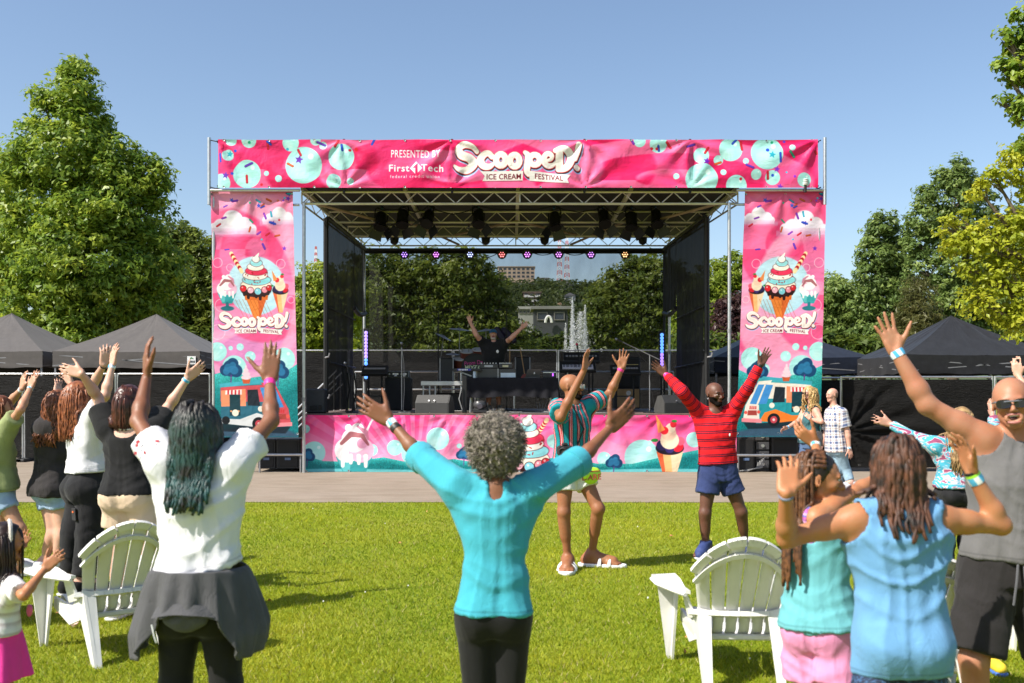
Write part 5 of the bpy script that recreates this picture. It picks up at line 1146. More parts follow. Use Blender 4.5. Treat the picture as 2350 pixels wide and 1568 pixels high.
for px, py, r, tx_ in ((1055, 755, .26, .1), (1115, 757, .24, -.1), (1018, 772, .22, .5), (1040, 812, .18, .05)):
    c = W(px, py, 24.3); MB().lathe([(r, -.02), (r*.4, .0), (r*.12, .02), (.0, .03)], c, 22, (tx_, -.12, 1)).build('cymbal', CYM, dr, True); MB().cyl(c-[0, 0, .02], (c[0]-tx_*.3, c[1]+.1, zr), .012, n=6).build('cymbal_stand', STEEL_D, dr, True)
for k in range(4): MB().cyl(W(1062+14*k, 800, 24.15), W(1060+14*k, 850, 24.15), .014, n=6).build('hardware', STEEL_D, dr, True)
ca = thing('conga_drums', 'pair of dark tilted cymbal bags behind the DJ right shoulder', 'cymbal', W(1165, 775, 25.2))
ca['label'] = 'dark purple padded cases leaning behind the DJ'; ca['category'] = 'gear case'; ca.name = 'gear_case'
for px, ry in ((1149, -.6), (1168, -.75)): MB().box(W(px, 770, 25.2), (.16, .2, .5), R3=np.array(Matrix.Rotation(ry, 3, 'Y')), bev=.05).build('padded_case', mat('case_purple', (.02, .015, .05), .6), ca, True)
for x0, x1, y0, y1, d, lab in ((1010, 1040, 822, 880, 23.9, 'black equipment trunk on the riser left of the drums'), (1183, 1216, 820, 905, 25.2, 'tall black flight case behind the laptop')):
    X0, X1, Z1, Z0 = XW(x0, d), XW(x1, d), ZW(y0, d), max(DZ+.01, ZW(y1, d)); t = thing('flight_case', lab, 'flight case', ((X0+X1)/2, d+.25, Z0))
    MB().box(((X0+X1)/2, d+.25, (Z0+Z1)/2), (X1-X0, .5, Z1-Z0), bev=.02).build('case', BLKP, t)
    for q in (X0, X1): MB().box((q, d, (Z0+Z1)/2), (.03, .03, Z1-Z0), bev=.008).build('edge_strip', STEEL_D, t)
def guitar(label, px, pt, pb, d, m, tilt=.0):
    a, b = W(px, pb, d), W(px+tilt, pt, d); t = thing('guitar', label, 'guitar', a); u, v, w = frame(b-a, (0, 1, 0)); ln = np.linalg.norm(b-a)
    P = []
    for i in range(20):
        q = i/20*6.283; r = .16*(1-.25*math.cos(2*q)) if True else 0; P.append(a+w*(.2+.2*math.sin(q))+u*math.cos(q)*(.17 if math.sin(q) < 0 else .13)*(1-.28*math.exp(-((math.sin(q)-.1)/.25)**2)))
    MB().prism(P, None, v*.05).build('guitar_body', m, t); MB().bar(a+w*.34+v*.05, b, .05, .025).build('neck', mat('guitar_neck', (.45, .26, .12), .4), t); MB().bar(b, b+w*.16, .075, .02).build('headstock', mat('guitar_neck', (.45, .26, .12), .4), t)
guitar('light necked guitar standing behind the DJ mixer', 1170, 812, 900, 24.6, mat('guitar_tan', (.5, .27, .1), .3)); guitar('dark red guitar leaning behind the laptop', 1210, 812, 895, 24.4, mat('guitar_red', (.25, .03, .02), .3), -14)
# table with cloth, DJ gear
TD = 22.0; X0, X1 = XW(1066, TD), XW(1278, TD); zt2 = ZW(868, TD)
tb = thing('table', 'folding table under the black cloth on the stage', 'table', ((X0+X1)/2, TD+.38, DZ)); MB().box(((X0+X1)/2, TD+.38, zt2-.025), (X1-X0-.04, .74, .04), bev=.006).build('tabletop', mat('table_grey', (.4, .4, .4), .6), tb)
for x in (X0+.12, X1-.12):
    for y in (TD+.08, TD+.68): MB().cyl((x, y, DZ), (x+.02*(1 if x < 0 else -1), y, zt2-.04), .02, n=8).build('leg', STEEL, tb, True)
def tcloth(u, v):
    # u runs along the front, v from the hem up over the front edge to the back edge
    o = np.ones_like(u); x = X0-.03+(X1-X0+.06)*u; hang = .42+.02*np.sin(u*9); vv = v*1.2; dr_ = np.clip(1-vv/.44, 0, 1); fold = (.03*np.sin(u*38+np.sin(u*7)*2)+.02*pnoise(np.c_[u*9, v*2, o]))*dr_
    y = np.where(vv < .44, TD-.02-fold-.03*dr_, TD-.02+(vv-.44)); z = np.where(vv < .44, zt2+.004-hang*dr_, zt2+.004); return np.c_[x, y, z]
tc_ = thing('tablecloth', 'black cloth hanging over the DJ table front', 'tablecloth', ((X0+X1)/2, TD, zt2)); CLB = cloth('tablecloth_black', (.012, .012, .016), .2, .25)
MB().gridv(tcloth, 80, 30).build('cloth_front', CLB, tc_, True, sharp=False)
for sx_ in (0, 1):
    xx = X0-.03 if sx_ == 0 else X1+.03; sg = -1 if sx_ == 0 else 1
    MB().gridv(lambda u, v: np.c_[xx+sg*(.02*np.sin(u*14)*(1-v)+.05*(1-v)), TD-.02+.78*u, zt2+.003-.62*(1-v)*(1+.08*np.sin(u*5))], 24, 8).build('cloth_side', CLB, tc_, True, sharp=False)
def dcase(label, x0, x1, y0, y1, dep, m, d=TD+.12, name='equipment_case', cat='equipment case'):
    A, B, Z1, Z0 = XW(x0, d), XW(x1, d), ZW(y0, d), zt2+.008; Z1 = max(Z1, Z0+.05); t = thing(name, label, cat, ((A+B)/2, d+dep/2, Z0)); MB().box(((A+B)/2, d+dep/2, (Z0+Z1)/2), (B-A, dep, Z1-Z0), bev=.008).build('case', m, t); return t, A, B, Z0, Z1
t1, A, B, Z0, Z1 = dcase('left dark equipment case under the DJ deck', 1094, 1143, 846, 868, .4, mat('case_grey', (.045, .045, .045), .5))
for q in (A, B): MB().box((q, TD+.115, (Z0+Z1)/2), (.025, .02, Z1-Z0)).build('edge_strip', STEEL_D, t1)
zc = Z1+.004
t2, A, B, Z0, Z1 = dcase('right dark equipment case with a pale sticker under the mixer', 1144, 1184, 847, 868, .4, mat('case_grey', (.045, .045, .045), .5)); MB().box(((A+B)/2+.02, TD+.114, Z0+.06), ((B-A)*.85, .012, .1)).build('sticker', mat('patch_pale_blue', (.5, .6, .7), .6), t2)
def deckgear(label, x0, x1, zb, h, nk, col, name='mixer', d=TD+.14):
    A, B = XW(x0, d), XW(x1, d); t = thing(name, label, name.replace('_', ' '), ((A+B)/2, d+.15, zb)); MB().box(((A+B)/2, d+.15, zb+h/2), (B-A, .32, h), bev=.01).build('chassis', mat('gear_dark', (.03, .03, .033), .4), t)
    MB().box(((A+B)/2+.0, d-.014, zb+h*.5), ((B-A)*.45, .01, h*.45)).build('front_label', col, t)
    for k in range(nk): MB().cyl((A+(B-A)*(k+.7)/(nk+.4), d+.08+.08*(k % 2), zb+h), (A+(B-A)*(k+.7)/(nk+.4), d+.08+.08*(k % 2), zb+h+.03), .016, n=8).build('knob', mat('knob_silver', (.5, .5, .52), .3, .8), t, True)
deckgear('wide black DJ deck on the left equipment case', 1100, 1143, zc, .1, 6, mat('label_grey', (.35, .37, .4), .5), 'dj_deck'); deckgear('black mixer with pale knobs on the right equipment case', 1145, 1175, zc, .1, 8, mat('label_yellow', (.5, .48, .3), .5))
kb = thing('keyboard_controller', 'small keyboard with a blue and white lettered strip left of the DJ deck', 'keyboard', W(1072, 848, TD+.1)); c = W(1072, 849, TD+.1)
MB().box(c, (.64, .2, .06), bev=.01).build('chassis', BLKP, kb); MB().box(c+[-.06, -.105, .0], (.3, .012, .045)).build('name_strip', mat('strip_blue', (.05, .05, .35), .4), kb)
for k in range(6): MB().box(c+[-.17+.035*k, -.115, 0], (.024, .006, .03)).build('letter', mat('patch_white', (.72, .72, .72), .6), kb)
MB().bar(c+[-.2, 0, -.03], c+[.1, 0, -.14], .03).build('stand_arm', STEEL_D, kb); MB().bar(c+[.2, 0, -.03], c+[.16, 0, zt2-c[2]], .03).build('stand_arm', STEEL_D, kb)
bt = thing('water_bottle', 'clear plastic water bottle on the DJ table', 'bottle', (XW(1089, TD+.1), TD+.06, zt2)); x = XW(1089, TD+.1)
MB().lathe([(.034, 0), (.034, .15), (.014, .19), (.014, .21)], (x, TD+.06, zt2+.006), 12).build('bottle', mat('bottle_plastic', (.5, .6, .7), .1), bt, True); MB().cyl((x, TD+.06, zt2+.21), (x, TD+.06, zt2+.235), .016, n=10).build('cap', mat('patch_white', (.72, .72, .72), .6), bt, True)
lp = thing('laptop', 'open grey laptop with a pale emblem on its lid', 'laptop', (XW(1224, TD+.1), TD+.25, zt2)); A, B = XW(1205, TD+.1), XW(1244, TD+.1); LG = mat('laptop_grey', (.16, .16, .165), .4, .6)
MB().box(((A+B)/2-.03, TD+.33, zt2+.014), (.34, .24, .018), bev=.005).build('base', LG, lp); ld = MB().prism([(A, TD+.2, zt2+.02), (A+.33, TD+.2, zt2+.02), (B, TD+.12, zt2+.2), (A+.06, TD+.12, zt2+.2)], None, (0, .012, 0)).build('lid', LG, lp)
MB().ball(((A+B)/2+.02, TD+.152, zt2+.11), (.016, .006, .019), 8).build('emblem', mat('patch_white', (.72, .72, .72), .6), ld, True); MB().ball(((A+B)/2+.026, TD+.149, zt2+.135), (.005, .004, .008), 6).build('emblem_leaf', mat('patch_white', (.72, .72, .72), .6), ld, True)
t3, A, B, Z0, Z1 = dcase('black rack unit with a purple light right of the laptop', 1246, 1276, 853, 868, .3, BLKP, name='rack_unit', cat='rack unit'); MB().box(((A+B)/2, TD+.11, Z1-.02), (B-A, .02, .02)).build('silver_edge', STEEL, t3); MB().box((B-.07, TD+.108, (Z0+Z1)/2), (.025, .012, .06)).build('indicator', emit('purple_led', (.4, .08, .9), 2.), t3)
def keyboard(label, x0, x1, y0, y1, d, nk, legs=True):
    A, B, Z1, Z0 = XW(x0, d), XW(x1, d), ZW(y0, d), ZW(y1, d); t = thing('keyboard', label, 'keyboard', ((A+B)/2, d+.15, DZ)); w = B-A; zc_ = (Z0+Z1)/2
    R3 = np.array(Matrix.Rotation(.62, 3, 'X')); b_ = MB().box(((A+B)/2, d+.15, zc_), (w, .36, .09), R3=R3, bev=.01).build('chassis', BLKP, t)
    if nk:
        for k in range(nk):
            p = np.array([A+.06+(w-.12)*(k+.5)/nk, d+.15, zc_])+R3@np.array([0, -.07, .055]); MB().box(p, ((w-.12)/nk-.006, .17, .02), R3=R3).build('white_key', mat('piano_key', (.72, .7, .8), .3, var=.03), b_)
            if k % 7 not in (2, 6): MB().box(p+R3@np.array([(w-.12)/nk/2, .03, .016]), ((w-.12)/nk*.5, .11, .02), R3=R3).build('black_key', BLK, b_)
    else:
        for k in range(10): MB().box(np.array([A+.08+(w-.16)*k/9, d+.15, zc_])+R3@np.array([0, .02, .05]), (.05, .06, .02), R3=R3).build('button', mat('gear_button', (.3, .3, .32), .5), b_)
    if legs:
        for x in (A+.15, B-.15): MB().cyl((x, d+.2, DZ), (x, d+.2, Z0), .022, n=8).build('leg', BLK, t, True)
        MB().bar((A+.15, d+.2, DZ+.35), (B-.15, d+.2, DZ+.35), .03).build('crossbar', BLK, t)
    return t
keyboard('keyboard with white keys behind the striped shirt man', 1285, 1368, 832, 853, 23.2, 29); keyboard('second dark keyboard on the tier above the white keyed one', 1294, 1376, 815, 829, 23.8, 0)
keyboard('small keyboard with a white lettered strip in front of the amplifiers', 1402, 1471, 843, 857, 23.6, 0); keyboard('small dark keyboard on a stand by the left light bar', 829, 888, 846, 856, 24.0, 0)
for px, lab in ((1101, 'left'), (1385, 'right')):
    d = 21.0; x = XW(px, d); t = thing('moving_light', 'black moving head lamp on the stage edge, '+lab, 'stage light', (x, d+.1, DZ), group='moving head lamps at the stage edge')
    MB().box((x, d+.15, DZ+.05), (.3, .26, .1), bev=.02).build('base', BLKP, t, True); MB().lathe([(.11, 0), (.145, .04), (.15, .1), (.12, .15), (.05, .17)], (x, d+.15, DZ+.1), 18).build('lamp_head', mat('lamp_grey', (.05, .05, .052), .35), t, True)
    for q in (-1, 1): MB().box((x+q*.165, d+.15, DZ+.14), (.035, .1, .18), bev=.012).build('arm', BLKP, t, True)
    MB().cyl((x, d+.0, DZ+.16), (x, d-.02, DZ+.15), .06, n=14).build('lens', mat('lens_bright', (.3, .33, .4), .08, .6), t, True)
bp = thing('black_post', 'black upright post at the left end of the DJ table', 'post', (XW(1066, 21.6), 21.6, DZ)); MB().box((XW(1066, 21.6), 21.6, DZ+.4), (.1, .08, .8), bev=.01).build('column', BLK, bp); MB().tube([(XW(1060, 21.6), 21.53, DZ+.55), (XW(1054, 21.6), 21.5, DZ+.3), (XW(1062, 21.6), 21.5, DZ+.05)], .014, 5).build('cable', mat('cable_grey', (.25, .25, .25), .5), bp, True)
cb = MB(); r_ = random.Random(9)
for k in range(22):
    x, y = -2.6+5.2*r_.random(), 20.9+2.2*r_.random(); P = []
    for j in range(8): P.append((x, y, DZ+.014)); x += .22*r_.uniform(-1, 1.2); y += .1*r_.uniform(-1, 1)
    cb.tube(P, .011, 5)
for k in range(4): cb.tube([(XW(1225+12*k, 22.4), 22.4, zt2-.05), (XW(1228+10*k, 22.4), 22.3, DZ+.3), (XW(1235+4*k, 22.4), 22.2, DZ+.05), (XW(1250+9*k, 22.4), 22.1, DZ+.012)], .010, 5)
tag(cb.build('stage_cables', mat('cable_mix', (.12, .12, .12), .5, var=.8, vs=2), None, True), 'tangle of cables lying across the stage floor', 'cable')['kind'] = 'stuff'
py_ = MB()
for px in (1566, 1590):
    x = XW(px, 24.2); t = thing('light_stand', 'tripod lighting stand by the right wing curtain, '+('left' if px < 1580 else 'right'), 'stand', (x, 24.2, DZ)); MB().cyl((x, 24.2, DZ), (x, 24.2, DZ+1.25), .022, n=7).build('pole', STEEL_D, t, True)
    MB().bar((x-.02, 24.2, DZ+1.2), (x+.28, 24.2, DZ+1.02), .05).build('arm', BLK, t); MB().bar((x+.22, 24.2, DZ+1.1), (x+.1, 24.2, DZ), .02).build('strut', STEEL_D, t)
for k, px in enumerate((790, 806)):
    x = XW(px, 22.8); t = thing('folding_chair_frame', 'bent black chair frame inside the left wing, '+('left' if k == 0 else 'right'), 'chair', (x, 22.8, DZ)); t.name = 'stand_frame'; t['category'] = 'stand'; t['label'] = 'bent black stand inside the left wing curtain, '+('left one' if k == 0 else 'right one')
    MB().tube([(x-.05, 22.8, DZ+1.0), (x-.02, 22.8, DZ+.8), (x+.05, 22.8, DZ+.3), (x+.1, 22.7, DZ+.0)], .02, 6).build('frame_tube', BLK, t, True); MB().tube([(x+.05, 22.9, DZ+.9), (x+.1, 22.9, DZ+.5), (x+.02, 22.9, DZ)], .018, 6).build('frame_tube', BLK, t, True)
# ================================================================ PRINTED BANNERS (flat print painted here, pixel by pixel, on cloth sheets)
class Art:
    def __init__(s, w, h, base): s.w, s.h = w, h; s.a = np.empty((h, w, 3), np.float32); s.a[:] = base; s.X, s.Y = np.meshgrid(np.arange(w)+.5, np.arange(h)+.5)
    def put(s, x0, y0, x1, y1, fn, col, al=1., soft=.7):
        x0, x1 = int(max(0, x0-2)), int(min(s.w, x1+3)); y0, y1 = int(max(0, y0-2)), int(min(s.h, y1+3))
        if x1 <= x0 or y1 <= y0: return
        sl = (slice(y0, y1), slice(x0, x1)); d = fn(s.X[sl], s.Y[sl]); m = (np.clip(.5-d/(2*soft), 0, 1)*al)[..., None]; c = col(s.X[sl], s.Y[sl]) if callable(col) else np.array(col, np.float32); s.a[sl] = s.a[sl]*(1-m)+c*m
    def disc(s, x, y, r, col, al=1., soft=.7, ry=None):
        ry = ry or r; s.put(x-r, y-ry, x+r, y+ry, lambda X, Y: (np.hypot((X-x)/r, (Y-y)/ry)-1)*min(r, ry), col, al, soft)
    def ring(s, x, y, r, w, col, al=1.): s.put(x-r-w, y-r-w, x+r+w, y+r+w, lambda X, Y: np.abs(np.hypot(X-x, Y-y)-r)-w/2, col, al)
    def bubble(s, x, y, r): s.disc(x, y, r, (.66, .89, .88)); s.disc(x-r*.2, y+r*.35, r*.45, (.80, .95, .93), .6, r*.25); s.disc(x+r*.4, y-r*.45, r*.16, (.9, .98, .97), .8, 1)
    def stroke(s, P, col, al=1., soft=.7, grow=0., off=(0, 0)):
        P = [(x+off[0], y+off[1], r+grow) for x, y, r in P]
        xs = [p[0] for p in P]; ys = [p[1] for p in P]; m = max(p[2] for p in P)
        def f(X, Y):
            D = np.full(X.shape, 1e9)
            for (ax, ay, ar), (bx, by, br) in zip(P[:-1], P[1:]):
                dx, dy = bx-ax, by-ay; t = np.clip(((X-ax)*dx+(Y-ay)*dy)/max(1e-6, dx*dx+dy*dy), 0, 1); D = np.minimum(D, np.hypot(X-ax-t*dx, Y-ay-t*dy)-(ar+(br-ar)*t))
            return D
        s.put(min(xs)-m, min(ys)-m, max(xs)+m, max(ys)+m, f, col, al, soft)
    def poly(s, P, col, al=1., soft=.7):
        P = np.array(P, float); n = len(P)
        def f(X, Y):
            D = np.full(X.shape, 1e9); ins = np.zeros(X.shape, bool)
            for i in range(n):
                ax, ay = P[i]; bx, by = P[(i+1) % n]; dx, dy = bx-ax, by-ay; t = np.clip(((X-ax)*dx+(Y-ay)*dy)/max(1e-9, dx*dx+dy*dy), 0, 1); D = np.minimum(D, np.hypot(X-ax-t*dx, Y-ay-t*dy))
                c = ((ay > Y) != (by > Y)); ins ^= c & (X < (bx-ax)*(Y-ay)/(by-ay if abs(by-ay) > 1e-9 else 1e-9)+ax)
            return np.where(ins, -D, D)
        s.put(P[:, 0].min(), P[:, 1].min(), P[:, 0].max(), P[:, 1].max(), f, col, al, soft)
    def star(s, x, y, r, col, rot=0.): s.poly([(x+r*(1 if i % 2 == 0 else .45)*math.sin(rot+i*math.pi/5), y-r*(1 if i % 2 == 0 else .45)*math.cos(rot+i*math.pi/5)) for i in range(10)], col)
    def sprinkle(s, x, y, l, an, col, r=None):
        r = r or l*.2; dx, dy = math.cos(an)*l/2, math.sin(an)*l/2; s.stroke([(x-dx, y-dy, r), (x+dx, y+dy, r)], tuple(v*.72 for v in col)); s.stroke([(x-dx, y-dy-r*.2, r*.6), (x+dx, y+dy-r*.2, r*.6)], col)
    def text(s, body, x, y, hgt, col, sx=1., bold=0., center=True, skew=0., gap=1., arc=0.):
        cu = bpy.data.curves.new('tx', 'FONT'); cu.body = body; cu.offset = bold; cu.space_character = gap; cu.fill_mode = 'BOTH'; cu.resolution_u = 3
        ob = link(bpy.data.objects.new('tx', cu)); bpy.context.view_layer.update(); ev = ob.evaluated_get(bpy.context.evaluated_depsgraph_get()); me = ev.to_mesh(); me.calc_loop_triangles()
        V = np.array([v.co[:2] for v in me.vertices]); T = [tuple(t.vertices) for t in me.loop_triangles]; ev.to_mesh_clear(); bpy.data.objects.remove(ob); bpy.data.curves.remove(cu)
        if not len(V): return 0
        k = hgt/.72; w = (V[:, 0].max()-V[:, 0].min())*k*sx; V = np.c_[(V[:, 0]-V[:, 0].min())*k*sx, -V[:, 1]*k]; V[:, 0] += x-(w/2 if center else 0); V[:, 1] += y+skew*(V[:, 0]-x)+arc*((V[:, 0]-x)/max(1, w/2))**2
        x0, y0, x1, y1 = int(V[:, 0].min())-2, int(V[:, 1].min())-2, int(V[:, 0].max())+3, int(V[:, 1].max())+3; x0, y0 = max(0, x0), max(0, y0); x1, y1 = min(s.w, x1), min(s.h, y1); S = 3
        if x1 <= x0 or y1 <= y0: return w
        M = np.zeros(((y1-y0)*S, (x1-x0)*S), bool); Q = (V-[x0, y0])*S
        for a, b, c in T:
            p = Q[[a, b, c]]; u0, v0 = np.floor(p.min(0)).astype(int); u1, v1 = np.ceil(p.max(0)).astype(int)+1; u0, v0 = max(u0, 0), max(v0, 0); u1, v1 = min(u1, M.shape[1]), min(v1, M.shape[0])
            if u1 <= u0 or v1 <= v0: continue
            X, Y = np.meshgrid(np.arange(u0, u1)+.5, np.arange(v0, v1)+.5); e = [(p[(i+1) % 3, 0]-p[i, 0])*(Y-p[i, 1])-(p[(i+1) % 3, 1]-p[i, 1])*(X-p[i, 0]) for i in range(3)]; M[v0:v1, u0:u1] |= ((e[0] >= 0) & (e[1] >= 0) & (e[2] >= 0)) | ((e[0] <= 0) & (e[1] <= 0) & (e[2] <= 0))
        A = M.reshape(y1-y0, S, x1-x0, S).mean((1, 3))[..., None]; s.a[y0:y1, x0:x1] = s.a[y0:y1, x0:x1]*(1-A)+np.array(col, np.float32)*A; return w
    def image(s, name):
        im = bpy.data.images.new(name, s.w, s.h); px = np.ones((s.h, s.w, 4), np.float32); px[..., :3] = np.clip(s.a[::-1], 0, 1); im.pixels.foreach_set(px.ravel()); im.update(); im.pack(); return im
def sv(n, *a): return [tuple(v) for v in a]
def scurve(P, n=6):
    """smooth run through points (x, y, r)"""
    P = np.array(P, float); out = []
    for i in range(len(P)-1):
        p0, p1, p2, p3 = P[max(i-1, 0)], P[i], P[i+1], P[min(i+2, len(P)-1)]
        for t in np.linspace(0, 1, n, endpoint=False): out.append(tuple(.5*((2*p1)+(-p0+p2)*t+(2*p0-5*p1+4*p2-p3)*t*t+(-p0+3*p1-3*p2+p3)*t**3)))
    return out+[tuple(P[-1])]
def circ(x, y, rx, ry, r, a0=0, a1=6.2832, n=14): return [(x+rx*math.cos(a0+(a1-a0)*i/n), y+ry*math.sin(a0+(a1-a0)*i/n), r) for i in range(n+1)]
# lettering strokes on a 775 x 215 field, thick at the turns like poured syrup
LOGO = [scurve([(138, 62, 11), (110, 34, 13), (62, 22, 18), (30, 48, 20), (46, 82, 22), (98, 104, 25), (116, 138, 24), (82, 168, 20), (34, 166, 14), (6, 146, 7)]),
        scurve([(228, 92, 15), (206, 72, 15), (176, 82, 18), (158, 112, 21), (176, 146, 20), (208, 152, 17), (236, 136, 9)]), circ(280, 112, 28, 34, 17), circ(362, 116, 28, 35, 17),
        scurve([(424, 66, 11), (440, 84, 16), (438, 130, 17), (434, 176, 17), (444, 200, 10)]), circ(480, 110, 30, 31, 16), scurve([(546, 116, 8), (576, 108, 9), (582, 88, 12), (560, 74, 14), (540, 88, 15), (536, 120, 16), (556, 144, 15), (584, 142, 12), (602, 128, 7)]),
        scurve([(610, 52, 10), (626, 62, 19), (626, 110, 21), (628, 156, 21)]), scurve([(604, 58, 14), (650, 44, 18), (690, 74, 22), (694, 116, 22), (668, 156, 20), (622, 164, 16)]),
        scurve([(742, 22, 16), (734, 62, 15), (722, 110, 9)]), scurve([(728, 156, 15), (732, 160, 15)])]
def logo(A, x, y, w):
    k = w/775.; S = [[(x+a*k, y+b*k, r*k) for a, b, r in P] for P in LOGO]
    for P in S: A.stroke(P, (.60, .78, .95), .9, .8, 9*k, (5*k, 12*k))
    for P in S: A.stroke(P, (.12, .03, .06), 1, .8, 6*k, (2*k, 7*k))
    for P in S: A.stroke(P, (.75, .20, .22), 1, .7, 4.6*k, (1*k, 2*k))
    for P in S: A.stroke(P, (.96, .93, .90), 1, .7, 1.6*k)
    for P in S: A.stroke(P, (.86, .80, .78), .35, 3*k, -11*k, (3*k, 4*k))
    R_ = lambda a, b: (x+a*k, y+b*k)
    A.poly([R_(160, 184), R_(408, 178), R_(408, 238), R_(172, 240), R_(184, 212)], (.35, .1, .15), .5); A.poly([R_(452, 178), R_(696, 204), R_(678, 228), R_(688, 254), R_(452, 238)], (.35, .1, .15), .5)
    A.poly([R_(158, 180), R_(412, 176), R_(410, 232), R_(170, 236), R_(184, 208)], (.95, .92, .90)); A.poly([R_(448, 176), R_(694, 200), R_(674, 224), R_(684, 250), R_(450, 234)], (.95, .92, .90))
    A.text('ICE CREAM', x+298*k, y+225*k, 31*k, (.42, .05, .12), .93, .012, gap=1.05, skew=-.015); A.text('FESTIVAL', x+566*k, y+229*k, 31*k, (.42, .05, .12), .93, .012, gap=1.05, skew=.085)
PK1, PK2, PK3, PK4 = (.92, .10, .38), (.95, .25, .50), (.97, .45, .64), (.98, .62, .76)
SPR = [(.42, .22, .75), (.85, .12, .2), (.16, .3, .8), (.1, .65, .5), (.85, .35, .15), (.55, .2, .75), (.2, .68, .8)]
def swirl(A, cx, cy, ax, ay, n, tw, c1, c2, lo, hi, al=.8):
    f = np.hypot((A.X-cx)/ax, (A.Y-cy)/ay); th = np.arctan2((A.Y-cy)/ay, (A.X-cx)/ax); g = np.sin(f*n+tw*th); m = (np.clip(g*4+.3, 0, 1)*np.clip((hi-f)/(.25*hi), 0, 1)*np.clip((f-lo)/.1, 0, 1)*al)[..., None]; A.a[:] = A.a*(1-m)+(np.array(c1)*(1-np.clip(f, 0, 1))[..., None]+np.array(c2)*np.clip(f, 0, 1)[..., None])*m
def clutter(A, box, n, seed, sc):
    r = random.Random(seed)
    for i in range(n):
        x, y = r.uniform(box[0], box[2]), r.uniform(box[1], box[3]); c = r.choice(SPR); q = r.random()
        if q < .5: A.sprinkle(x, y, sc*r.uniform(1., 1.5), r.uniform(0, 3.1), c)
        elif q < .75: A.disc(x, y, sc*.3, c); A.disc(x-sc*.08, y-sc*.1, sc*.1, (1, 1, 1), .6)
        else: A.star(x, y, sc*.75, (.45, .2, .72) if q < .9 else (.25, .35, .8), r.random())
# ---- header art
HW, HH = 1880, 150
A = Art(HW, HH, PK1); A.a *= (1-.06*np.sin(A.X/HW*9))[..., None]
swirl(A, HW*.39, HH*.62, 330, 105, 6.5, .35, PK3, PK3, .2, 2.4, .85); swirl(A, HW*.74, HH*.85, 330, 100, 6.5, -.5, PK3, PK3, .15, 2.3, .85); swirl(A, HW*.12, HH*.5, 260, 120, 6, .6, PK2, PK2, .1, 1.9, .5); swirl(A, HW*.95, HH*.4, 260, 120, 6, -.6, PK2, PK2, .1, 1.7, .5)
k = HW/1377.
for x, y, r in ((507, 420, 22), (523, 356, 13), (530, 322, 13), (571, 322, 17), (567, 399, 32), (612, 398, 6), (640, 410, 8), (667, 328, 19), (697, 379, 42), (724, 322, 12), (741, 334, 9), (783, 360, 30), (766, 416, 17), (804, 416, 8), (1468, 324, 14), (1511, 330, 20), (1610, 356, 18), (1649, 367, 11), (1677, 343, 27), (1610, 411, 37), (1690, 425, 24), (1760, 352, 37), (1711, 370, 7), (1735, 400, 12), (1773, 407, 17), (1660, 395, 7), (1818, 339, 7), (1845, 412, 16), (1552, 404, 7)): A.bubble((x-500)*k, (y-320)*k*HH/(110*k) if False else (y-320)*HH/110., r*k)
for x, y, l, a, ci in ((506, 362, 20, 1.5, 2), (571, 378, 20, -.4, 0), (566, 410, 18, 1.5, 1), (614, 333, 18, 1.5, 1), (617, 328, 12, .7, 2), (687, 350, 16, 1.1, 1), (666, 378, 16, .5, 4), (737, 330, 22, .4, 0), (773, 330, 18, -1., 1), (785, 339, 14, 1.4, 2), (857, 325, 18, -1.1, 2), (1450, 324, 18, 1., 5), (1535, 333, 18, .9, 1), (1512, 340, 12, 1.4, 2), (1586, 334, 20, -.3, 0), (1648, 374, 16, -.3, 4), (1622, 345, 14, -1., 1), (1702, 335, 20, 1.4, 1), (1686, 325, 14, -.8, 2), (1720, 382, 20, .4, 0), (1791, 361, 22, 1.5, 2), (1818, 354, 18, .9, 3), (1762, 402, 18, 1.5, 1), (1873, 350, 8, 1, 1)): A.sprinkle((x-500)*k, (y-320)*HH/110., l*k*.85, a, SPR[ci], 3.6)
for x, y, r, c in ((527, 353, 9, (.15, .65, .75)), (518, 402, 10, (.42, .2, .7)), (686, 366, 12, (.42, .2, .7)), (1622, 370, 10, (.45, .15, .7)), (1772, 355, 10, (.15, .65, .75)), (1783, 388, 9, (.5, .2, .75)), (1790, 428, 9, (.5, .2, .75))): A.star((x-500)*k, (y-320)*HH/110., r*k*.9, c, .2)
for x, y, r, c in ((572, 327, 4, 3), (541, 347, 4, 2), (533, 398, 4, 2), (600, 423, 4, 1), (803, 345, 4, 1), (817, 343, 5, 1), (659, 342, 4, 6), (1496, 341, 4, 1), (1508, 341, 4, 1), (1700, 410, 4, 1), (1762, 344, 5, 2), (1772, 327, 4, 3), (1800, 325, 4, 0), (1773, 402, 4, 2), (1823, 405, 4, 5), (1805, 395, 3, 6)): A.disc((x-500)*k, (y-320)*HH/110., r*k*.8, SPR[c])
logo(A, (1041-500)*k, 5, 300*k); LWH = (.97, .96, .96)
A.text('PRESENTED BY', (954-500)*k, (361-320)*HH/110., 17.5*HH/110., LWH, .66, .012, gap=1.08); A.text('First', (916-500)*k, (393-320)*HH/110., 16*HH/110., LWH, 1.05, .02, gap=1.12); A.text('Tech', (992-500)*k, (393-320)*HH/110., 16*HH/110., LWH, 1.05, .02, gap=1.12); A.text('federal credit union', (952-500)*k, (408-320)*HH/110., 7.4*HH/110., LWH, 1.05, .004, gap=1.28)
cx, cy = (955-500)*k, (385-320)*HH/110.; q = 14*k
A.poly([(cx-q, cy+q*.1), (cx, cy-q*1.05), (cx+q, cy+q*.1), (cx, cy+q*1.15)], LWH); A.poly([(cx-q*.12, cy-q*.45), (cx+q*.28, cy-q*.75), (cx+q*.28, cy+q*1.1), (cx-q*.12, cy+q*1.1)], PK1); A.poly([(cx-q*.55, cy+q*.05), (cx-q*.12, cy-q*.45), (cx-q*.12, cy+q*.05)], PK1)
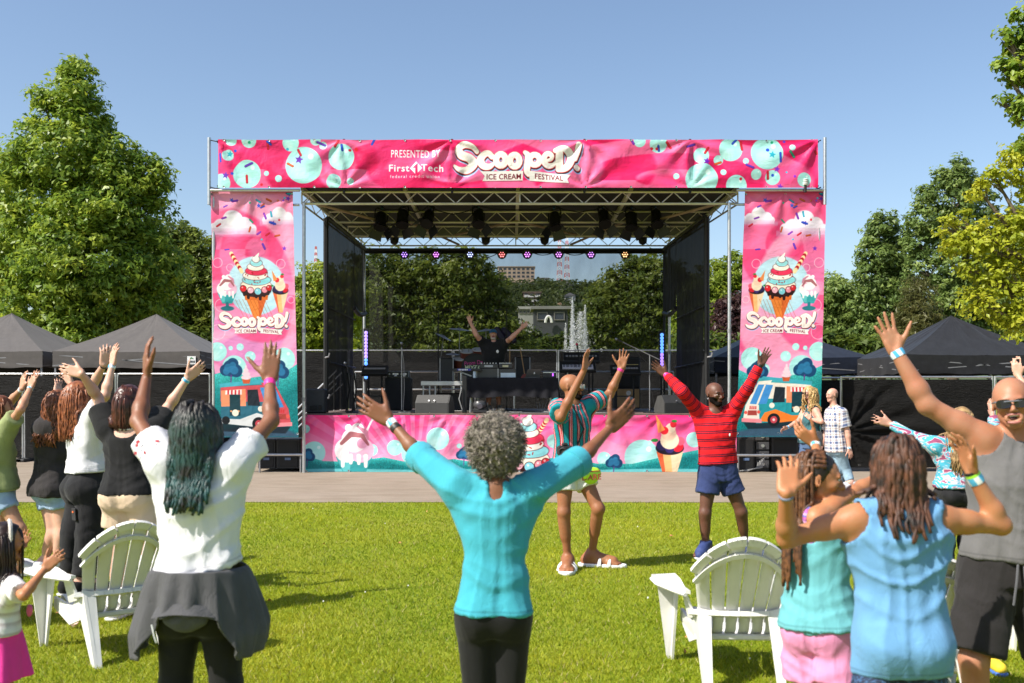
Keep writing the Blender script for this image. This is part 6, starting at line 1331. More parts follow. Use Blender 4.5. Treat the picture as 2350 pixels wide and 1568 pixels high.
HEAD = A.image('header_print')
# ---- side banner art (300 x 880), the right one is its mirrored sister with its lettering the right way round
def cone_big(A, x, y, s):
    ln = (.30, .06, .10)
    A.poly([(x-38*s, y+26*s), (x+38*s, y+26*s), (x+8*s, y+112*s), (x-8*s, y+112*s)], (.93, .52, .22)); A.poly([(x+6*s, y+26*s), (x+38*s, y+26*s), (x+8*s, y+112*s)], (.80, .34, .14), .7)
    for i in range(-3, 6): A.stroke([(x-36*s+i*13*s, y+36*s, .7*s), (x-36*s+i*13*s+30*s, y+100*s, .7*s)], (.62, .26, .1), .6)
    A.poly([(x-43*s, y+14*s), (x+43*s, y+14*s), (x+40*s, y+38*s), (x-40*s, y+38*s)], (.86, .42, .16)); A.disc(x, y+4*s, 54*s, (.16, .05, .05), 1, 1, 24*s)
    for i, h in enumerate((26, 40, 24, 36, 46, 30, 22)): A.stroke([(x-42*s+14*s*i, y+8*s, 6.5*s), (x-42*s+14*s*i, y+h*s*.75, 5*s)], (.16, .05, .05))
    for (dx, dy, rx, ry, c) in ((0, -14, 54, 20, (.97, .92, .84)), (3, -32, 50, 18, (.55, .85, .88)), (-2, -48, 43, 16, (.96, .93, .88)), (2, -63, 38, 15, (.90, .20, .34)), (0, -77, 29, 13, (.97, .92, .86)), (3, -91, 21, 12, (.6, .86, .88)), (2, -104, 13, 11, (.97, .95, .92))):
        A.disc(x+dx*s, y+dy*s, rx*s+1.6*s, ln, .8, 1, ry*s+1.6*s); A.disc(x+dx*s, y+dy*s, rx*s, c, 1, 1, ry*s); A.disc(x+(dx-12)*s, y+(dy-5)*s, rx*.45*s, tuple(min(1, v+.12) for v in c), .7, 3*s, ry*.4*s)
    A.stroke([(x+4*s, y-112*s, 6*s), (x+12*s, y-126*s, 1.5*s)], (.98, .96, .93))
    for dx, dy, r, c in ((-46, -2, 12, (.85, .1, .15)), (-20, 4, 12, (.95, .7, .75)), (6, 8, 13, (.5, .8, .85)), (30, 2, 12, (.9, .55, .6)), (46, -4, 11, (.8, .12, .16))): A.disc(x+dx*s, y+dy*s, r*s, ln); A.disc(x+dx*s, y+dy*s, (r-1.5)*s, c); A.disc(x+(dx-3)*s, y+(dy-4)*s, 3*s, (1, 1, 1), .6)
    r = random.Random(2)
    for i in range(16): A.sprinkle(x+r.uniform(-42, 42)*s, y-r.uniform(10, 60)*s, 5*s, r.random()*3, (.75, .1, .15), 1.2*s)
def straw(A, x0, y0, x1, y1, w):
    n = 9
    for i in range(n): a, b = i/n, (i+1)/n; A.stroke([(x0+(x1-x0)*a, y0+(y1-y0)*a, w), (x0+(x1-x0)*b, y0+(y1-y0)*b, w)], (.70, .10, .15) if i % 2 else (.95, .85, .65))
def cup(A, x, y, s, m=1):
    A.poly([(x-32*s, y+8*s), (x+32*s, y+8*s), (x+16*s, y+44*s), (x-16*s, y+44*s)], (.2, .62, .64)); A.poly([(x-30*s, y+10*s), (x-6*s, y+10*s), (x-8*s, y+40*s), (x-16*s, y+40*s)], (.45, .8, .8), .7)
    A.stroke([(x, y+44*s, 5*s), (x, y+54*s, 5*s)], (.14, .45, .5)); A.disc(x, y+60*s, 22*s, (.14, .45, .5), 1, 1, 8*s)
    for dx, dy, r, c in ((-12, -4, 22, (.95, .93, .93)), (12, -4, 22, (.92, .72, .82)), (0, -22, 22, (.96, .93, .94)), (6*m, -40, 12, (.95, .92, .93)), (14*m, -16, 9, (.9, .62, .74)), (-8, -12, 10, (.98, .95, .95))): A.disc(x+dx*s, y+dy*s, r*s, c, 1, 1.2)
    A.stroke([(x-22*m*s, y-16*s, 3*s), (x-6*m*s, y-32*s, 5*s), (x+14*m*s, y-30*s, 4*s), (x+24*m*s, y-14*s, 2*s)], (.62, .34, .36), .9); A.stroke([(x+6*m*s, y-46*s, 2*s), (x+20*m*s, y-36*s, 4*s), (x+24*m*s, y-24*s, 2*s)], (.80, .48, .58), .9); A.disc(x-10*m*s, y-44*s, 6*s, (.98, .96, .96))
    for dx in (-20, -6, 8, 20): A.stroke([(x+dx*s, y+6*s, 4*s), (x+dx*s, y+(16+abs(dx)*.4)*s, 3*s)], (.96, .93, .93))
def cone_small(A, x, y, s, m=1):
    A.poly([(x-30*s, y+2*s), (x+30*s, y+2*s), (x+8*s, y+80*s), (x-8*s, y+80*s)], (.95, .72, .48)); A.poly([(x+2*s, y+2*s), (x+30*s, y+2*s), (x+8*s, y+80*s)], (.92, .82, .70), .8); A.poly([(x-30*s, y+2*s), (x-16*s, y+2*s), (x-6*s, y+80*s), (x-8*s, y+80*s)], (.85, .3, .16), .8)
    A.disc(x, y-6*s, 32*s, (.10, .07, .14), 1, 1, 16*s)
    for dx, dy, r, c in ((18, -10, 13, (.85, .1, .18)), (-18, -12, 12, (.16, .12, .3)), (0, -4, 10, (.2, .15, .4)), (24, -22, 10, (.9, .35, .45)), (0, -24, 21, (.95, .86, .74)), (-2, -40, 17, (.93, .78, .68)), (2, -52, 11, (.95, .85, .75)), (-12, -46, 9, (.85, .12, .18)), (8, -60, 7, (.86, .14, .2))): A.disc(x+dx*m*s, y+dy*s, r*s, c, 1, 1.2)
    A.poly([(x-26*m*s, y-40*s), (x-32*m*s, y-84*s), (x-10*m*s, y-48*s)], (.92, .55, .3)); A.disc(x+10*m*s, y-68*s, 6*s, (.15, .5, .2), 1, 1, 3*s); A.disc(x-34*m*s, y-24*s, 8*s, (.15, .5, .2), 1, 1, 4*s)
def cloud(A, x, y, s, base):
    for dx, dy, r in ((-40, 0, 24), (0, -18, 34), (38, -4, 26), (62, 8, 16), (-62, 8, 18)): A.disc(x+dx*s, y+dy*s, r*s, (.93, .88, .93), 1, 2)
    A.poly([(x-78*s, y+6*s), (x+76*s, y+6*s), (x+76*s, y+26*s), (x-78*s, y+26*s)], (.90, .78, .86), 1, 2); A.disc(x-6*s, y-24*s, 18*s, (1, 1, 1), .6, 6); A.put(x-90*s, y+14*s, x+90*s, y+34*s, lambda X, Y: np.abs(Y-(y+24*s))-9*s, base, .55, 4)
def btree(A, x, y, s):
    for dx, dy, r in ((0, 0, 26), (-18, 6, 18), (16, 8, 20), (6, -14, 18)): A.disc(x+dx*s, y+dy*s, r*s, (.06, .26, .42), 1, 1.2)
    for dx, dy, r in ((-8, 0, 14), (10, 6, 13), (-16, 10, 10), (6, -10, 10)): A.disc(x+dx*s, y+dy*s, r*s, (.15, .45, .62), .9, 1.5)
    A.stroke([(x, y+22*s, 2*s), (x-2*s, y+52*s, 1.5*s)], (.4, .2, .5))
def grassy(A, pts, seed):
    ys = np.interp(A.X[0], [p[0] for p in pts], [p[1] for p in pts]); n = np.random.RandomState(seed).rand(A.h, A.w); n = (n+np.roll(n, 1, 0)+np.roll(n, 2, 0))/3; m = np.clip((A.Y-ys[None])/1.5+.5, 0, 1)[..., None]
    sh = np.clip((A.Y-ys[None])/(A.h*.1), 0, 1)[..., None]; c = np.array([.25, .72, .70])*(1-sh)+np.array([.03, .47, .48])*sh; A.a[:] = A.a*(1-m)+(c*(.62+.75*n[..., None]))*m
def truck(A, x, y, s, m=1, c=((.92, .88, .82), (.12, .56, .60), (.92, .48, .16))):
    p = lambda a, b: (x+a*s*m, y+b*s)
    A.poly([p(-118, 88), p(130, 74), p(134, 104), p(-100, 112)], (.05, .1, .14), .8, 2)
    A.poly([p(-62, -62), p(128, -52), p(128, 76), p(-70, 92), p(-96, 40)], c[1]); A.poly([p(-60, -60), p(128, -50), p(128, 0), p(-76, 2)], c[0]); A.poly([p(-66, -66), p(-50, -80), p(132, -62), p(130, -48)], (.25, .66, .72))
    A.poly([p(-96, 30), p(-66, 24), p(-16, -66), p(-66, -62), p(-112, 26)], c[0]); A.poly([p(-112, 24), p(-62, 24), p(-58, 84), p(-120, 80)], c[0])
    A.poly([p(-96, 20), p(-66, -50), p(-44, -50), p(-72, 22)], (.25, .55, .8)); A.poly([p(-64, 22), p(-38, -50), p(-12, -48), p(-34, 20)], (.25, .55, .8)); A.poly([p(-4, -42), p(32, -40), p(32, 14), p(-12, 16)], (.1, .14, .18))
    A.poly([p(38, -44), p(126, -38), p(126, 18), p(38, 16)], (.93, .56, .40)); A.poly([p(58, -30), p(96, -28), p(96, 50), p(58, 50)], (.06, .22, .26)); A.poly([p(52, -42), p(110, -38), p(112, -24), p(52, -24)], (.95, .90, .88))
    for i in range(4): A.poly([p(58+13*i, -40), p(64+13*i, -40), p(65+13*i, -24), p(59+13*i, -24)], (.8, .15, .2))
    for i in range(4): A.disc(*p(64+9*i, 34), 3.5*s, (.9, .6, .4))
    A.poly([p(-60, 84), p(-40, 52), p(0, 40), p(60, 62), p(128, 60), p(128, 76), p(20, 88)], c[2]); A.disc(*p(76, 40), 12*s, (.92, .88, .8)); A.disc(*p(-14, 26), 10*s, (.92, .88, .82))
    A.disc(*p(-6, 78), 23*s, (.06, .08, .1)); A.disc(*p(-6, 78), 13*s, (.75, .25, .3)); A.disc(*p(-6, 78), 5*s, (.9, .8, .8)); A.disc(*p(110, 66), 14*s, (.06, .08, .1))
    A.poly([p(-102, 44), p(-70, 44), p(-68, 62), p(-104, 62)], (.65, .25, .22)); A.disc(*p(-110, 52), 6*s, (.9, .35, .3)); A.disc(*p(-62, 50), 6*s, (.9, .35, .3)); A.poly([p(-124, 72), p(-50, 76), p(-50, 90), p(-124, 86)], (.93, .55, .58))
    for i in range(4): A.poly([p(-96+7*i, 28), p(-92+7*i, 28), p(-92+7*i, 40), p(-97+7*i, 40)], (.8, .2, .22))
    A.poly([p(20, -78), p(50, -78), p(46, -62), p(24, -62)], (.8, .35, .2))
    for dy, r in ((-84, 18), (-96, 14), (-108, 9), (-118, 4)): A.disc(*p(35, dy), r*s, (.95, .82, .86), 1, 1, 8*s)
def side(m):
    A = Art(300, 880, PK3); A.a[:] = np.array((.94, .38, .56))+(np.array((.86, .53, .74))-np.array((.94, .38, .56)))*np.clip((A.Y/880-.12)/.45, 0, 1)[..., None]; fx_ = lambda x: x if m > 0 else 300-x
    swirl(A, fx_(170), 210, 210, 270, 7, .5*m, (.90, .17, .40), (.93, .28, .48), .1, 1.9, .75); swirl(A, fx_(20), 330, 260, 300, 6, -.7*m, (.95, .66, .77), (.95, .66, .77), .5, 1.6, .75); swirl(A, fx_(150), 560, 300, 130, 9, .8, (.97, .80, .88), (.96, .68, .82), .6, 2.2, .6)
    cloud(A, fx_(78), 128, 1.1, (.85, .6, .75)); cloud(A, fx_(248), 100, .78, (.85, .6, .75)); clutter(A, (8, 6, 292, 60), 15, 3, 13); clutter(A, (20, 60, 280, 215), 16, 5, 13)
    for x, y, r in ((20, 258, 17), (250, 262, 16), (66, 276, 13), (284, 390, 12), (30, 410, 22), (16, 505, 26)): A.ring(fx_(x), y, r, 2.2, (1, .85, .9), .7)
    A.disc(fx_(158), 340, 104, (.66, .86, .92), .95, 2); A.disc(fx_(158), 330, 92, (.86, .94, .97), .5, 24)
    straw(A, fx_(70), 225, fx_(108), 290, 7); cone_small(A, fx_(246), 362, .92, m); cup(A, fx_(52), 356, 1.08, m); cone_big(A, fx_(158), 352, 1.02); logo(A, 18, 430, 262)
    for x, y, r in ((14, 575, 34), (62, 562, 8), (96, 558, 13), (132, 592, 19), (254, 600, 40), (74, 632, 44), (210, 640, 22)): A.bubble(fx_(x), y, r)
    grassy(A, [(0, 655), (60, 640), (130, 668), (190, 660), (250, 650), (300, 620)] if m > 0 else [(0, 640), (60, 668), (140, 672), (240, 650), (300, 625)], 4); A.poly([(0, 860), (120, 835), (240, 842), (300, 870), (300, 880), (0, 880)], (.28, .26, .38), .7, 6)
    btree(A, fx_(62), 634, 1.15); btree(A, fx_(232), 640, 1.1)
    if m > 0: truck(A, 152, 752, 1.02, -1, ((.80, .30, .34), (.16, .40, .48), (.85, .86, .86)))
    else: truck(A, 138, 742, .98, 1)
    return A.image('side_print_%d' % (m > 0))
SIDE_L, SIDE_R = side(1), side(-1)
# ---- stage skirt art
SKW, SKH = 1496, 200
A = Art(SKW, SKH, PK2); k = SKW/997.; px = lambda x: (x-692)*k; py = lambda y: (y-952)*SKH/133.
A.a[:] = np.array((.90, .16, .45))+(np.array(PK4)-np.array((.90, .16, .45)))*np.clip(A.Y/SKH/.75, 0, 1)[..., None]
th = np.arctan2(A.Y-SKH*1.25, A.X-SKW*.26); mm = (np.clip(np.sin(th*46)*3+.3, 0, 1)*.45*np.clip(1.2-np.abs(A.X-SKW*.26)/SKW*2.2, 0, 1))[..., None]; A.a[:] = A.a*(1-mm)+np.array((.97, .66, .80))*mm
swirl(A, SKW*.86, SKH*.2, 420, 130, 8, .4, PK4, PK4, .3, 2.4, .5)
for x, y, r in ((700, 985, 10), (852, 1034, 14), (950, 1040, 30), (1004, 1007, 26), (1053, 1024, 6), (1270, 1013, 16), (1385, 1053, 16), (1472, 1050, 40), (905, 1028, 18), (1290, 1055, 22), (1592, 1010, 18), (720, 1040, 26), (1490, 1018, 6), (1540, 980, 8)): A.bubble(px(x), py(y), r*k)
grassy(A, [(px(x), py(y)) for x, y in ((692, 1045), (740, 1060), (800, 1062), (880, 1050), (960, 1066), (1040, 1054), (1110, 1066), (1200, 1062), (1290, 1048), (1370, 1064), (1450, 1066), (1540, 1046), (1610, 1032), (1690, 1050))], 6)
cvb = np.clip((A.Y-py(1078))/3+.5, 0, 1)[..., None]*.7; A.a[:] = A.a*(1-cvb)+np.array((.55, .86, .88))*cvb
for x, y, s_ in ((704, 1046, .62), (868, 1052, .55), (1064, 1042, .60), (1408, 1060, .68), (1498, 1040, .5))[:0] or ((704, 1046, .5), (1064, 1042, .52), (1408, 1060, .55)): btree(A, px(x), py(y), s_*k)
A.stroke([(px(835), py(1000), 3*k), (px(852), py(966), 2*k), (px(856), py(960), 4*k)], (.93, .88, .90)); cup(A, px(812), py(1040), 1.32*k); straw(A, px(1236), py(992), px(1254), py(964), 5*k); cone_big(A, px(1208), py(1066), .95*k); cone_small(A, px(1536), py(1036), 1.02*k)
for x, s_ in ((1500, .5),): clutter(A, (px(1590), 10, px(1604), 60), 3, 4, 8)
SKIRT = A.image('skirt_print')

# ---- the sheets
def print_mat(name, img, thru=.12, bs=1.):
    m, nt, b = nodes_of(name); b.inputs['Roughness'].default_value = .5; b.inputs['Specular IOR Level'].default_value = .3; out = nt.nodes['Material Output']
    t = N(nt, 'ShaderNodeTexImage'); t.image = img; t.interpolation = 'Cubic'; t.extension = 'EXTEND'; L(nt, t.outputs[0], b.inputs['Base Color'])
    h = mixc(nt, .4, noise(nt, 1.6, 4, .55, vscale=(1, 1, 1.), dist=1.8), noise(nt, 7, 3, .5, vscale=(.6, 1, 1), dist=.8)); bump(nt, b, h, .5*bs, .05)
    tr = N(nt, 'ShaderNodeBsdfTranslucent'); L(nt, t.outputs[0], tr.inputs[0]); mx = N(nt, 'ShaderNodeMixShader'); mx.inputs[0].default_value = thru; L(nt, b.outputs[0], mx.inputs[1]); L(nt, tr.outputs[0], mx.inputs[2]); L(nt, mx.outputs[0], out.inputs[0]); return m
def banner(name, label, x0, x1, y0, y1, d, m, ties, nu, nv, amp=.02, lean=(0, 0), sagb=0., group=None, xb=None):
    t = thing(name, label, 'banner', W((x0+x1)/2, y1, d), group=group); xb = xb or (x0, x1)
    def f(u, v):
        o = np.ones_like(u); xx = (x0+(x1-x0)*u)*v+(xb[0]+(xb[1]-xb[0])*u)*(1-v); X = XW(xx, d); Z = ZW(y1, d)+(ZW(y0, d)-ZW(y1, d))*v; L_ = abs(X.max()-X.min()); h = Z.max()-Z.min()
        q = np.c_[X*.9, Z*1.1, o*x0*.01]; dsp = amp*pnoise(q)+amp*.5*pnoise(q*2.6+5)
        for tx, tv, a in ties:     # creases that run in from the tied points
            dx, dz = X-XW(tx, d), (v-tv)*h; rr = np.hypot(dx, dz); th_ = np.arctan2(dz, dx); dsp = dsp+a*np.exp(-rr/1.1)*np.sin(th_*9+tx)*np.minimum(1, rr/.2)
        dsp *= np.minimum(1, .25+5*v*(1-v)); Z = Z-sagb*np.sin(u*math.pi*len(ties)*.5)**2*v*.0-.012*np.abs(np.sin(u*math.pi*6))*(v > .98)
        return np.c_[X, d+o*0+dsp+lean[0]*(1-v), Z+sagb*np.sin(u*17)*(1-v)]
    mb = MB().gridv(f, nu, nv); V = np.concatenate(mb.V); u, v = np.meshgrid(np.linspace(0, 1, nu+1), np.linspace(0, 1, nv+1)); o = mesh_obj('print', V, mb.F, m, t, True, uv=np.c_[u.ravel(), v.ravel()])
    for u_ in np.linspace(.01, .99, max(3, int((x1-x0)/110)+2)):
        for v_ in (0.985, .015): c = f(np.array([u_]), np.array([v_]))[0]; MB().lathe([(.012, 0), (.022, .004), (.022, 0)], c+[0, -.004, 0], 8, (0, -1, 0)).build('eyelet', STEEL, t, True)
    return t
banner('header_banner', 'wide pink header banner with bubbles and the big white festival lettering across the stage top', 500, 1877, 320, 431, 19.98, print_mat('header_cloth', HEAD, .12, 1.2), [(500, 1, .05), (788, 0, .04), (788, 1, .03), (1037, 1, .05), (1037, 0, .03), (1342, 1, .04), (1342, 0, .04), (1585, 1, .04), (1585, 0, .03), (1877, 1, .05)], 240, 36, .03)
sp = 'tall side banners'
banner('side_banner', 'tall pink ice cream banner at the left of the stage, behind a raised hand', 484, 672, 437, 1004, 20.12, print_mat('left_cloth', SIDE_L, .14), [(484, 1, .03), (580, 1, .04), (672, 1, .03)], 60, 130, .025, xb=(494, 685))
banner('side_banner', 'tall pink ice cream banner at the right of the stage with the turquoise truck', 1710, 1896, 437, 1003, 20.12, print_mat('right_cloth', SIDE_R, .14), [(1710, 1, .03), (1800, 1, .04), (1896, 1, .03)], 60, 130, .025, xb=(1690, 1882))
banner('skirt_banner', 'low pink and teal banner along the front of the stage deck', 693, 1690, 952, 1084, 20.5, print_mat('skirt_cloth', SKIRT, .05), [(x, 1, .022) for x in range(740, 1690, 97)], 200, 40, .03, sagb=.012)
# flat lettering on the bass drum head
A = Art(220, 220, (.02, .02, .022)); A.text('Prom Date', 112, 84, 36, (.9, .25, .6), .9, .01, skew=-.1); A.text('MIXTAPE', 112, 128, 36, (.85, .9, .75), .95, .03); A.poly([(14, 128), (40, 112), (40, 128)], (.2, .75, .8))
def disc_print(name, img, c, r, nrm, parent, rough=.5):
    m, nt, b = nodes_of(name+'_paper'); b.inputs['Roughness'].default_value = rough; t = N(nt, 'ShaderNodeTexImage'); t.image = img; L(nt, t.outputs[0], b.inputs['Base Color'])
    a = np.linspace(0, 2*math.pi, 29)[:-1]; V = np.r_[[c], np.c_[c[0]+r*np.cos(a), c[1]+a*0, c[2]+r*np.sin(a)]]; F = [[0, 1+i, 1+(i+1) % 28] for i in range(28)]; uv = np.r_[[(.5, .5)], np.c_[.5+.5*np.cos(a), .5+.5*np.sin(a)]]; return mesh_obj(name, V, F, m, parent, False, uv=uv)
disc_print('drum_print', A.image('drum_print'), bc+np.array([0, -.008, 0]), .3, None, hp)
# ================================================================ PEOPLE
SK_L = skin('skin_fair', (.60, .37, .27)); SK_T = skin('skin_tan', (.50, .28, .18)); SK_M = skin('skin_warm_brown', (.42, .19, .09)); SK_B = skin('skin_brown', (.22, .095, .05)); SK_G = skin('skin_brown_deep', (.21, .09, .045)); SK_H = skin('skin_brown_warm', (.30, .13, .06)); SK_D = skin('skin_dark', (.125, .056, .034)); SK_Q = skin('skin_olive', (.40, .19, .11)); SK_P = skin('skin_pink', (.58, .33, .25))
def ray_at(root, x, y, ln, sgn):
    """the point on the sight line of (x, y) that lies ln away from root; sgn picks the far or near one"""
    c = np.array([0, 0, CAMH]); v = W(x, y, 1.)-c; o = c-root; A_, B_, C_ = v@v, 2*v@o, o@o-ln*ln; D_ = B_*B_-4*A_*C_
    t = (-B_+(sgn*math.sqrt(D_) if D_ > 0 else 0))/(2*A_); return c+v*t
def mk(label, d, H, fwd, face, sk, head, neck, pel, r, l, legs=None, ground=0., arm=(.172, .146), **kw):
    J = dict(head=W(head[0], head[1], d+head[2]), neck=W(neck[0], neck[1], d+neck[2]), pel=W(pel[0], pel[1], d+pel[2]), ground=ground)
    for a, (sh, el, wr) in (('r', r), ('l', l)):
        J[a+'sh'] = W(sh[0], sh[1], d+sh[2]); J[a+'el'] = ray_at(J[a+'sh'], el[0], el[1], arm[0]*H, el[2]); J[a+'wr'] = ray_at(J[a+'el'], wr[0], wr[1], arm[1]*H, wr[2])
    f = unit(fwd); rt = unit(np.cross(f, [0, 0, 1])); k = H/1.75
    for a, q in (('r', 1), ('l', -1)):
        if legs and a in legs: kn, an = legs[a]; J[a+'kn'] = W(kn[0], kn[1], d+kn[2]); J[a+'an'] = W(an[0], an[1], d+an[2]); J[a+'an'][2] = max(J[a+'an'][2], ground+.075*k)
        else: b = J['pel']; J[a+'kn'] = np.array([*(b+rt*q*.10*k+f*.02)[:2], ground+.27*H]); J[a+'an'] = np.array([*(b+rt*q*.12*k-f*.02)[:2], ground+.085*k])
    return Person(label, J, H, fwd, face, sk, **kw)
def limb_attr(s, period, around=False, rr=.16):
    """stripe coordinate: up the trunk (or round it) and along the arms"""
    def fn(V):
        J = s.J; P = V-s.J['pel']
        out = (np.arctan2(P@s.right, P@s.f2)*rr if around else P@s.up)/period
        for a in 'rl':
            A_, B_ = J[a+'sh'], J[a+'el']; d = B_-A_; n = np.linalg.norm(d); t = (V-A_)@d/n; dist = np.linalg.norm(V-A_-np.outer(np.clip(t, 0, n), d/n), axis=1); m = (t > .02) & (dist < .13)
            out = np.where(m, t/period, out); d2 = J[a+'wr']-B_; n2 = np.linalg.norm(d2); t2 = (V-B_)@d2/n2; ds = np.linalg.norm(V-B_-np.outer(np.clip(t2, 0, n2), d2/n2), axis=1); m2 = (t2 > 0) & (ds < .1); out = np.where(m2, (t2+n)/period, out)
        return out
    return fn
BAND_B = None
def band_mat():
    m, nt, b = nodes_of('wristband_paper'); b.inputs['Roughness'].default_value = .4; tc = N(nt, 'ShaderNodeTexCoord'); mp = N(nt, 'ShaderNodeMapping'); mp.inputs['Rotation'].default_value = (.4, .5, .6); L(nt, tc.outputs['Object'], mp.inputs[0])
    w = N(nt, 'ShaderNodeTexWave'); w.inputs['Scale'].default_value = 9; L(nt, mp.outputs[0], w.inputs[0]); L(nt, ramp(nt, w.outputs[1], [(.45, (.80, .82, .85)), (.55, (.08, .42, .70))]), b.inputs['Base Color']); return m
BAND_B = band_mat(); BAND_P = mat('wristband_pink', (.85, .04, .30), .4, var=.05); BAND_K = mat('wristband_black', (.012, .012, .012), .5)
WHT = cloth('white_cotton', (.67, .67, .70), .03, .4); BLACKC = cloth('black_cotton', (.012, .012, .013), .2, .3); LEG = cloth('black_leggings', (.0085, .0085, .009), .2, .12, .7)
WSOLE = mat('white_rubber', (.72, .72, .70), .5)
CROWD = 'people dancing on the lawn'

# --- girl in green at the left edge
p = mk('girl in sage green t-shirt and denim shorts at the left edge, arms raised', 8.8, 1.67, (.85, .5, 0), (.9, .45, .15), SK_T, (4, 938, 0), (-6, 978, -.02), (0, 1128, .05), ((16, 985, -.13), (47, 940, -1), (70, 890, 1)), ((-5, 972, .15), (26, 920, 1), (50, 893, -1)), sex='f', group=CROWD, voxel=.01255,
       hands=dict(r=dict(tip=(.25, .2, 1), thumb=(-.6, .3, .2)), l=dict(tip=(.1, .1, 1), thumb=(.7, -.4, .3))), legs=dict(r=((45, 1215, -.05), (40, 1302, .1)), l=((8, 1218, .15), (10, 1295, .3))))
p.shirt(cloth('sage_cotton', (.25, .29, .13), .08, .35), hem=-.03, loose=.03, sleeve=.62, flare=.012, sl_loose=.03, neck=.07); p.pants(cloth('pale_denim', (.30, .42, .58), .2, .3), frac=.42, loose=.012, flare=.012, waist=.1, name='denim_shorts'); p.back_push(.012)
HB = hairmat('auburn_hair', (.075, .024, .010), (.26, .085, .03)); p.hair_cap(HB, .012); p.strands(HB, 150, .34, .0075, seed=2, wave=.012, name='hair_locks'); p.band('r', BAND_B, .04); p.band('l', mat('white_scrunchie', (.75, .75, .75), .9), .06, .03, name='scrunchie'); p.shoes(WHT, WSOLE)
# --- girl in dark hoodie
p = mk('girl with wavy auburn hair in a charcoal hoodie', 8.9, 1.68, (.45, .9, 0), (.6, .8, .1), SK_L, (140, 925, 0), (124, 972, 0), (122, 1122, 0), ((150, 985, -.08), (172, 935, 1), (164, 880, 1)), ((96, 985, .06), (120, 950, 1), (130, 900, 1)), sex='f', group=CROWD, voxel=.01255, legs=dict(r=((144, 1222, -.05), (128, 1300, -.05)), l=((122, 1226, -.02), (100, 1292, 0))),
       hands=dict(r=dict(tip=(-.7, .2, .7), thumb=(.5, -.2, .6))))
p.shirt(cloth('charcoal_fleece', (.030, .027, .028), .15, .45), hem=.06, loose=.035, sleeve=1.8, flare=.004, neck=.075, name='hoodie', amp=.010, extra=[ell(p.J['neck']-p.f2*.09-p.up*.03, np.array([p.right, p.f2, p.up]), (.13, .07, .09), .05)])
p.pants(cloth('pale_denim', (.30, .42, .58), .2, .3), frac=.42, loose=.014, flare=.015, name='denim_shorts'); p.back_push(.055); p.hair_cap(HB, .014); p.strands(HB, 230, .46, .009, seed=4, wave=.028, wf=7, name='hair_locks', back=.25); p.shoes(WHT, WSOLE)
# --- girl in white crop tee, black trousers
p = mk('girl with long auburn hair in a white t-shirt and black trousers, hands high', 8.0, 1.72, (.75, .65, 0), (.85, .5, .1), SK_L, (184, 910, 0), (190, 958, 0), (200, 1118, 0), ((213, 958, -.14), (241, 908, -1), (258, 838, 1)), ((190, 950, .15), (216, 878, 1), (238, 838, -1)), sex='f', group=CROWD, voxel=.0095, legs=dict(r=((206, 1230, -.06), (190, 1330, -.05)), l=((170, 1225, .06), (165, 1318, .1))),
       hands=dict(r=dict(tip=(.1, .1, 1), thumb=(-.5, .5, .2), spread=.16), l=dict(tip=(.12, .0, 1), thumb=(.6, .4, .1), curl=.3)))
p.shirt(WHT, hem=-.12, loose=.022, sleeve=.55, flare=.0, sl_loose=.028, neck=.07, amp=.008); p.pants(cloth('black_twill', (.016, .016, .018), .2, .35), frac=1.9, loose=.028, flare=.03, waist=.13, name='trousers', amp=.008); p.back_push(.03); HC = hairmat('copper_hair', (.11, .032, .012), (.36, .12, .045)); p.hair_cap(HC, .014); p.strands(HC, 230, .42, .0085, seed=6, wave=.012, name='hair_locks', back=.3)
p.band('r', BAND_B, .06, .03); p.band('l', BAND_K, .05, .012); p.shoes(BLACKC, WSOLE)
q = p.J['pel']-p.f2*.13+p.right*.06-p.up*.2; MB().box(q, (.09, .014, .1), R3=np.array([p.right, p.f2, p.up]).T, bev=.004).build('back_pocket', cloth('black_twill', (.016, .016, .018)), p.root); MB().box(q+p.up*.02-p.f2*.009, (.03, .006, .014), R3=np.array([p.right, p.f2, p.up]).T).build('pocket_tag', mat('tag_orange', (.7, .15, .05), .5), p.root)
# --- woman in black top, beige shorts
p = mk('woman with a dark bob in a black puff sleeve top and beige shorts', 7.2, 1.68, (.12, 1, 0), (.35, 1, .05), SK_L, (299, 922, .02), (299, 968, 0), (298, 1138, 0), ((352, 985, .02), (384, 938, 1), (430, 868, -1)), ((250, 985, .02), (224, 912, 1), (188, 858, -1)), sex='f', build=1.1, group=CROWD, voxel=.0095, legs=dict(r=((340, 1262, 0), (350, 1400, 0)), l=((272, 1265, .05), (268, 1390, .05))),
       hands=dict(r=dict(tip=(.75, .1, .65), thumb=(-.4, -.3, .7), curl=.12, spread=.06), l=dict(tip=(-1, 0, .28), thumb=(.3, .1, .8), curl=.1, spread=.06)))
p.shirt(BLACKC, hem=-.02, loose=.014, sleeve=.62, flare=.012, sl_loose=.042, neck=.085, back_neck=(.10, -.045, .085), name='top', amp=.007); p.pants(cloth('beige_twill', (.58, .44, .31), .05, .3), frac=.52, loose=.012, flare=.035, waist=.06); p.back_push(.01)
HD = hairmat('dark_brown_hair', (.030, .009, .006), (.10, .03, .018), .32); p.hair_cap(HD, .016); p.strands(HD, 190, .25, .010, seed=8, wave=.004, name='hair_locks', back=.1, rlen=.1)
c = p.J['neck']; MB().tube([c+p.right*.09*math.cos(t)-p.f2*(.02+.075*math.sin(t))-p.up*(.02+.035*math.sin(t)) for t in np.linspace(.1, 3.04, 12)], .005, 5).build('necklace', mat('necklace_pale', (.75, .70, .62), .4), p.root, True)
p.band('r', BAND_B, .08, .025); p.shoes(WHT, WSOLE)
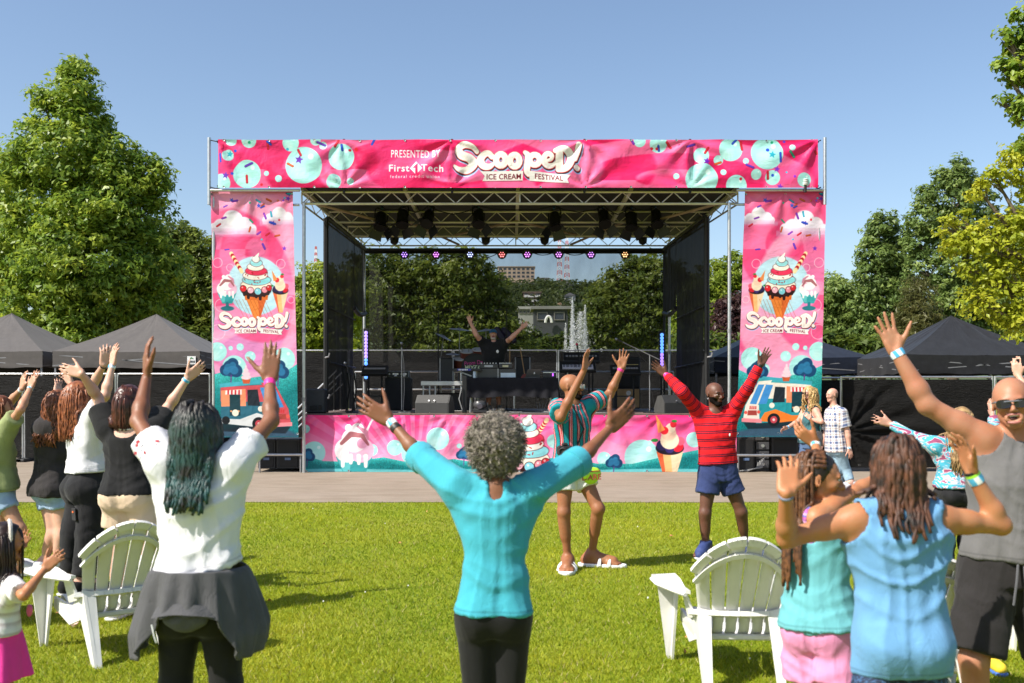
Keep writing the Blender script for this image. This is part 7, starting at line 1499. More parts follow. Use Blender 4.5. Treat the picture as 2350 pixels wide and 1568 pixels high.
# --- woman with green black locs in white tee
p = mk('woman with long black and teal locs in a white t-shirt, grey hoodie at waist', 3.8, 1.60, (.04, 1, 0), (.05, 1, .05), SK_B, (455, 990, .02), (455, 1080, 0), (459, 1392, 0), ((534, 1066, .0), (622, 966, 1), (619, 872, 1)), ((376, 1066, .0), (318, 968, 1), (337, 864, 1)), sex='f', build=.90, voxel=.0072, group=CROWD,
       hands=dict(r=dict(tip=(.06, .12, 1), thumb=(-1, -.1, .25), spread=.05, tb=.35, curl=.12), l=dict(tip=(-.08, .1, 1), thumb=(.45, -.75, .1), curl=.3, spread=.05)), legs=dict(r=((520, 1570, .0), (524, 1712, 0)), l=((402, 1570, .0), (394, 1712, 0))))
p.shirt(WHT, hem=-.135, loose=.016, sleeve=.52, flare=.016, sl_loose=.028, neck=.08, amp=.009, fs=7., hem_tilt=(-.22, 0, 0)); p.pants(LEG, frac=1.92, loose=.010, name='leggings', amp=.003)
m, nt, b = nodes_of('teal_locs'); b.inputs['Roughness'].default_value = .5; tc = N(nt, 'ShaderNodeTexCoord'); sp_ = N(nt, 'ShaderNodeSeparateXYZ'); L(nt, tc.outputs['Generated'], sp_.inputs[0]); L(nt, mixc(nt, ramp(nt, noise(nt, 22, 3), [(.35, (0, 0, 0)), (.6, (.8, .8, .8))]), (.012, .010, .009), ramp(nt, sp_.outputs[2], [(.3, (.012, .075, .075)), (.75, (.02, .05, .04)), (.92, (.014, .01, .008))])), b.inputs['Base Color'])
p.back_push(.055); p.hair_cap(hairmat('black_hair', (.010, .007, .006), (.022, .016, .012)), .008); p.strands(m, 330, .36, .0078, seed=11, wave=.010, name='locs', nseg=14, sides=6, bead=.14, rlen=.3, taper=.7, back=.12, vol=.09)
p.band('r', BAND_P, .10, .03); p.shoes(BLACKC, WSOLE)
GREYF = cloth('grey_fleece', (.075, .075, .08), .15, .5)
J = p.J; hc = J['pel']+p.up*.155
def tied(u, v):
    ph = (u-.5)*5.6; q = np.abs(ph); o = np.ones_like(u); ln = .165+.15*np.clip((q-.62)/.35, 0, 1)*np.clip((2.5-q)/.8, .25, 1)-.015*np.cos(ph*3); fl = .045*np.clip((q-.7)/.3, 0, 1); k_ = v*ln
    fold = .010*np.sin(ph*9+2*np.sin(ph*2.3))*(.3+v)+.008*np.sin(ph*21+1)*v*(q > .6)
    rr = .172+.028*v+fl*(v**.6)*1.5+fold; rd = .155+.042*v+fl*(v**.6)*.6+fold; low = np.where(q > .9, -.22*(v-.75).clip(0), 0)
    return hc+np.outer(np.sin(ph)*(rr+low*.6), p.right)-np.outer(np.cos(ph)*rd, p.f2)-np.outer(k_, p.up)
o = MB().gridv(tied, 150, 26).build('tied_hoodie', GREYF, p.root, True, sharp=False); sm = o.modifiers.new('thick', 'SOLIDIFY'); sm.thickness = .008; sm.offset = 1
def hem_(u, v): ph = (u-.5)*1.2; return hc+np.outer(np.sin(ph)*(.188+.02*v), p.right)-np.outer(np.cos(ph)*(.183+.03*v)+.004*np.sin(ph*9), p.f2)-np.outer(.122+.034*v-.015*np.cos(ph*3), p.up)
MB().gridv(hem_, 40, 3).build('hem_band', GREYF, o, True, sharp=False)
V, F = sdf_mesh([ell(J['pel']-p.f2*.15-p.up*.012, np.array([p.right, p.f2, p.up]), (.085, .035, .05), .01)], .007); mesh_obj('hood', V+vnorm(V, F)*(pnoise(V*22)*.006)[:, None], F, GREYF, o)
MB().tube([J['pel']-p.f2*.19-p.right*.11-p.up*.025, J['pel']-p.f2*.195-p.right*.10-p.up*.065, J['pel']-p.f2*.19-p.right*.094-p.up*.09], .0035, 5).build('drawstring', mat('cord_white', (.7, .7, .7), .8), o, True)
sq = p.J['lsh']+(p.J['lel']-p.J['lsh'])*.34; pr = MB(); r_ = random.Random(3); ax_ = unit(p.J['lel']-p.J['lsh']); bk = unit(np.cross(ax_, [0, 1, 0]))
for i in range(9): c = sq+ax_*(.02*(i % 3)-.015)+np.array([.012*i-.05, -.088+.002*abs(i-4), .02*math.sin(i)]); pr.box(c, (.012, .003, .007+.012*r_.random()), R3=np.array(Matrix.Rotation(.8+r_.random(), 3, 'Y')))
pr.build('sleeve_print', mat('print_red', (.55, .06, .08), .7), p.root)
# --- little girl with pink skirt
p = mk('little girl in a striped top and pink skirt at the lower left corner', 4.6, 1.06, (.75, .6, 0), (.85, .5, 0), SK_M, (14, 1245, 0), (8, 1320, 0), (-5, 1452, 0), ((28, 1345, -.07), (54, 1367, -1), (103, 1306, 1)), ((-14, 1340, .07), (10, 1330, 1), (42, 1262, 1)), sex='f', build=1.0, voxel=.0066, headS=.178, group=CROWD, hands=dict(r=dict(tip=(.75, .2, .75), thumb=(-.3, .1, .9), L=.118, spread=.1, curl=.1), l=dict(tip=(.4, .3, .8), thumb=(-.6, 0, .5), L=.11)))
p.shirt(attr_mat('child_stripes', 'pat', [(0, (.70, .68, .68)), (.45, (.50, .45, .46)), (.7, (.72, .72, .72))], interp='EASE'), hem=-.01, loose=.014, sleeve=.75, sl_loose=.016, flare=.006, neck=.075, attr={'pat': limb_attr(p, .045)}, amp=.004)
skt = [loft(p.J['pel']-p.up*.19, p.J['pel']+p.up*.06, p.right, [0, .6, 1], [.165, .125, .105], [.15, .115, .085], k=.01, ex=2.1, cut=(True, True), fold=(6., .014, .9, 1.))]
p.garment('skirt', skt, cloth('pink_knit', (.78, .05, .32), .06, .3), .006, amp=.002); HK = hairmat('black_brown_hair', (.012, .007, .006), (.04, .02, .014), .35); p.back_push(.008); p.hair_cap(HK, .012); p.strands(HK, 170, .30, .006, seed=15, wave=.004, name='hair_locks', nseg=9)
c = p.J['head']; S_h = p.S; r_, f_, u_ = p.A; MB().tube([c+(r_*.40*math.cos(t)+f_*.08+u_*(.10+.46*math.sin(t)))*S_h for t in np.linspace(-.1, 3.24, 16)], .010, 6).build('headband', mat('headband_lace', (.60, .55, .50), .9, bmp=.6, bs=200), p.root, True); p.shoes(BLACKC, WSOLE)
V, F = sdf_mesh([ell(p.J['pel']+p.up*.11+p.f2*.112+p.right*.06, np.array([p.right, p.f2, p.up]), (.03, .012, .03), .01)], .006); mesh_obj('heart_print', V, F, mat('print_pink', (.75, .12, .25), .7), p.root)
# --- woman in teal with grey curls
p = mk('woman with short grey curls in a turquoise top, arms spread wide, seen from behind', 3.9, 1.58, (0, 1, 0), (.05, 1, 0), SK_G, (1138, 1030, .02), (1139, 1108, 0), (1133, 1405, 0), ((1228, 1118, .02), (1330, 1058, 1), (1400, 982, 1)), ((1048, 1118, .02), (962, 1046, 1), (893, 964, 1)), sex='f', build=.81, voxel=.0072, group=CROWD, arm=(.168, .143), legs=dict(r=((1170, 1620, 0), (1172, 1800, 0)), l=((1098, 1620, 0), (1096, 1800, 0))),
       hands=dict(r=dict(tip=(.72, .15, .66), thumb=(-.35, -.2, .9), curl=.22, spread=.05, tb=.25), l=dict(tip=(-.86, .1, .52), thumb=(.4, -.1, .9), curl=.1, spread=.07, tb=.2)))
p.shirt(cloth('turquoise_cotton', (.048, .33, .415), .05, .35), hem=-.005, loose=.011, sleeve=1.0, flare=.002, sl_loose=.022, neck=.078, back_neck=(.034, -.012, .062), name='top', amp=.009, fs=7., wide=.98); p.pants(LEG, frac=1.9, waist=.035, loose=.010, name='leggings', amp=.003)
for a in 'rl': q = p.J[a+'el']; ax_ = unit(p.J[a+'el']-p.J[a+'sh']); MB().lathe([(.050, -.05), (.064, -.045), (.065, 0), (.062, .012), (.050, .013)], q, 18, ax_, caps=False).build('rolled_cuff', cloth('turquoise_cotton', (.048, .33, .415)), p.root, True)
c = p.J['head']; S_h = p.S; hm = hairmat('grey_curls', (.10, .085, .07), (.38, .34, .28), .6, 55); P_ = [ell(c+p.A[2]*.16*S_h-p.A[1]*.10*S_h, p.A, np.array([.50, .53, .46])*S_h, .03), ell(c-p.A[2]*.12*S_h-p.A[1]*.16*S_h, p.A, np.array([.40, .36, .38])*S_h, .05)]
V, F = sdf_mesh(P_, .007, [(c+p.A[1]*.12*S_h, unit(p.A[1]-p.A[2]*.5)), (c-p.A[2]*.48*S_h, -p.A[2])]); n_ = vnorm(V, F); V2 = V+n_*(.008*(np.abs(pnoise(V*26))*2.2-.6)+.006*pnoise(V*60))[:, None]; ho = mesh_obj('hair', V2, F, hm, p.root)
rr_ = np.random.RandomState(5); ids = rr_.choice(len(V2), 2400); cu = MB()
for i in ids:
    a0 = V2[i]; n0 = unit(n_[i]+rr_.normal(size=3)*.35); u, v, w = frame(n0); ph = rr_.rand()*6.28; rd = .0035+.0035*rr_.rand(); hgt = .010+.022*rr_.rand(); turns = 1.+rr_.rand()
    cu.tube([a0-n0*.003+w*hgt*t+(u*math.cos(ph+6.28*turns*t)+v*math.sin(ph+6.28*turns*t))*rd for t in np.linspace(0, 1, 7)], .0014, 3, False)
cu.build('curls', hm, ho, True, sharp=False); MB().add(*[[], []]) if False else None
p.hair_cap(hairmat('dark_nape_hair', (.02, .016, .012), (.06, .05, .04)), .006, name='nape_hair', cut=[(c-p.A[2]*.1*S_h, p.A[2]), (c-p.A[2]*.5*S_h, -p.A[2]), (c, p.A[1])])
p.band('l', BAND_B, .10, .03); p.band('l', BAND_K, .24, .022, name='watch'); p.shoes(BLACKC, WSOLE)
# --- man in the striped shirt
p = mk('bald man in a striped shirt and white shorts dancing before the stage', 9.3, 1.80, (.62, -.78, 0), (.9, -.38, .05), SK_H, (1312, 888, 0), (1312, 926, 0), (1313, 1072, 0), ((1280, 936, -.12), (1286, 958, -1), (1341, 848, -1)), ((1350, 930, .10), (1399, 905, 1), (1426, 846, -1)), build=.96, voxel=.0083, group=CROWD, arm=(.165, .150),
       hands=dict(r=dict(tip=(.12, .0, 1), thumb=(.5, .75, .1), curl=.14, spread=.05), l=dict(tip=(.2, .1, 1), thumb=(-1, .1, .25), curl=.12, spread=.16, tb=.2)), legs=dict(r=((1294, 1176, -.1), (1303, 1284, -.05)), l=((1373, 1168, -.08), (1358, 1272, .12))), feet=dict(r=(-.1, -1, 0), l=(1, -.25, 0)))
p.eyes(); p.shirt(attr_mat('bold_stripes', 'pat', [(0, (.012, .24, .28)), (.28, (.01, .012, .02)), (.38, (.66, .40, .38)), (.44, (.66, .05, .08)), (.56, (.70, .55, .53)), (.62, (.66, .06, .09)), (.72, (.01, .012, .02)), (.82, (.012, .22, .26))]), hem=.055, loose=.015, sleeve=.62, flare=.008, sl_loose=.03, neck=.06, attr={'pat': limb_attr(p, .085, True, .17)}, amp=.007)
p.pants(cloth('white_denim', (.76, .75, .72), .05, .35), frac=.48, loose=.014, flare=.02, name='shorts'); W_EVA = mat('white_foam', (.80, .80, .79), .5, var=.03)
V, F = sdf_mesh(p.head, .0055); q = (V-p.J['head'])@p.A.T/p.S; n_ = vnorm(V, F); bm_ = mat('black_beard', (.008, .006, .005), .95, var=.4, vs=80, spec=.08)
def beard(p, low=-.2, side=.12):
    V, F = sdf_mesh([x for x in p.head], .006); q = (V-p.J['head'])@p.A.T/p.S; n_ = vnorm(V, F); keep = (q[:, 2] < low+side*np.clip(np.abs(q[:, 0])/.3, 0, 1)) & (q[:, 1] > -.02) & (q[:, 2] > -.62) & ~((np.abs(q[:, 0]) < .10) & (q[:, 2] > -.33) & (q[:, 2] < -.19)) & ~((np.abs(q[:, 0]) < .2) & (q[:, 2] > -.16))
    V = V+n_*(.005+.004*np.abs(pnoise(V*90)))[:, None]; ok = keep[F].all(1); used = np.unique(F[ok]); mp = -np.ones(len(V), int); mp[used] = np.arange(len(used)); return mesh_obj('beard', V[used], mp[F[ok]].astype(np.int32), bm_, p.root)
beard(p)
def glasses(p, m, fm, w=.13, h=.085, name='glasses', thick=.006, up_=.01):
    c = p.J['head']; S = p.S; r, f, u = p.A; g = MB()
    fr_ = MB().tube([c+(r*-.35+f*.10+u*.02)*S, c+(r*-.30+f*.44+u*.03)*S, c+(f*.50+u*.03)*S, c+(r*.30+f*.44+u*.03)*S, c+(r*.35+f*.10+u*.02)*S], thick, 5).build(name, fm, p.root, True)
    for q in (-1, 1):
        P = [c+(r*(.155*q+w*math.cos(t)*abs(math.cos(t))**-.35)+f*(.475-.04*abs(math.cos(t)))+u*(-up_-.005+h*math.sin(t)*abs(math.sin(t)+1e-9)**-.3))*S for t in np.linspace(.01, 6.29, 15)[:-1]]
        MB().prism(P, None, f*.006).build('lens', m, fr_)
glasses(p, mat('clear_lens', (.45, .42, .4), .05), mat('steel_rim', (.6, .6, .6), .2, .9), thick=.004)
for a in 'rl':
    t = unit({'r': np.array([-.1, -1, 0]), 'l': np.array([1, -.25, 0])}[a]); an = p.J[a+'an']; b_ = np.array([an[0], an[1], 0]); sd = np.array([-t[1], t[0], 0]); Hs = p.H*.86
    V, F = sdf_mesh([cone(b_-t*.045*Hs+[0, 0, .014], b_+t*.14*Hs+[0, 0, .014], .042*Hs, .05*Hs, .02), cone(b_+t*.1*Hs+[0, 0, .014], b_+t*.18*Hs+[0, 0, .014], .05*Hs, .036*Hs, .02)], .007, [((b_[0], b_[1], .0), (0, 0, -1)), ((b_[0], b_[1], .034), (0, 0, 1))]); so = mesh_obj('sandal', V, F, W_EVA, p.root)
    for q in (.055, .115): MB().tube([b_+t*q*Hs+sd*.052*Hs*math.cos(w_)+[0, 0, .02+(.072-.15*(q-.05))*math.sin(w_)] for w_ in np.linspace(0, 3.14, 9)], .016, 6).build('strap', W_EVA, so, True)
p.band('l', BAND_P, .06, .026)
bag = W(1332, 1090, 9.3)+p.f2*.145; V, F = sdf_mesh([ell(bag, np.array([p.right, p.f2, p.up]), (.098, .045, .078), .02), cone(bag-p.right*.065+p.up*.025, bag+p.right*.065+p.up*.025, .044, None, .03)], .008); bo = mesh_obj('fanny_pack', V, F, mat('neon_nylon', (.50, .85, .04), .5, var=.05), p.root)
MB().tube([bag+p.right*x-0*p.up+p.f2*(.046-.3*x*x)+p.up*.045 for x in np.linspace(-.075, .075, 7)], .005, 5).build('zip', mat('zip_red', (.5, .05, .03), .5), bo, True)
cu = bpy.data.curves.new('tx', 'FONT'); cu.body = 'DARE'; cu.size = .072; cu.extrude = .002; cu.offset = .0012; cu.align_x = 'CENTER'; ob = link(bpy.data.objects.new('tx', cu)); bpy.context.view_layer.update(); me = bpy.data.meshes.new_from_object(ob.evaluated_get(bpy.context.evaluated_depsgraph_get())); V = np.array([v.co[:] for v in me.vertices]); F = [list(f.vertices) for f in me.polygons]; bpy.data.objects.remove(ob)
ex = unit([1, .05, .06]); ey = unit([0, 0, 1]); ez = np.array([0, -1., 0]); fc = bag+np.array([.0, -.058, -.032]); mesh_obj('bag_print', fc+np.outer(V[:, 0], ex)+np.outer(V[:, 1], ey)+np.outer(V[:, 2]+.012*(1-(V[:, 0]/.11)**2), ez), F, mat('print_brown', (.35, .05, .03), .6), bo, False)
MB().tube([p.J['rsh']*.4+p.J['neck']*.6+p.f2*.09, p.J['pel']+p.up*.36+p.f2*.165, p.J['pel']+p.up*.1-p.right*-.02+p.f2*.16+p.right*.12], .009, 5).build('camera_strap', BLK, p.root, True)
MB().tube([W(1312, 1070, 9.3)+p.right*.19*math.cos(t)+p.f2*.15*math.sin(t) for t in np.linspace(0, 6.28, 20)], .012, 6).build('belt_strap', BLK, p.root, True)
cp = W(1296, 1034, 9.02); cm_ = thing('camera', 'black camera hanging at the striped shirt man hip', 'camera', cp); bx = unit([.8, .3, .0]); MB().box(cp, (.14, .06, .09), rz=.25, bev=.015).build('camera_body', BLKP, cm_); MB().box(cp+[0, 0, .055], (.05, .05, .03), rz=.25, bev=.01).build('viewfinder', BLKP, cm_); MB().lathe([(.035, 0), (.036, .07), (.03, .075), (.02, .06)], cp+[0, -.02, -.005], 16, (-.35, -1, 0)).build('lens', BLKP, cm_, True)
# --- man in the red sweater
p = mk('bald bearded man in a red striped sweater and navy shorts with arms flung up', 10.05, 1.79, (.12, -1, 0), (.42, -.9, -.04), SK_D, (1641, 905, -.02), (1641, 946, 0), (1648, 1082, 0), ((1603, 945, 0), (1566, 899, -1), (1528, 860, 1)), ((1681, 944, 0), (1716, 892, -1), (1745, 837, 1)), build=.98, voxel=.0083, group=CROWD,
       hands=dict(r=dict(tip=(-.75, 0, .65), thumb=(.5, -.2, .8), curl=.1, spread=.08), l=dict(tip=(.5, .1, .85), thumb=(-.75, -.1, .6), curl=.1, spread=.12)), legs=dict(r=((1618, 1178, -.05), (1619, 1256, -.02)), l=((1701, 1176, 0), (1711, 1252, .1))), feet=dict(r=(-.45, -1, 0), l=(.5, -1, 0)))
p.eyes(); beard(p); p.shirt(attr_mat('red_navy_stripes', 'pat', [(0, (.035, .01, .03)), (.12, (.66, .012, .018)), (.22, (.035, .01, .03)), (.34, (.66, .012, .018))]), hem=-.075, loose=.016, sleeve=1.9, flare=.0, neck=.062, name='sweater', attr={'pat': limb_attr(p, .078)}, amp=.006); p.pants(cloth('navy_twill', (.030, .045, .13), .12, .4), frac=.5, loose=.018, flare=.026, name='shorts')
p.shoes(mat('navy_mesh', (.03, .05, .16), .7, bmp=.4), WSOLE, feet=dict(r=(-.45, -1, 0), l=(.5, -1, 0))); p.band('r', BAND_P, .02, .028); p.band('l', BAND_K, .04, .026, name='watch')
c = p.J['pel']+p.up*.37+p.right*-.085; MB().ball(c+p.f2*.165, (.009, .004, .016), 8).build('chest_emblem', mat('patch_white', (.72, .72, .72), .6), p.root, True)
# --- DJ
p = mk('DJ in a black t-shirt and blue cap raising both arms behind the table', 22.75, 1.80, (0, -1, 0), (0, -1, .12), SK_P, (1132, 768, 0), (1133, 786, 0), (1133, 850, 0), ((1108, 787, 0), (1093, 769, -1), (1080, 741, -1)), ((1159, 788, 0), (1172, 777, -1), (1197, 753, -1)), build=1.3, voxel=.014, belly=.25, ground=DZ, hands=dict(r=dict(tip=(-.35, 0, 1), thumb=(.8, 0, .6), spread=.15, L=.22), l=dict(tip=(.8, 0, .7), thumb=(-.5, 0, .9), spread=.12, L=.22)), mouth=.05)
p.shirt(BLACKC, hem=.05, loose=.03, sleeve=.55, flare=.02, sl_loose=.03, neck=.06, h=.014); p.pants(BLACKC, frac=.95, loose=.03, flare=.03, h=.014); p.shoes(mat('camo_shoe', (.2, .2, .18), .7, var=.7, vs=30), WSOLE, h=.012)
P_, _ = p.cap_prims(.014); V, F = sdf_mesh(P_, .012, [(p.J['head']+p.A[2]*.12*p.S, -p.A[2])]); cp_ = mesh_obj('cap', V, F, cloth('cap_blue', (.02, .10, .20)), p.root); c = p.J['head']; MB().grid(lambda u, v: c+p.A[0]*(u-.5)*.19+p.A[1]*(.09+.09*v*(1-(2*u-1)**2*.6))+p.A[2]*(.045-.02*v-.06*(u-.5)**2*4*.3), 8, 3).build('brim', cloth('cap_blue', (.02, .10, .20)), cp_, True)
V, F = sdf_mesh([ell(c+(p.A[1]*.22-p.A[2]*.42)*p.S, p.A, np.array([.26, .2, .17])*p.S, .02)], .012); mesh_obj('beard', V, F, hairmat('grey_beard', (.3, .25, .22), (.5, .45, .4), .8), p.root)
MB().ball(p.J['pel']+p.up*.42+p.right*-.09+p.f2*.2, (.03, .01, .04), 8).build('shirt_emblem', mat('patch_white', (.72, .72, .72), .6), p.root, True); MB().ball(c+(p.A[1]*.415-p.A[2]*.26)*p.S, (.03, .012, .022), 8).build('mouth', mat('mouth_red', (.18, .03, .03), .5), p.root, True)
# --- walkers on the path
p = mk('woman with curly blonde hair and sunglasses walking left in a teal tank top', 17.2, 1.69, (-1, -.25, 0), (-1, -.15, .05), SK_P, (1856, 903, 0), (1863, 932, 0), (1858, 1018, 0), ((1847, 943, .17), (1831, 968, -1), (1807, 981, -1)), ((1873, 944, -.17), (1885, 968, -1), (1860, 962, 1)), sex='f', build=1.18, voxel=.0125, hands=dict(r=dict(tip=(-.9, -.2, -.4), thumb=(-.2, -.6, .6), curl=.5, L=.19), l=dict(tip=(-.6, .3, .7), thumb=(.2, .2, 1), curl=1.0, L=.19)), legs=dict(r=((1840, 1068, -.05), (1838, 1122, .1)), l=((1868, 1066, .05), (1880, 1112, -.1))), feet=dict(r=(-1, 0, 0), l=(-1, 0, 0)), bust=1.15)
p.shirt(cloth('teal_jersey', (.045, .13, .15), .1, .3), hem=.0, loose=.016, sleeve=0, flare=.012, neck=.10, name='tank_top', h=.011, extra=None); p.pants(cloth('denim_blue', (.07, .12, .22), .2, .3), frac=1.9, loose=.014, flare=.015, name='jeans', h=.011); HBL = hairmat('blonde_hair', (.26, .15, .05), (.62, .42, .17)); p.back_push(.02); p.hair_cap(HBL, .02, h=.010); p.strands(HBL, 170, .47, .011, seed=21, wave=.035, wf=10, name='hair_locks', sides=4, back=.35); glasses(p, mat('dark_lens', (.012, .012, .014), .08), BLK, thick=.005, name='sunglasses'); p.shoes(WHT, WSOLE, feet=dict(r=(-1, 0, 0), l=(-1, 0, 0)), h=.01)
q = p.J['pel']+p.up*.12+p.right*-.21; V, F = sdf_mesh([loft(q-p.up*.14, q+p.up*.1, unit(p.f2), [0, .5, 1], [.17, .16, .12], [.06, .07, .04], k=.03)], .011); bgo = mesh_obj('shoulder_bag', V, F, mat('quilted_grey', (.07, .07, .075), .6, bmp=.7, bs=60), p.root); MB().tube([q+p.up*.1+p.f2*.1, p.J['lsh']*.8+p.J['neck']*.2+p.up*.07, q+p.up*.1-p.f2*.1], .012, 5).build('bag_strap', mat('quilted_grey', (.07, .07, .075)), bgo, True); p.band('l', BAND_K, .1, .04, name='watch'); p.band('r', BAND_B, .04, .025)
wt = MB(); r_ = random.Random(8)
for i in range(16): wt.box(p.J['pel']+p.up*(.06+.035*(i//4))+p.f2*(.165)+p.right*(-.09+.05*(i % 4))+p.right*-.02, (.008, .035, .022), rz=.25)
wt.build('shirt_print', mat('patch_white', (.72, .72, .72), .6), p.root)
p = mk('balding man in a blue and tan plaid shirt walking left in pale jeans', 16.8, 1.74, (-1, -.3, 0), (-1, -.35, -.05), SK_P, (1909, 907, 0), (1914, 934, 0), (1919, 1030, 0), ((1905, 948, .19), (1893, 1000, 1), (1880, 1040, -1)), ((1933, 948, -.17), (1945, 990, -1), (1949, 1030, 1)), voxel=.0125, build=1.06, hands=dict(r=dict(tip=(-.5, -.2, -1), thumb=(-.6, -.4, .3), curl=.5, L=.195), l=dict(tip=(.25, -.1, -1), thumb=(-.9, -.2, -.2), curl=.45, L=.195)), legs=dict(r=((1918, 1080, 0), (1931, 1118, .12)), l=((1940, 1078, 0), (1952, 1106, -.1))), feet=dict(r=(-1, -.1, 0), l=(-1, -.1, 0)))
m, nt, b = nodes_of('plaid_shirt'); b.inputs['Roughness'].default_value = .9
def lines(attr, sc, w0):
    a = N(nt, 'ShaderNodeAttribute', attribute_name=attr); mu = N(nt, 'ShaderNodeMath', operation='MULTIPLY'); mu.inputs[1].default_value = sc; L(nt, a.outputs['Fac'], mu.inputs[0]); fr2 = N(nt, 'ShaderNodeMath', operation='FRACT'); L(nt, mu.outputs[0], fr2.inputs[0]); return ramp(nt, fr2.outputs[0], [(0, (.10, .15, .30)), (w0, (.10, .15, .30)), (w0+.03, (1, 1, 1)), (.55, (1, 1, 1)), (.58, (.62, .42, .28)), (.70, (.62, .42, .28)), (.73, (1, 1, 1))])
L(nt, mixc(nt, 1., (.66, .64, .66), mixc(nt, .5, lines('pat', 10.5, .36), lines('pat2', 10.5, .36)), 'MULTIPLY'), b.inputs['Base Color'])
p.shirt(m, hem=.05, loose=.022, sleeve=.78, flare=.012, sl_loose=.028, neck=.062, attr={'pat': limb_attr(p, 1.), 'pat2': lambda V: np.arctan2((V-p.J['pel'])@p.right, (V-p.J['pel'])@p.f2)*.17}, h=.011, amp=.007)
p.pants(cloth('pale_jeans', (.26, .38, .47), .15, .35), frac=1.9, loose=.016, flare=.02, name='jeans', h=.011); p.eyes(); p.shoes(WHT, WSOLE, feet=dict(r=(-1, -.1, 0), l=(-1, -.1, 0)), h=.01); p.band('l', BAND_B, .05, .03); p.hair_cap(hairmat('shaved_hair', (.16, .10, .07), (.24, .15, .11), .8), .0015, amp=.0005, h=.01, cut=[(p.J['head']+p.A[2]*.16*p.S, p.A[2]), (p.J['head']-p.A[2]*.2*p.S, -p.A[2]), (p.J['head']+p.A[1]*.02*p.S, p.A[1])])
# --- girl in tie-dye
p = mk('girl with long fair hair in a turquoise tie-dye hoodie and black jeans', 8.0, 1.54, (.05, 1, 0), (.1, 1, 0), SK_P, (2205, 965, 0), (2200, 1010, 0), (2197, 1128, 0), ((2240, 1024, 0), (2292, 1008, 1), (2277, 952, 1)), ((2150, 1024, 0), (2092, 1003, 1), (2042, 972, 1)), sex='f', voxel=.01255, group=CROWD, hands=dict(l=dict(tip=(-1, .1, .25), thumb=(.3, -.2, .8), spread=.15)))
m, nt, b = nodes_of('tie_dye'); b.inputs['Roughness'].default_value = .9; L(nt, ramp(nt, noise(nt, 5, 3, .5, vscale=(1, 1, 2.2), dist=2.2), [(.32, (.20, .04, .10)), (.41, (.30, .07, .14)), (.44, (.62, .58, .60)), (.48, (.04, .28, .40)), (.57, (.06, .36, .46)), (.61, (.58, .60, .64)), (.66, (.30, .06, .13)), (.74, (.05, .30, .42))]), b.inputs['Base Color'])
p.shirt(m, hem=-.03, loose=.03, sleeve=1.9, flare=.008, sl_loose=.02, neck=.07, name='hoodie'); p.pants(cloth('black_denim', (.018, .018, .02), .3, .4), frac=1.92, loose=.012, flare=.012, name='jeans'); HF = hairmat('fair_brown_hair', (.16, .09, .035), (.42, .27, .12)); p.back_push(.035); p.hair_cap(HF, .012); p.strands(HF, 200, .52, .007, seed=31, wave=.012, name='hair_locks', nseg=12); p.shoes(BLACKC, WSOLE)
# --- girl with braids
p = mk('girl with long beaded braids in a teal top and pink shorts', 3.9, 1.40, (.55, .84, 0), (.98, -.16, -.05), SK_M, (1878, 1098, 0), (1868, 1172, 0), (1884, 1440, 0), ((1872, 1192, -.10), (1958, 1130, 1), (2030, 1088, 1)), ((1856, 1180, .12), (1880, 1090, 1), (1871, 1017, 1)), sex='f', build=.88, voxel=.0066, headS=.205, group=CROWD, hands=dict(l=dict(tip=(-.75, 0, .55), thumb=(.3, -.6, .7), curl=.7, L=.145), r=dict(tip=(1, .2, .3), thumb=(0, -.3, 1), L=.145)), legs=dict(r=((1912, 1610, -.05), (1915, 1740, 0)), l=((1850, 1600, .05), (1850, 1735, .1))))
TL = cloth('aqua_jersey', (.12, .37, .41), .05, .35); p.shirt(TL, hem=-.01, loose=.015, sleeve=0, flare=.014, neck=.07, back_neck=(.10, -.03, .12), name='top', amp=.010, fs=7., under=.012)
bt_ = [inflate(x, .010, .03) for x in p.torso]; st_m = attr_mat('purple_pink_stripes', 'pat', [(0, (.55, .10, .28)), (.3, (.12, .14, .45)), (.55, (.70, .35, .60)), (.8, (.40, .12, .40))], interp='EASE'); p.garment('striped_undershirt', bt_+[ell(p.J['neck']+p.up*.025, np.array([p.right, p.f2, p.up]), (.062, .07, .05), .01, 's')], st_m, planes=[(p.J['neck']-p.up*.24, -p.up), (p.J['rsh']-p.right*.02, p.right), (p.J['lsh']+p.right*.02, -p.right)], amp=.002, attr={'pat': lambda V: (V@p.up)/.03+V[:, 0]*3})
p.pants(cloth('rose_shorts', (.70, .26, .46), .05, .35), frac=.72, loose=.014, flare=.03, amp=.007); p.garment('hem_band', [loft(p.J['pel']-p.up*.005, p.J['pel']+p.up*.05, p.right, [0, .5, 1], [.148, .153, .148], [.122, .127, .122], k=.005, cut=(True, True))], TL, .006, amp=.003)
BRH = hairmat('braid_brown', (.035, .014, .006), (.16, .065, .025), .5, 60); p.back_push(.04, .06); p.hair_cap(hairmat('black_hair', (.010, .007, .006), (.022, .016, .012)), .004, amp=.003, fs=60); c = p.J['head']; r_, f_, u_ = p.A
rw = MB()
for i in range(11):      # rows plaited tight over the scalp
    a0 = -1.25+2.5*i/10; rw.tube([c+(r_*.345*math.sin(a0)*math.sin(t)+f_*(-.07+.44*math.cos(t))+u_*(.13+.385*math.sin(t)*math.cos(a0)))*p.S for t in np.linspace(1.2, 3.0, 16)], [.010+.003*math.sin(k*2.4) for k in range(16)], 6)
rw.build('braid_rows', BRH, p.root, True, sharp=False); p.strands(BRH, 34, .50, .0078, seed=41, name='braids', nseg=26, sides=6, bead=.28, rlen=.25, taper=.75, front=-.5, back=.35, lowest=-.4); p.eyes(); p.band('l', BAND_B, .04, .03); p.shoes(WHT, WSOLE)
bd = MB()
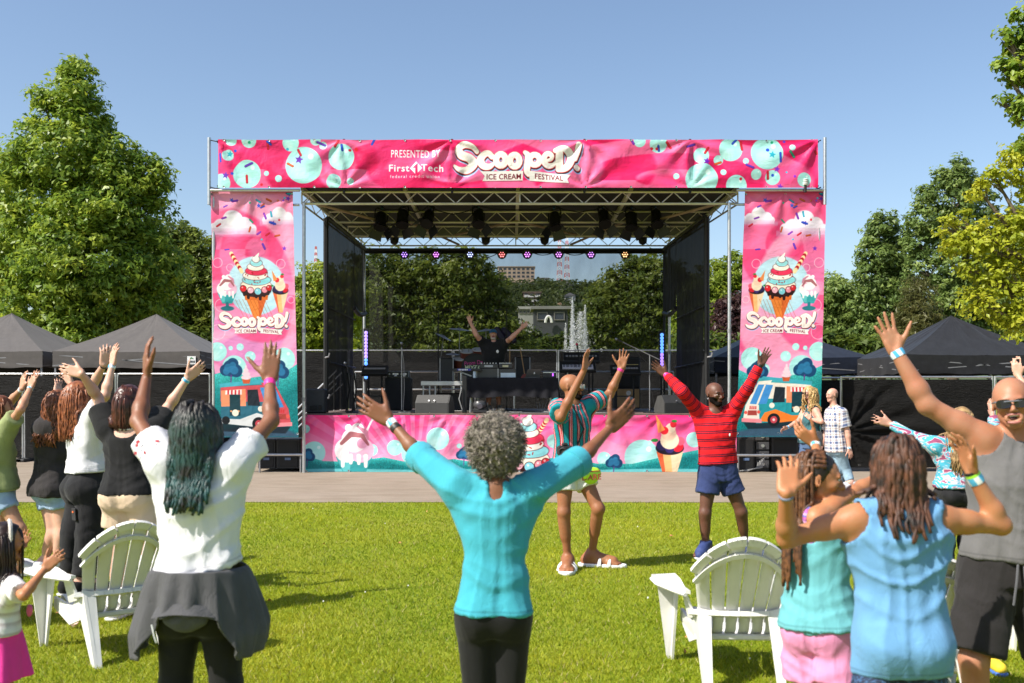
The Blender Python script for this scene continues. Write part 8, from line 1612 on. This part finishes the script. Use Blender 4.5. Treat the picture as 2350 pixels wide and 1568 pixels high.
# --- boy with locs in the blue tank
p = mk('boy with brown locs in a sleeveless light blue shirt, bent arms raised', 3.3, 1.50, (.10, 1, 0), (.2, 1, .0), SK_M, (2058, 1068, .03), (2058, 1158, 0), (2068, 1470, 0), ((2150, 1192, 0), (2298, 1206, 1), (2230, 1085, -1)), ((1968, 1192, 0), (1806, 1236, -1), (1804, 1132, -1)), sex='m', build=.86, voxel=.0066, headS=.205, group=CROWD, arm=(.160, .140),
       hands=dict(r=dict(tip=(-.35, .05, 1), thumb=(.15, -.9, .2), curl=.3, spread=.12, L=.155), l=dict(tip=(.2, .45, .85), thumb=(1, .1, .1), curl=.35, spread=.1, L=.16)), legs=dict(r=((2110, 1650, 0), (2115, 1850, 0)), l=((2010, 1650, 0), (2008, 1850, 0))))
p.shirt(cloth('sky_blue_jersey', (.125, .29, .50), .05, .35), hem=.105, loose=.015, sleeve=0, arm_hole=.020, flare=-.016, wide=1.14, under=-.006, neck=.07, name='tank_top', amp=.010, fs=7.)
m, nt, b = nodes_of('navy_print_shorts'); b.inputs['Roughness'].default_value = .8; L(nt, ramp(nt, noise(nt, 14, 2, .5, dist=3.), [(.45, (.012, .02, .05)), (.5, (.05, .12, .26)), (.55, (.012, .018, .045))]), b.inputs['Base Color']); p.pants(m, frac=.95, loose=.001, flare=.05, amp=.004)
for a, q in (('l', -1),): st_ = MB(); [st_.box(p.J['lhp']*.35+p.J['lkn']*.65-p.right*.125+[0, -.01, -.022*i], (.01, .06, .011), rz=.05) for i in range(3)]; st_.build('side_stripes', mat('stripe_blue', (.12, .35, .7), .6), p.root)
p.back_push(.045); p.hair_cap(hairmat('black_hair', (.010, .007, .006), (.022, .016, .012)), .005); DRH = hairmat('brown_locs', (.012, .007, .005), (.125, .046, .022), .6, 24); p.strands(DRH, 70, .30, .0100, seed=51, wave=.007, name='locs', nseg=14, sides=6, bead=.10, rlen=.35, taper=.55, lowest=-.2, front=.1, back=.15, vol=.02)
p.band('r', BAND_B, .12, .03); p.band('r', mat('wristband_lime', (.35, .75, .05), .5), .05, .02); p.band('r', BAND_K, .0, .016); p.band('l', mat('wristband_slate', (.15, .17, .25), .5), .05, .01)
# --- man in the grey tank top
p = mk('man in sunglasses and a grey tank top shouting with one arm raised, right edge', 4.5, 1.76, (-.25, -.97, 0), (-.42, -.9, .02), SK_Q, (2322, 925, -.02), (2338, 1000, .02), (2322, 1295, 0), ((2258, 1008, .03), (2128, 930, -1), (2057, 808, 1)), ((2420, 1015, .05), (2490, 1100, -1), (2500, 1230, -1)), build=1.06, voxel=.0072, mouth=.09, group=CROWD, head_up=(-.10, 0, 1), arm=(.166, .148),
       hands=dict(r=dict(tip=(-.38, .05, .95), thumb=(.85, 0, .55), curl=.05, spread=.2, tb=.25, L=.19)), legs=dict(r=((2235, 1515, -.06), (2250, 1700, .0)), l=((2420, 1520, -.02), (2430, 1720, .1))))
p.shirt(cloth('grey_marl', (.125, .122, .122), .1, .3), hem=-.02, loose=.018, sleeve=0, flare=.016, neck=.078, name='tank_top', amp=.008, fs=7.); p.pants(cloth('black_jersey', (.022, .020, .020), .15, .35), frac=.92, loose=.03, flare=.035, waist=.09, amp=.008)
glasses(p, mat('dark_lens', (.012, .012, .014), .06), mat('grey_rim', (.12, .13, .15), .2), w=.135, h=.088, name='sunglasses', thick=.0042); c = p.J['head']; r_, f_, u_ = p.A; S_h = p.S
MB().ball(c+(f_*.345-u_*.30)*S_h, np.array([.085, .05, .055])*S_h, 12).build('mouth', mat('mouth_dark', (.05, .012, .012), .5), p.root, True)
for z_, m_, rad in ((-.225, 'lip_upper', .024), (-.385, 'lip_lower', .028)): MB().tube([c+(r_*x+f_*(.425-1.6*x*x)+u_*(z_+(1.5 if z_ < -.3 else -1.0)*x*x))*S_h for x in np.linspace(-.115, .115, 9)], [rad*S_h*(.5+.5*math.sin(3.14*(i+.6)/9.2)) for i in range(9)], 7).build('lip', mat('lip_rose', (.34, .12, .10), .4), p.root, True)
MB().tube([c+(r_*x+f_*(.415-1.6*x*x)-u_*.245)*S_h for x in np.linspace(-.075, .075, 7)], .022*S_h*.8, 6).build('teeth', mat('teeth_white', (.72, .70, .64), .3), p.root, True)
p.band('r', BAND_B, .03, .034); p.shoes(BLACKC, WSOLE)
for q in (-.012, .012): MB().tube([p.J['pel']+p.up*.02+p.f2*.165+p.right*q, p.J['pel']-p.up*.06+p.f2*.185+p.right*q*1.5, p.J['pel']-p.up*.16+p.f2*.18+p.right*q*2], .005, 5).build('drawstring', mat('cord_grey', (.10, .10, .11), .8), p.root, True)
# --- person behind, only a raised hand shows
p = mk('person at the right edge behind the man in sunglasses, only a raised hand showing', 7.4, 1.62, (0, 1, 0), (0, 1, 0), SK_L, (2470, 945, 0), (2465, 990, 0), (2465, 1140, 0), ((2520, 1000, 0), (2540, 1060, 1), (2560, 1120, 1)), ((2420, 996, 0), (2375, 920, 1), (2336, 862, 1)), sex='f', voxel=.014, group=CROWD, hands=dict(l=dict(tip=(-.15, 0, 1), thumb=(.7, -.3, .5), curl=.6)))
p.shirt(cloth('plum_cotton', (.15, .06, .12)), hem=.0, loose=.02, sleeve=.5, h=.012); p.pants(BLACKC, frac=1.9, loose=.012, h=.012, name='trousers'); p.hair_cap(HB, .012); p.back_push(.02); p.strands(HB, 90, .4, .009, seed=61, name='hair_locks'); p.shoes(WHT, WSOLE, h=.01)
# ================================================================ LAWN CHAIRS AND SMALL THINGS
PLAST = mat('white_resin', (.66, .655, .63), .4, var=.07, vs=5, bmp=.08, bs=18)
def make_chair():
    t = thing('garden_chair', 'x', 'chair', (0, 0, 0), group='white resin garden chairs on the lawn')
    # local: sitter faces +Y; the back leans towards -Y
    def slab(P, thick, nrm, name, par=None):
        return MB().prism(P, None, np.array(nrm)*thick).build(name, PLAST, par or t)
    bz = lambda s: (-.10-.30*s-.02*s*s, .36+.56*s)          # y, z up the back
    n = 6; B = None
    for i in range(n):
        a0, a1 = (i-n/2)/n, (i+1-n/2)/n; am = (a0+a1)/2
        def f(u, v, a0=a0, a1=a1, am=am):
            s = .02+.98*v*(1-.38*(2*(a0+(a1-a0)*u))**2*v); wid = .46+.16*s; g = .011
            x = (a0+(a1-a0)*u)*wid; x = x+(g/2 if u < .5 else -g/2)*(1-abs(0)) ; y, z = bz(s); return np.array([x, y-.05*(1-(2*x/.6)**2)*.9+.012*(1-(2*u-1)**2)*0, z])
        mb = MB().grid(f, 4, 12); o = mb.build('back_slat', PLAST, t, True, sharp=False); sm = o.modifiers.new('thick', 'SOLIDIFY'); sm.thickness = .012
    def arch(u): # crown rail
        a = u-.5; s = 1*(1-.38*(2*a)**2)*.985; wid = .46+.16*s; y, z = bz(s); x = a*wid; return np.array([x, y-.05*(1-(2*x/.6)**2)*.9, z])
    for k in range(n):
        q = [arch((k+.04+.92*j/4)/n) for j in range(5)]; m = MB()
        for a, b in zip(q[:-1], q[1:]): m.bar(a+[0, -.005, 0], b+[0, -.005, 0], .05, .028, up=(0, 1, .5))
        m.build('crown_rail', PLAST, t)
    def arch2(u): a = u-.5; s = .83*(1-.40*(2*a)**2); wid = .46+.16*s; y, z = bz(s); x = a*wid; return np.array([x, y-.05*(1-(2*x/.6)**2)*.9-.018, z])
    m = MB(); q = [arch2(j/16) for j in range(17)]
    for a, b in zip(q[:-1], q[1:]): m.bar(a, b, .03, .02, up=(0, 1, .5))
    m.build('back_rib', PLAST, t)
    for s, nm, w in ((.13, 'cross_rail', .06),):
        m = MB(); 
        for j in range(10):
            x0, x1 = -.285+.57*j/10, -.285+.57*(j+1)/10; y, z = bz(s); g = lambda x: np.array([x, y-.055*(1-(2*x/.6)**2)-.012, z]); m.bar(g(x0), g(x1), w, .03, up=(0, .4, 1))
        m.build(nm, PLAST, t)
    # lower back and seat: one run of slats, hollow in profile
    prof = [(-.16, .42), (-.13, .33), (-.06, .275), (.05, .27), (.18, .30), (.32, .345), (.40, .345), (.43, .31)]
    for i in range(n):
        w = .47/n; x0 = -.235+w*i+.009; x1 = x0+w-.018
        def f(u, v, x0=x0, x1=x1):
            k = v*(len(prof)-1); j = min(int(k), len(prof)-2); q = k-j; return np.array([x0+(x1-x0)*u, prof[j][0]*(1-q)+prof[j+1][0]*q, prof[j][1]*(1-q)+prof[j+1][1]*q])
        o = MB().grid(f, 2, 21).build('seat_slat', PLAST, t, True, sharp=False); sm = o.modifiers.new('thick', 'SOLIDIFY'); sm.thickness = .012
    for y, z in ((-.125, .30), (.38, .325)): MB().box((0, y, z-.022), (.50, .04, .035), bev=.008).build('seat_rail', PLAST, t)
    for q in (-1, 1):
        # broad armrest widening to the front
        P = [(q*.285, -.20, .55), (q*.30, -.05, .545), (q*.30, .18, .55), (q*.31, .40, .545), (q*.34, .445, .53), (q*.43, .44, .53), (q*.465, .38, .54), (q*.45, .15, .55), (q*.36, -.08, .55), (q*.315, -.2, .555)]
        slab(P if q < 0 else P, .022, (0, 0, 1), 'armrest'); MB().tube([np.array(v)+[0, 0, -.008] for v in P[4:10]], .013, 6).build('armrest_lip', PLAST, t, True)
        # front leg: tapering L section
        m = MB(); m.prism([(q*.30, .42, .545), (q*.43, .40, .535), (q*.365, .40, .0), (q*.325, .415, 0)], None, (0, -.018, 0)); m.prism([(q*.30, .42, .545), (q*.30, .24, .545), (q*.322, .36, 0), (q*.325, .41, 0)], None, (q*.016, 0, 0)); m.build('front_leg', PLAST, t)
        m = MB(); m.prism([(q*.275, .40, .335), (q*.275, .40, .26), (q*.262, .05, .20), (q*.245, -.16, .27), (q*.232, -.36, 0), (q*.228, -.43, 0), (q*.245, -.20, .47), (q*.26, .0, .33)], None, (-q*.02, 0, 0)); m.prism([(q*.245, -.20, .47), (q*.165, -.205, .45), (q*.185, -.43, 0), (q*.23, -.43, 0)], None, (0, .016, 0)); m.build('rear_leg', PLAST, t)
        MB().prism([(q*.245, -.15, .40), (q*.30, -.17, .55), (q*.30, .02, .55), (q*.262, .0, .36)], None, (q*.015, 0, 0)).build('side_panel', PLAST, t)
    return t
ch0 = make_chair()
CH = [((-2.56, 6.38), 38, 'white slatted garden chair behind the woman with teal locs, facing away'), ((1.285, 5.78), -3, 'white slatted garden chair standing empty in front of the red sweater man'), ((2.05, 5.15), -6, 'white garden chair mostly hidden behind the boy in blue'), ((3.35, 5.9), -24, 'white garden chair at the lower right corner beyond the man in sunglasses'), ((-4.0, 7.1), 28, 'white garden chair at the far left, partly hidden by the little girl')]
for i, ((x, y), a, lab) in enumerate(CH):
    o = ch0 if i == 0 else copy_tree(ch0); o.location = (x, y, 0); o.rotation_euler = (0, 0, R(a)); o.scale = (.95, .95, .93); o['label'] = lab
lt = thing('litter', 'crumpled pale paper lying on the grass under the left garden chair', 'litter', W(170, 1442, 6.9)*[1, 1, 0]); q = np.array([XW(170, 6.95), 6.95, .05])
MB().grid(lambda u, v: q+[(u-.5)*.14, (v-.5)*.08, .03*math.sin(u*7+v*3)+.015*math.cos(v*9)], 8, 5).build('paper', mat('paper_pink', (.62, .45, .38), .9), lt, True); MB().ball(q+[.08, 0, .01], (.02, .015, .012), 6).build('wrapper', mat('wrapper_red', (.75, .12, .04), .6), lt, True)
b = W(2277, 1545, 5.9); b[2] = 0; st = thing('sneaker', 'small yellow sneaker with blue trim on the grass at lower right', 'shoe', b)
V, F = sdf_mesh([cone(b+[0, .03, .05], b+[0, -.10, .04], .04, .035, .02), cone(b+[0, .04, .05], b+[0, .03, .10], .036, .036, .02)], .006, [((0, 0, .015), (0, 0, -1)), ((0, 0, .11), (0, 0, 1))]); mesh_obj('upper', V, F, mat('yellow_mesh', (.75, .55, .03), .7), st)
V, F = sdf_mesh([cone(b+[0, .04, .01], b+[0, -.11, .01], .042, .038, .02)], .006, [((0, 0, .0), (0, 0, -1)), ((0, 0, .02), (0, 0, 1))]); mesh_obj('sole', V, F, mat('blue_rubber', (.05, .15, .55), .6), st); MB().lathe([(.037, .1), (.038, .13)], b+[0, .035, 0], 14, caps=True).build('collar', mat('blue_rubber', (.05, .15, .55), .6), st, True)
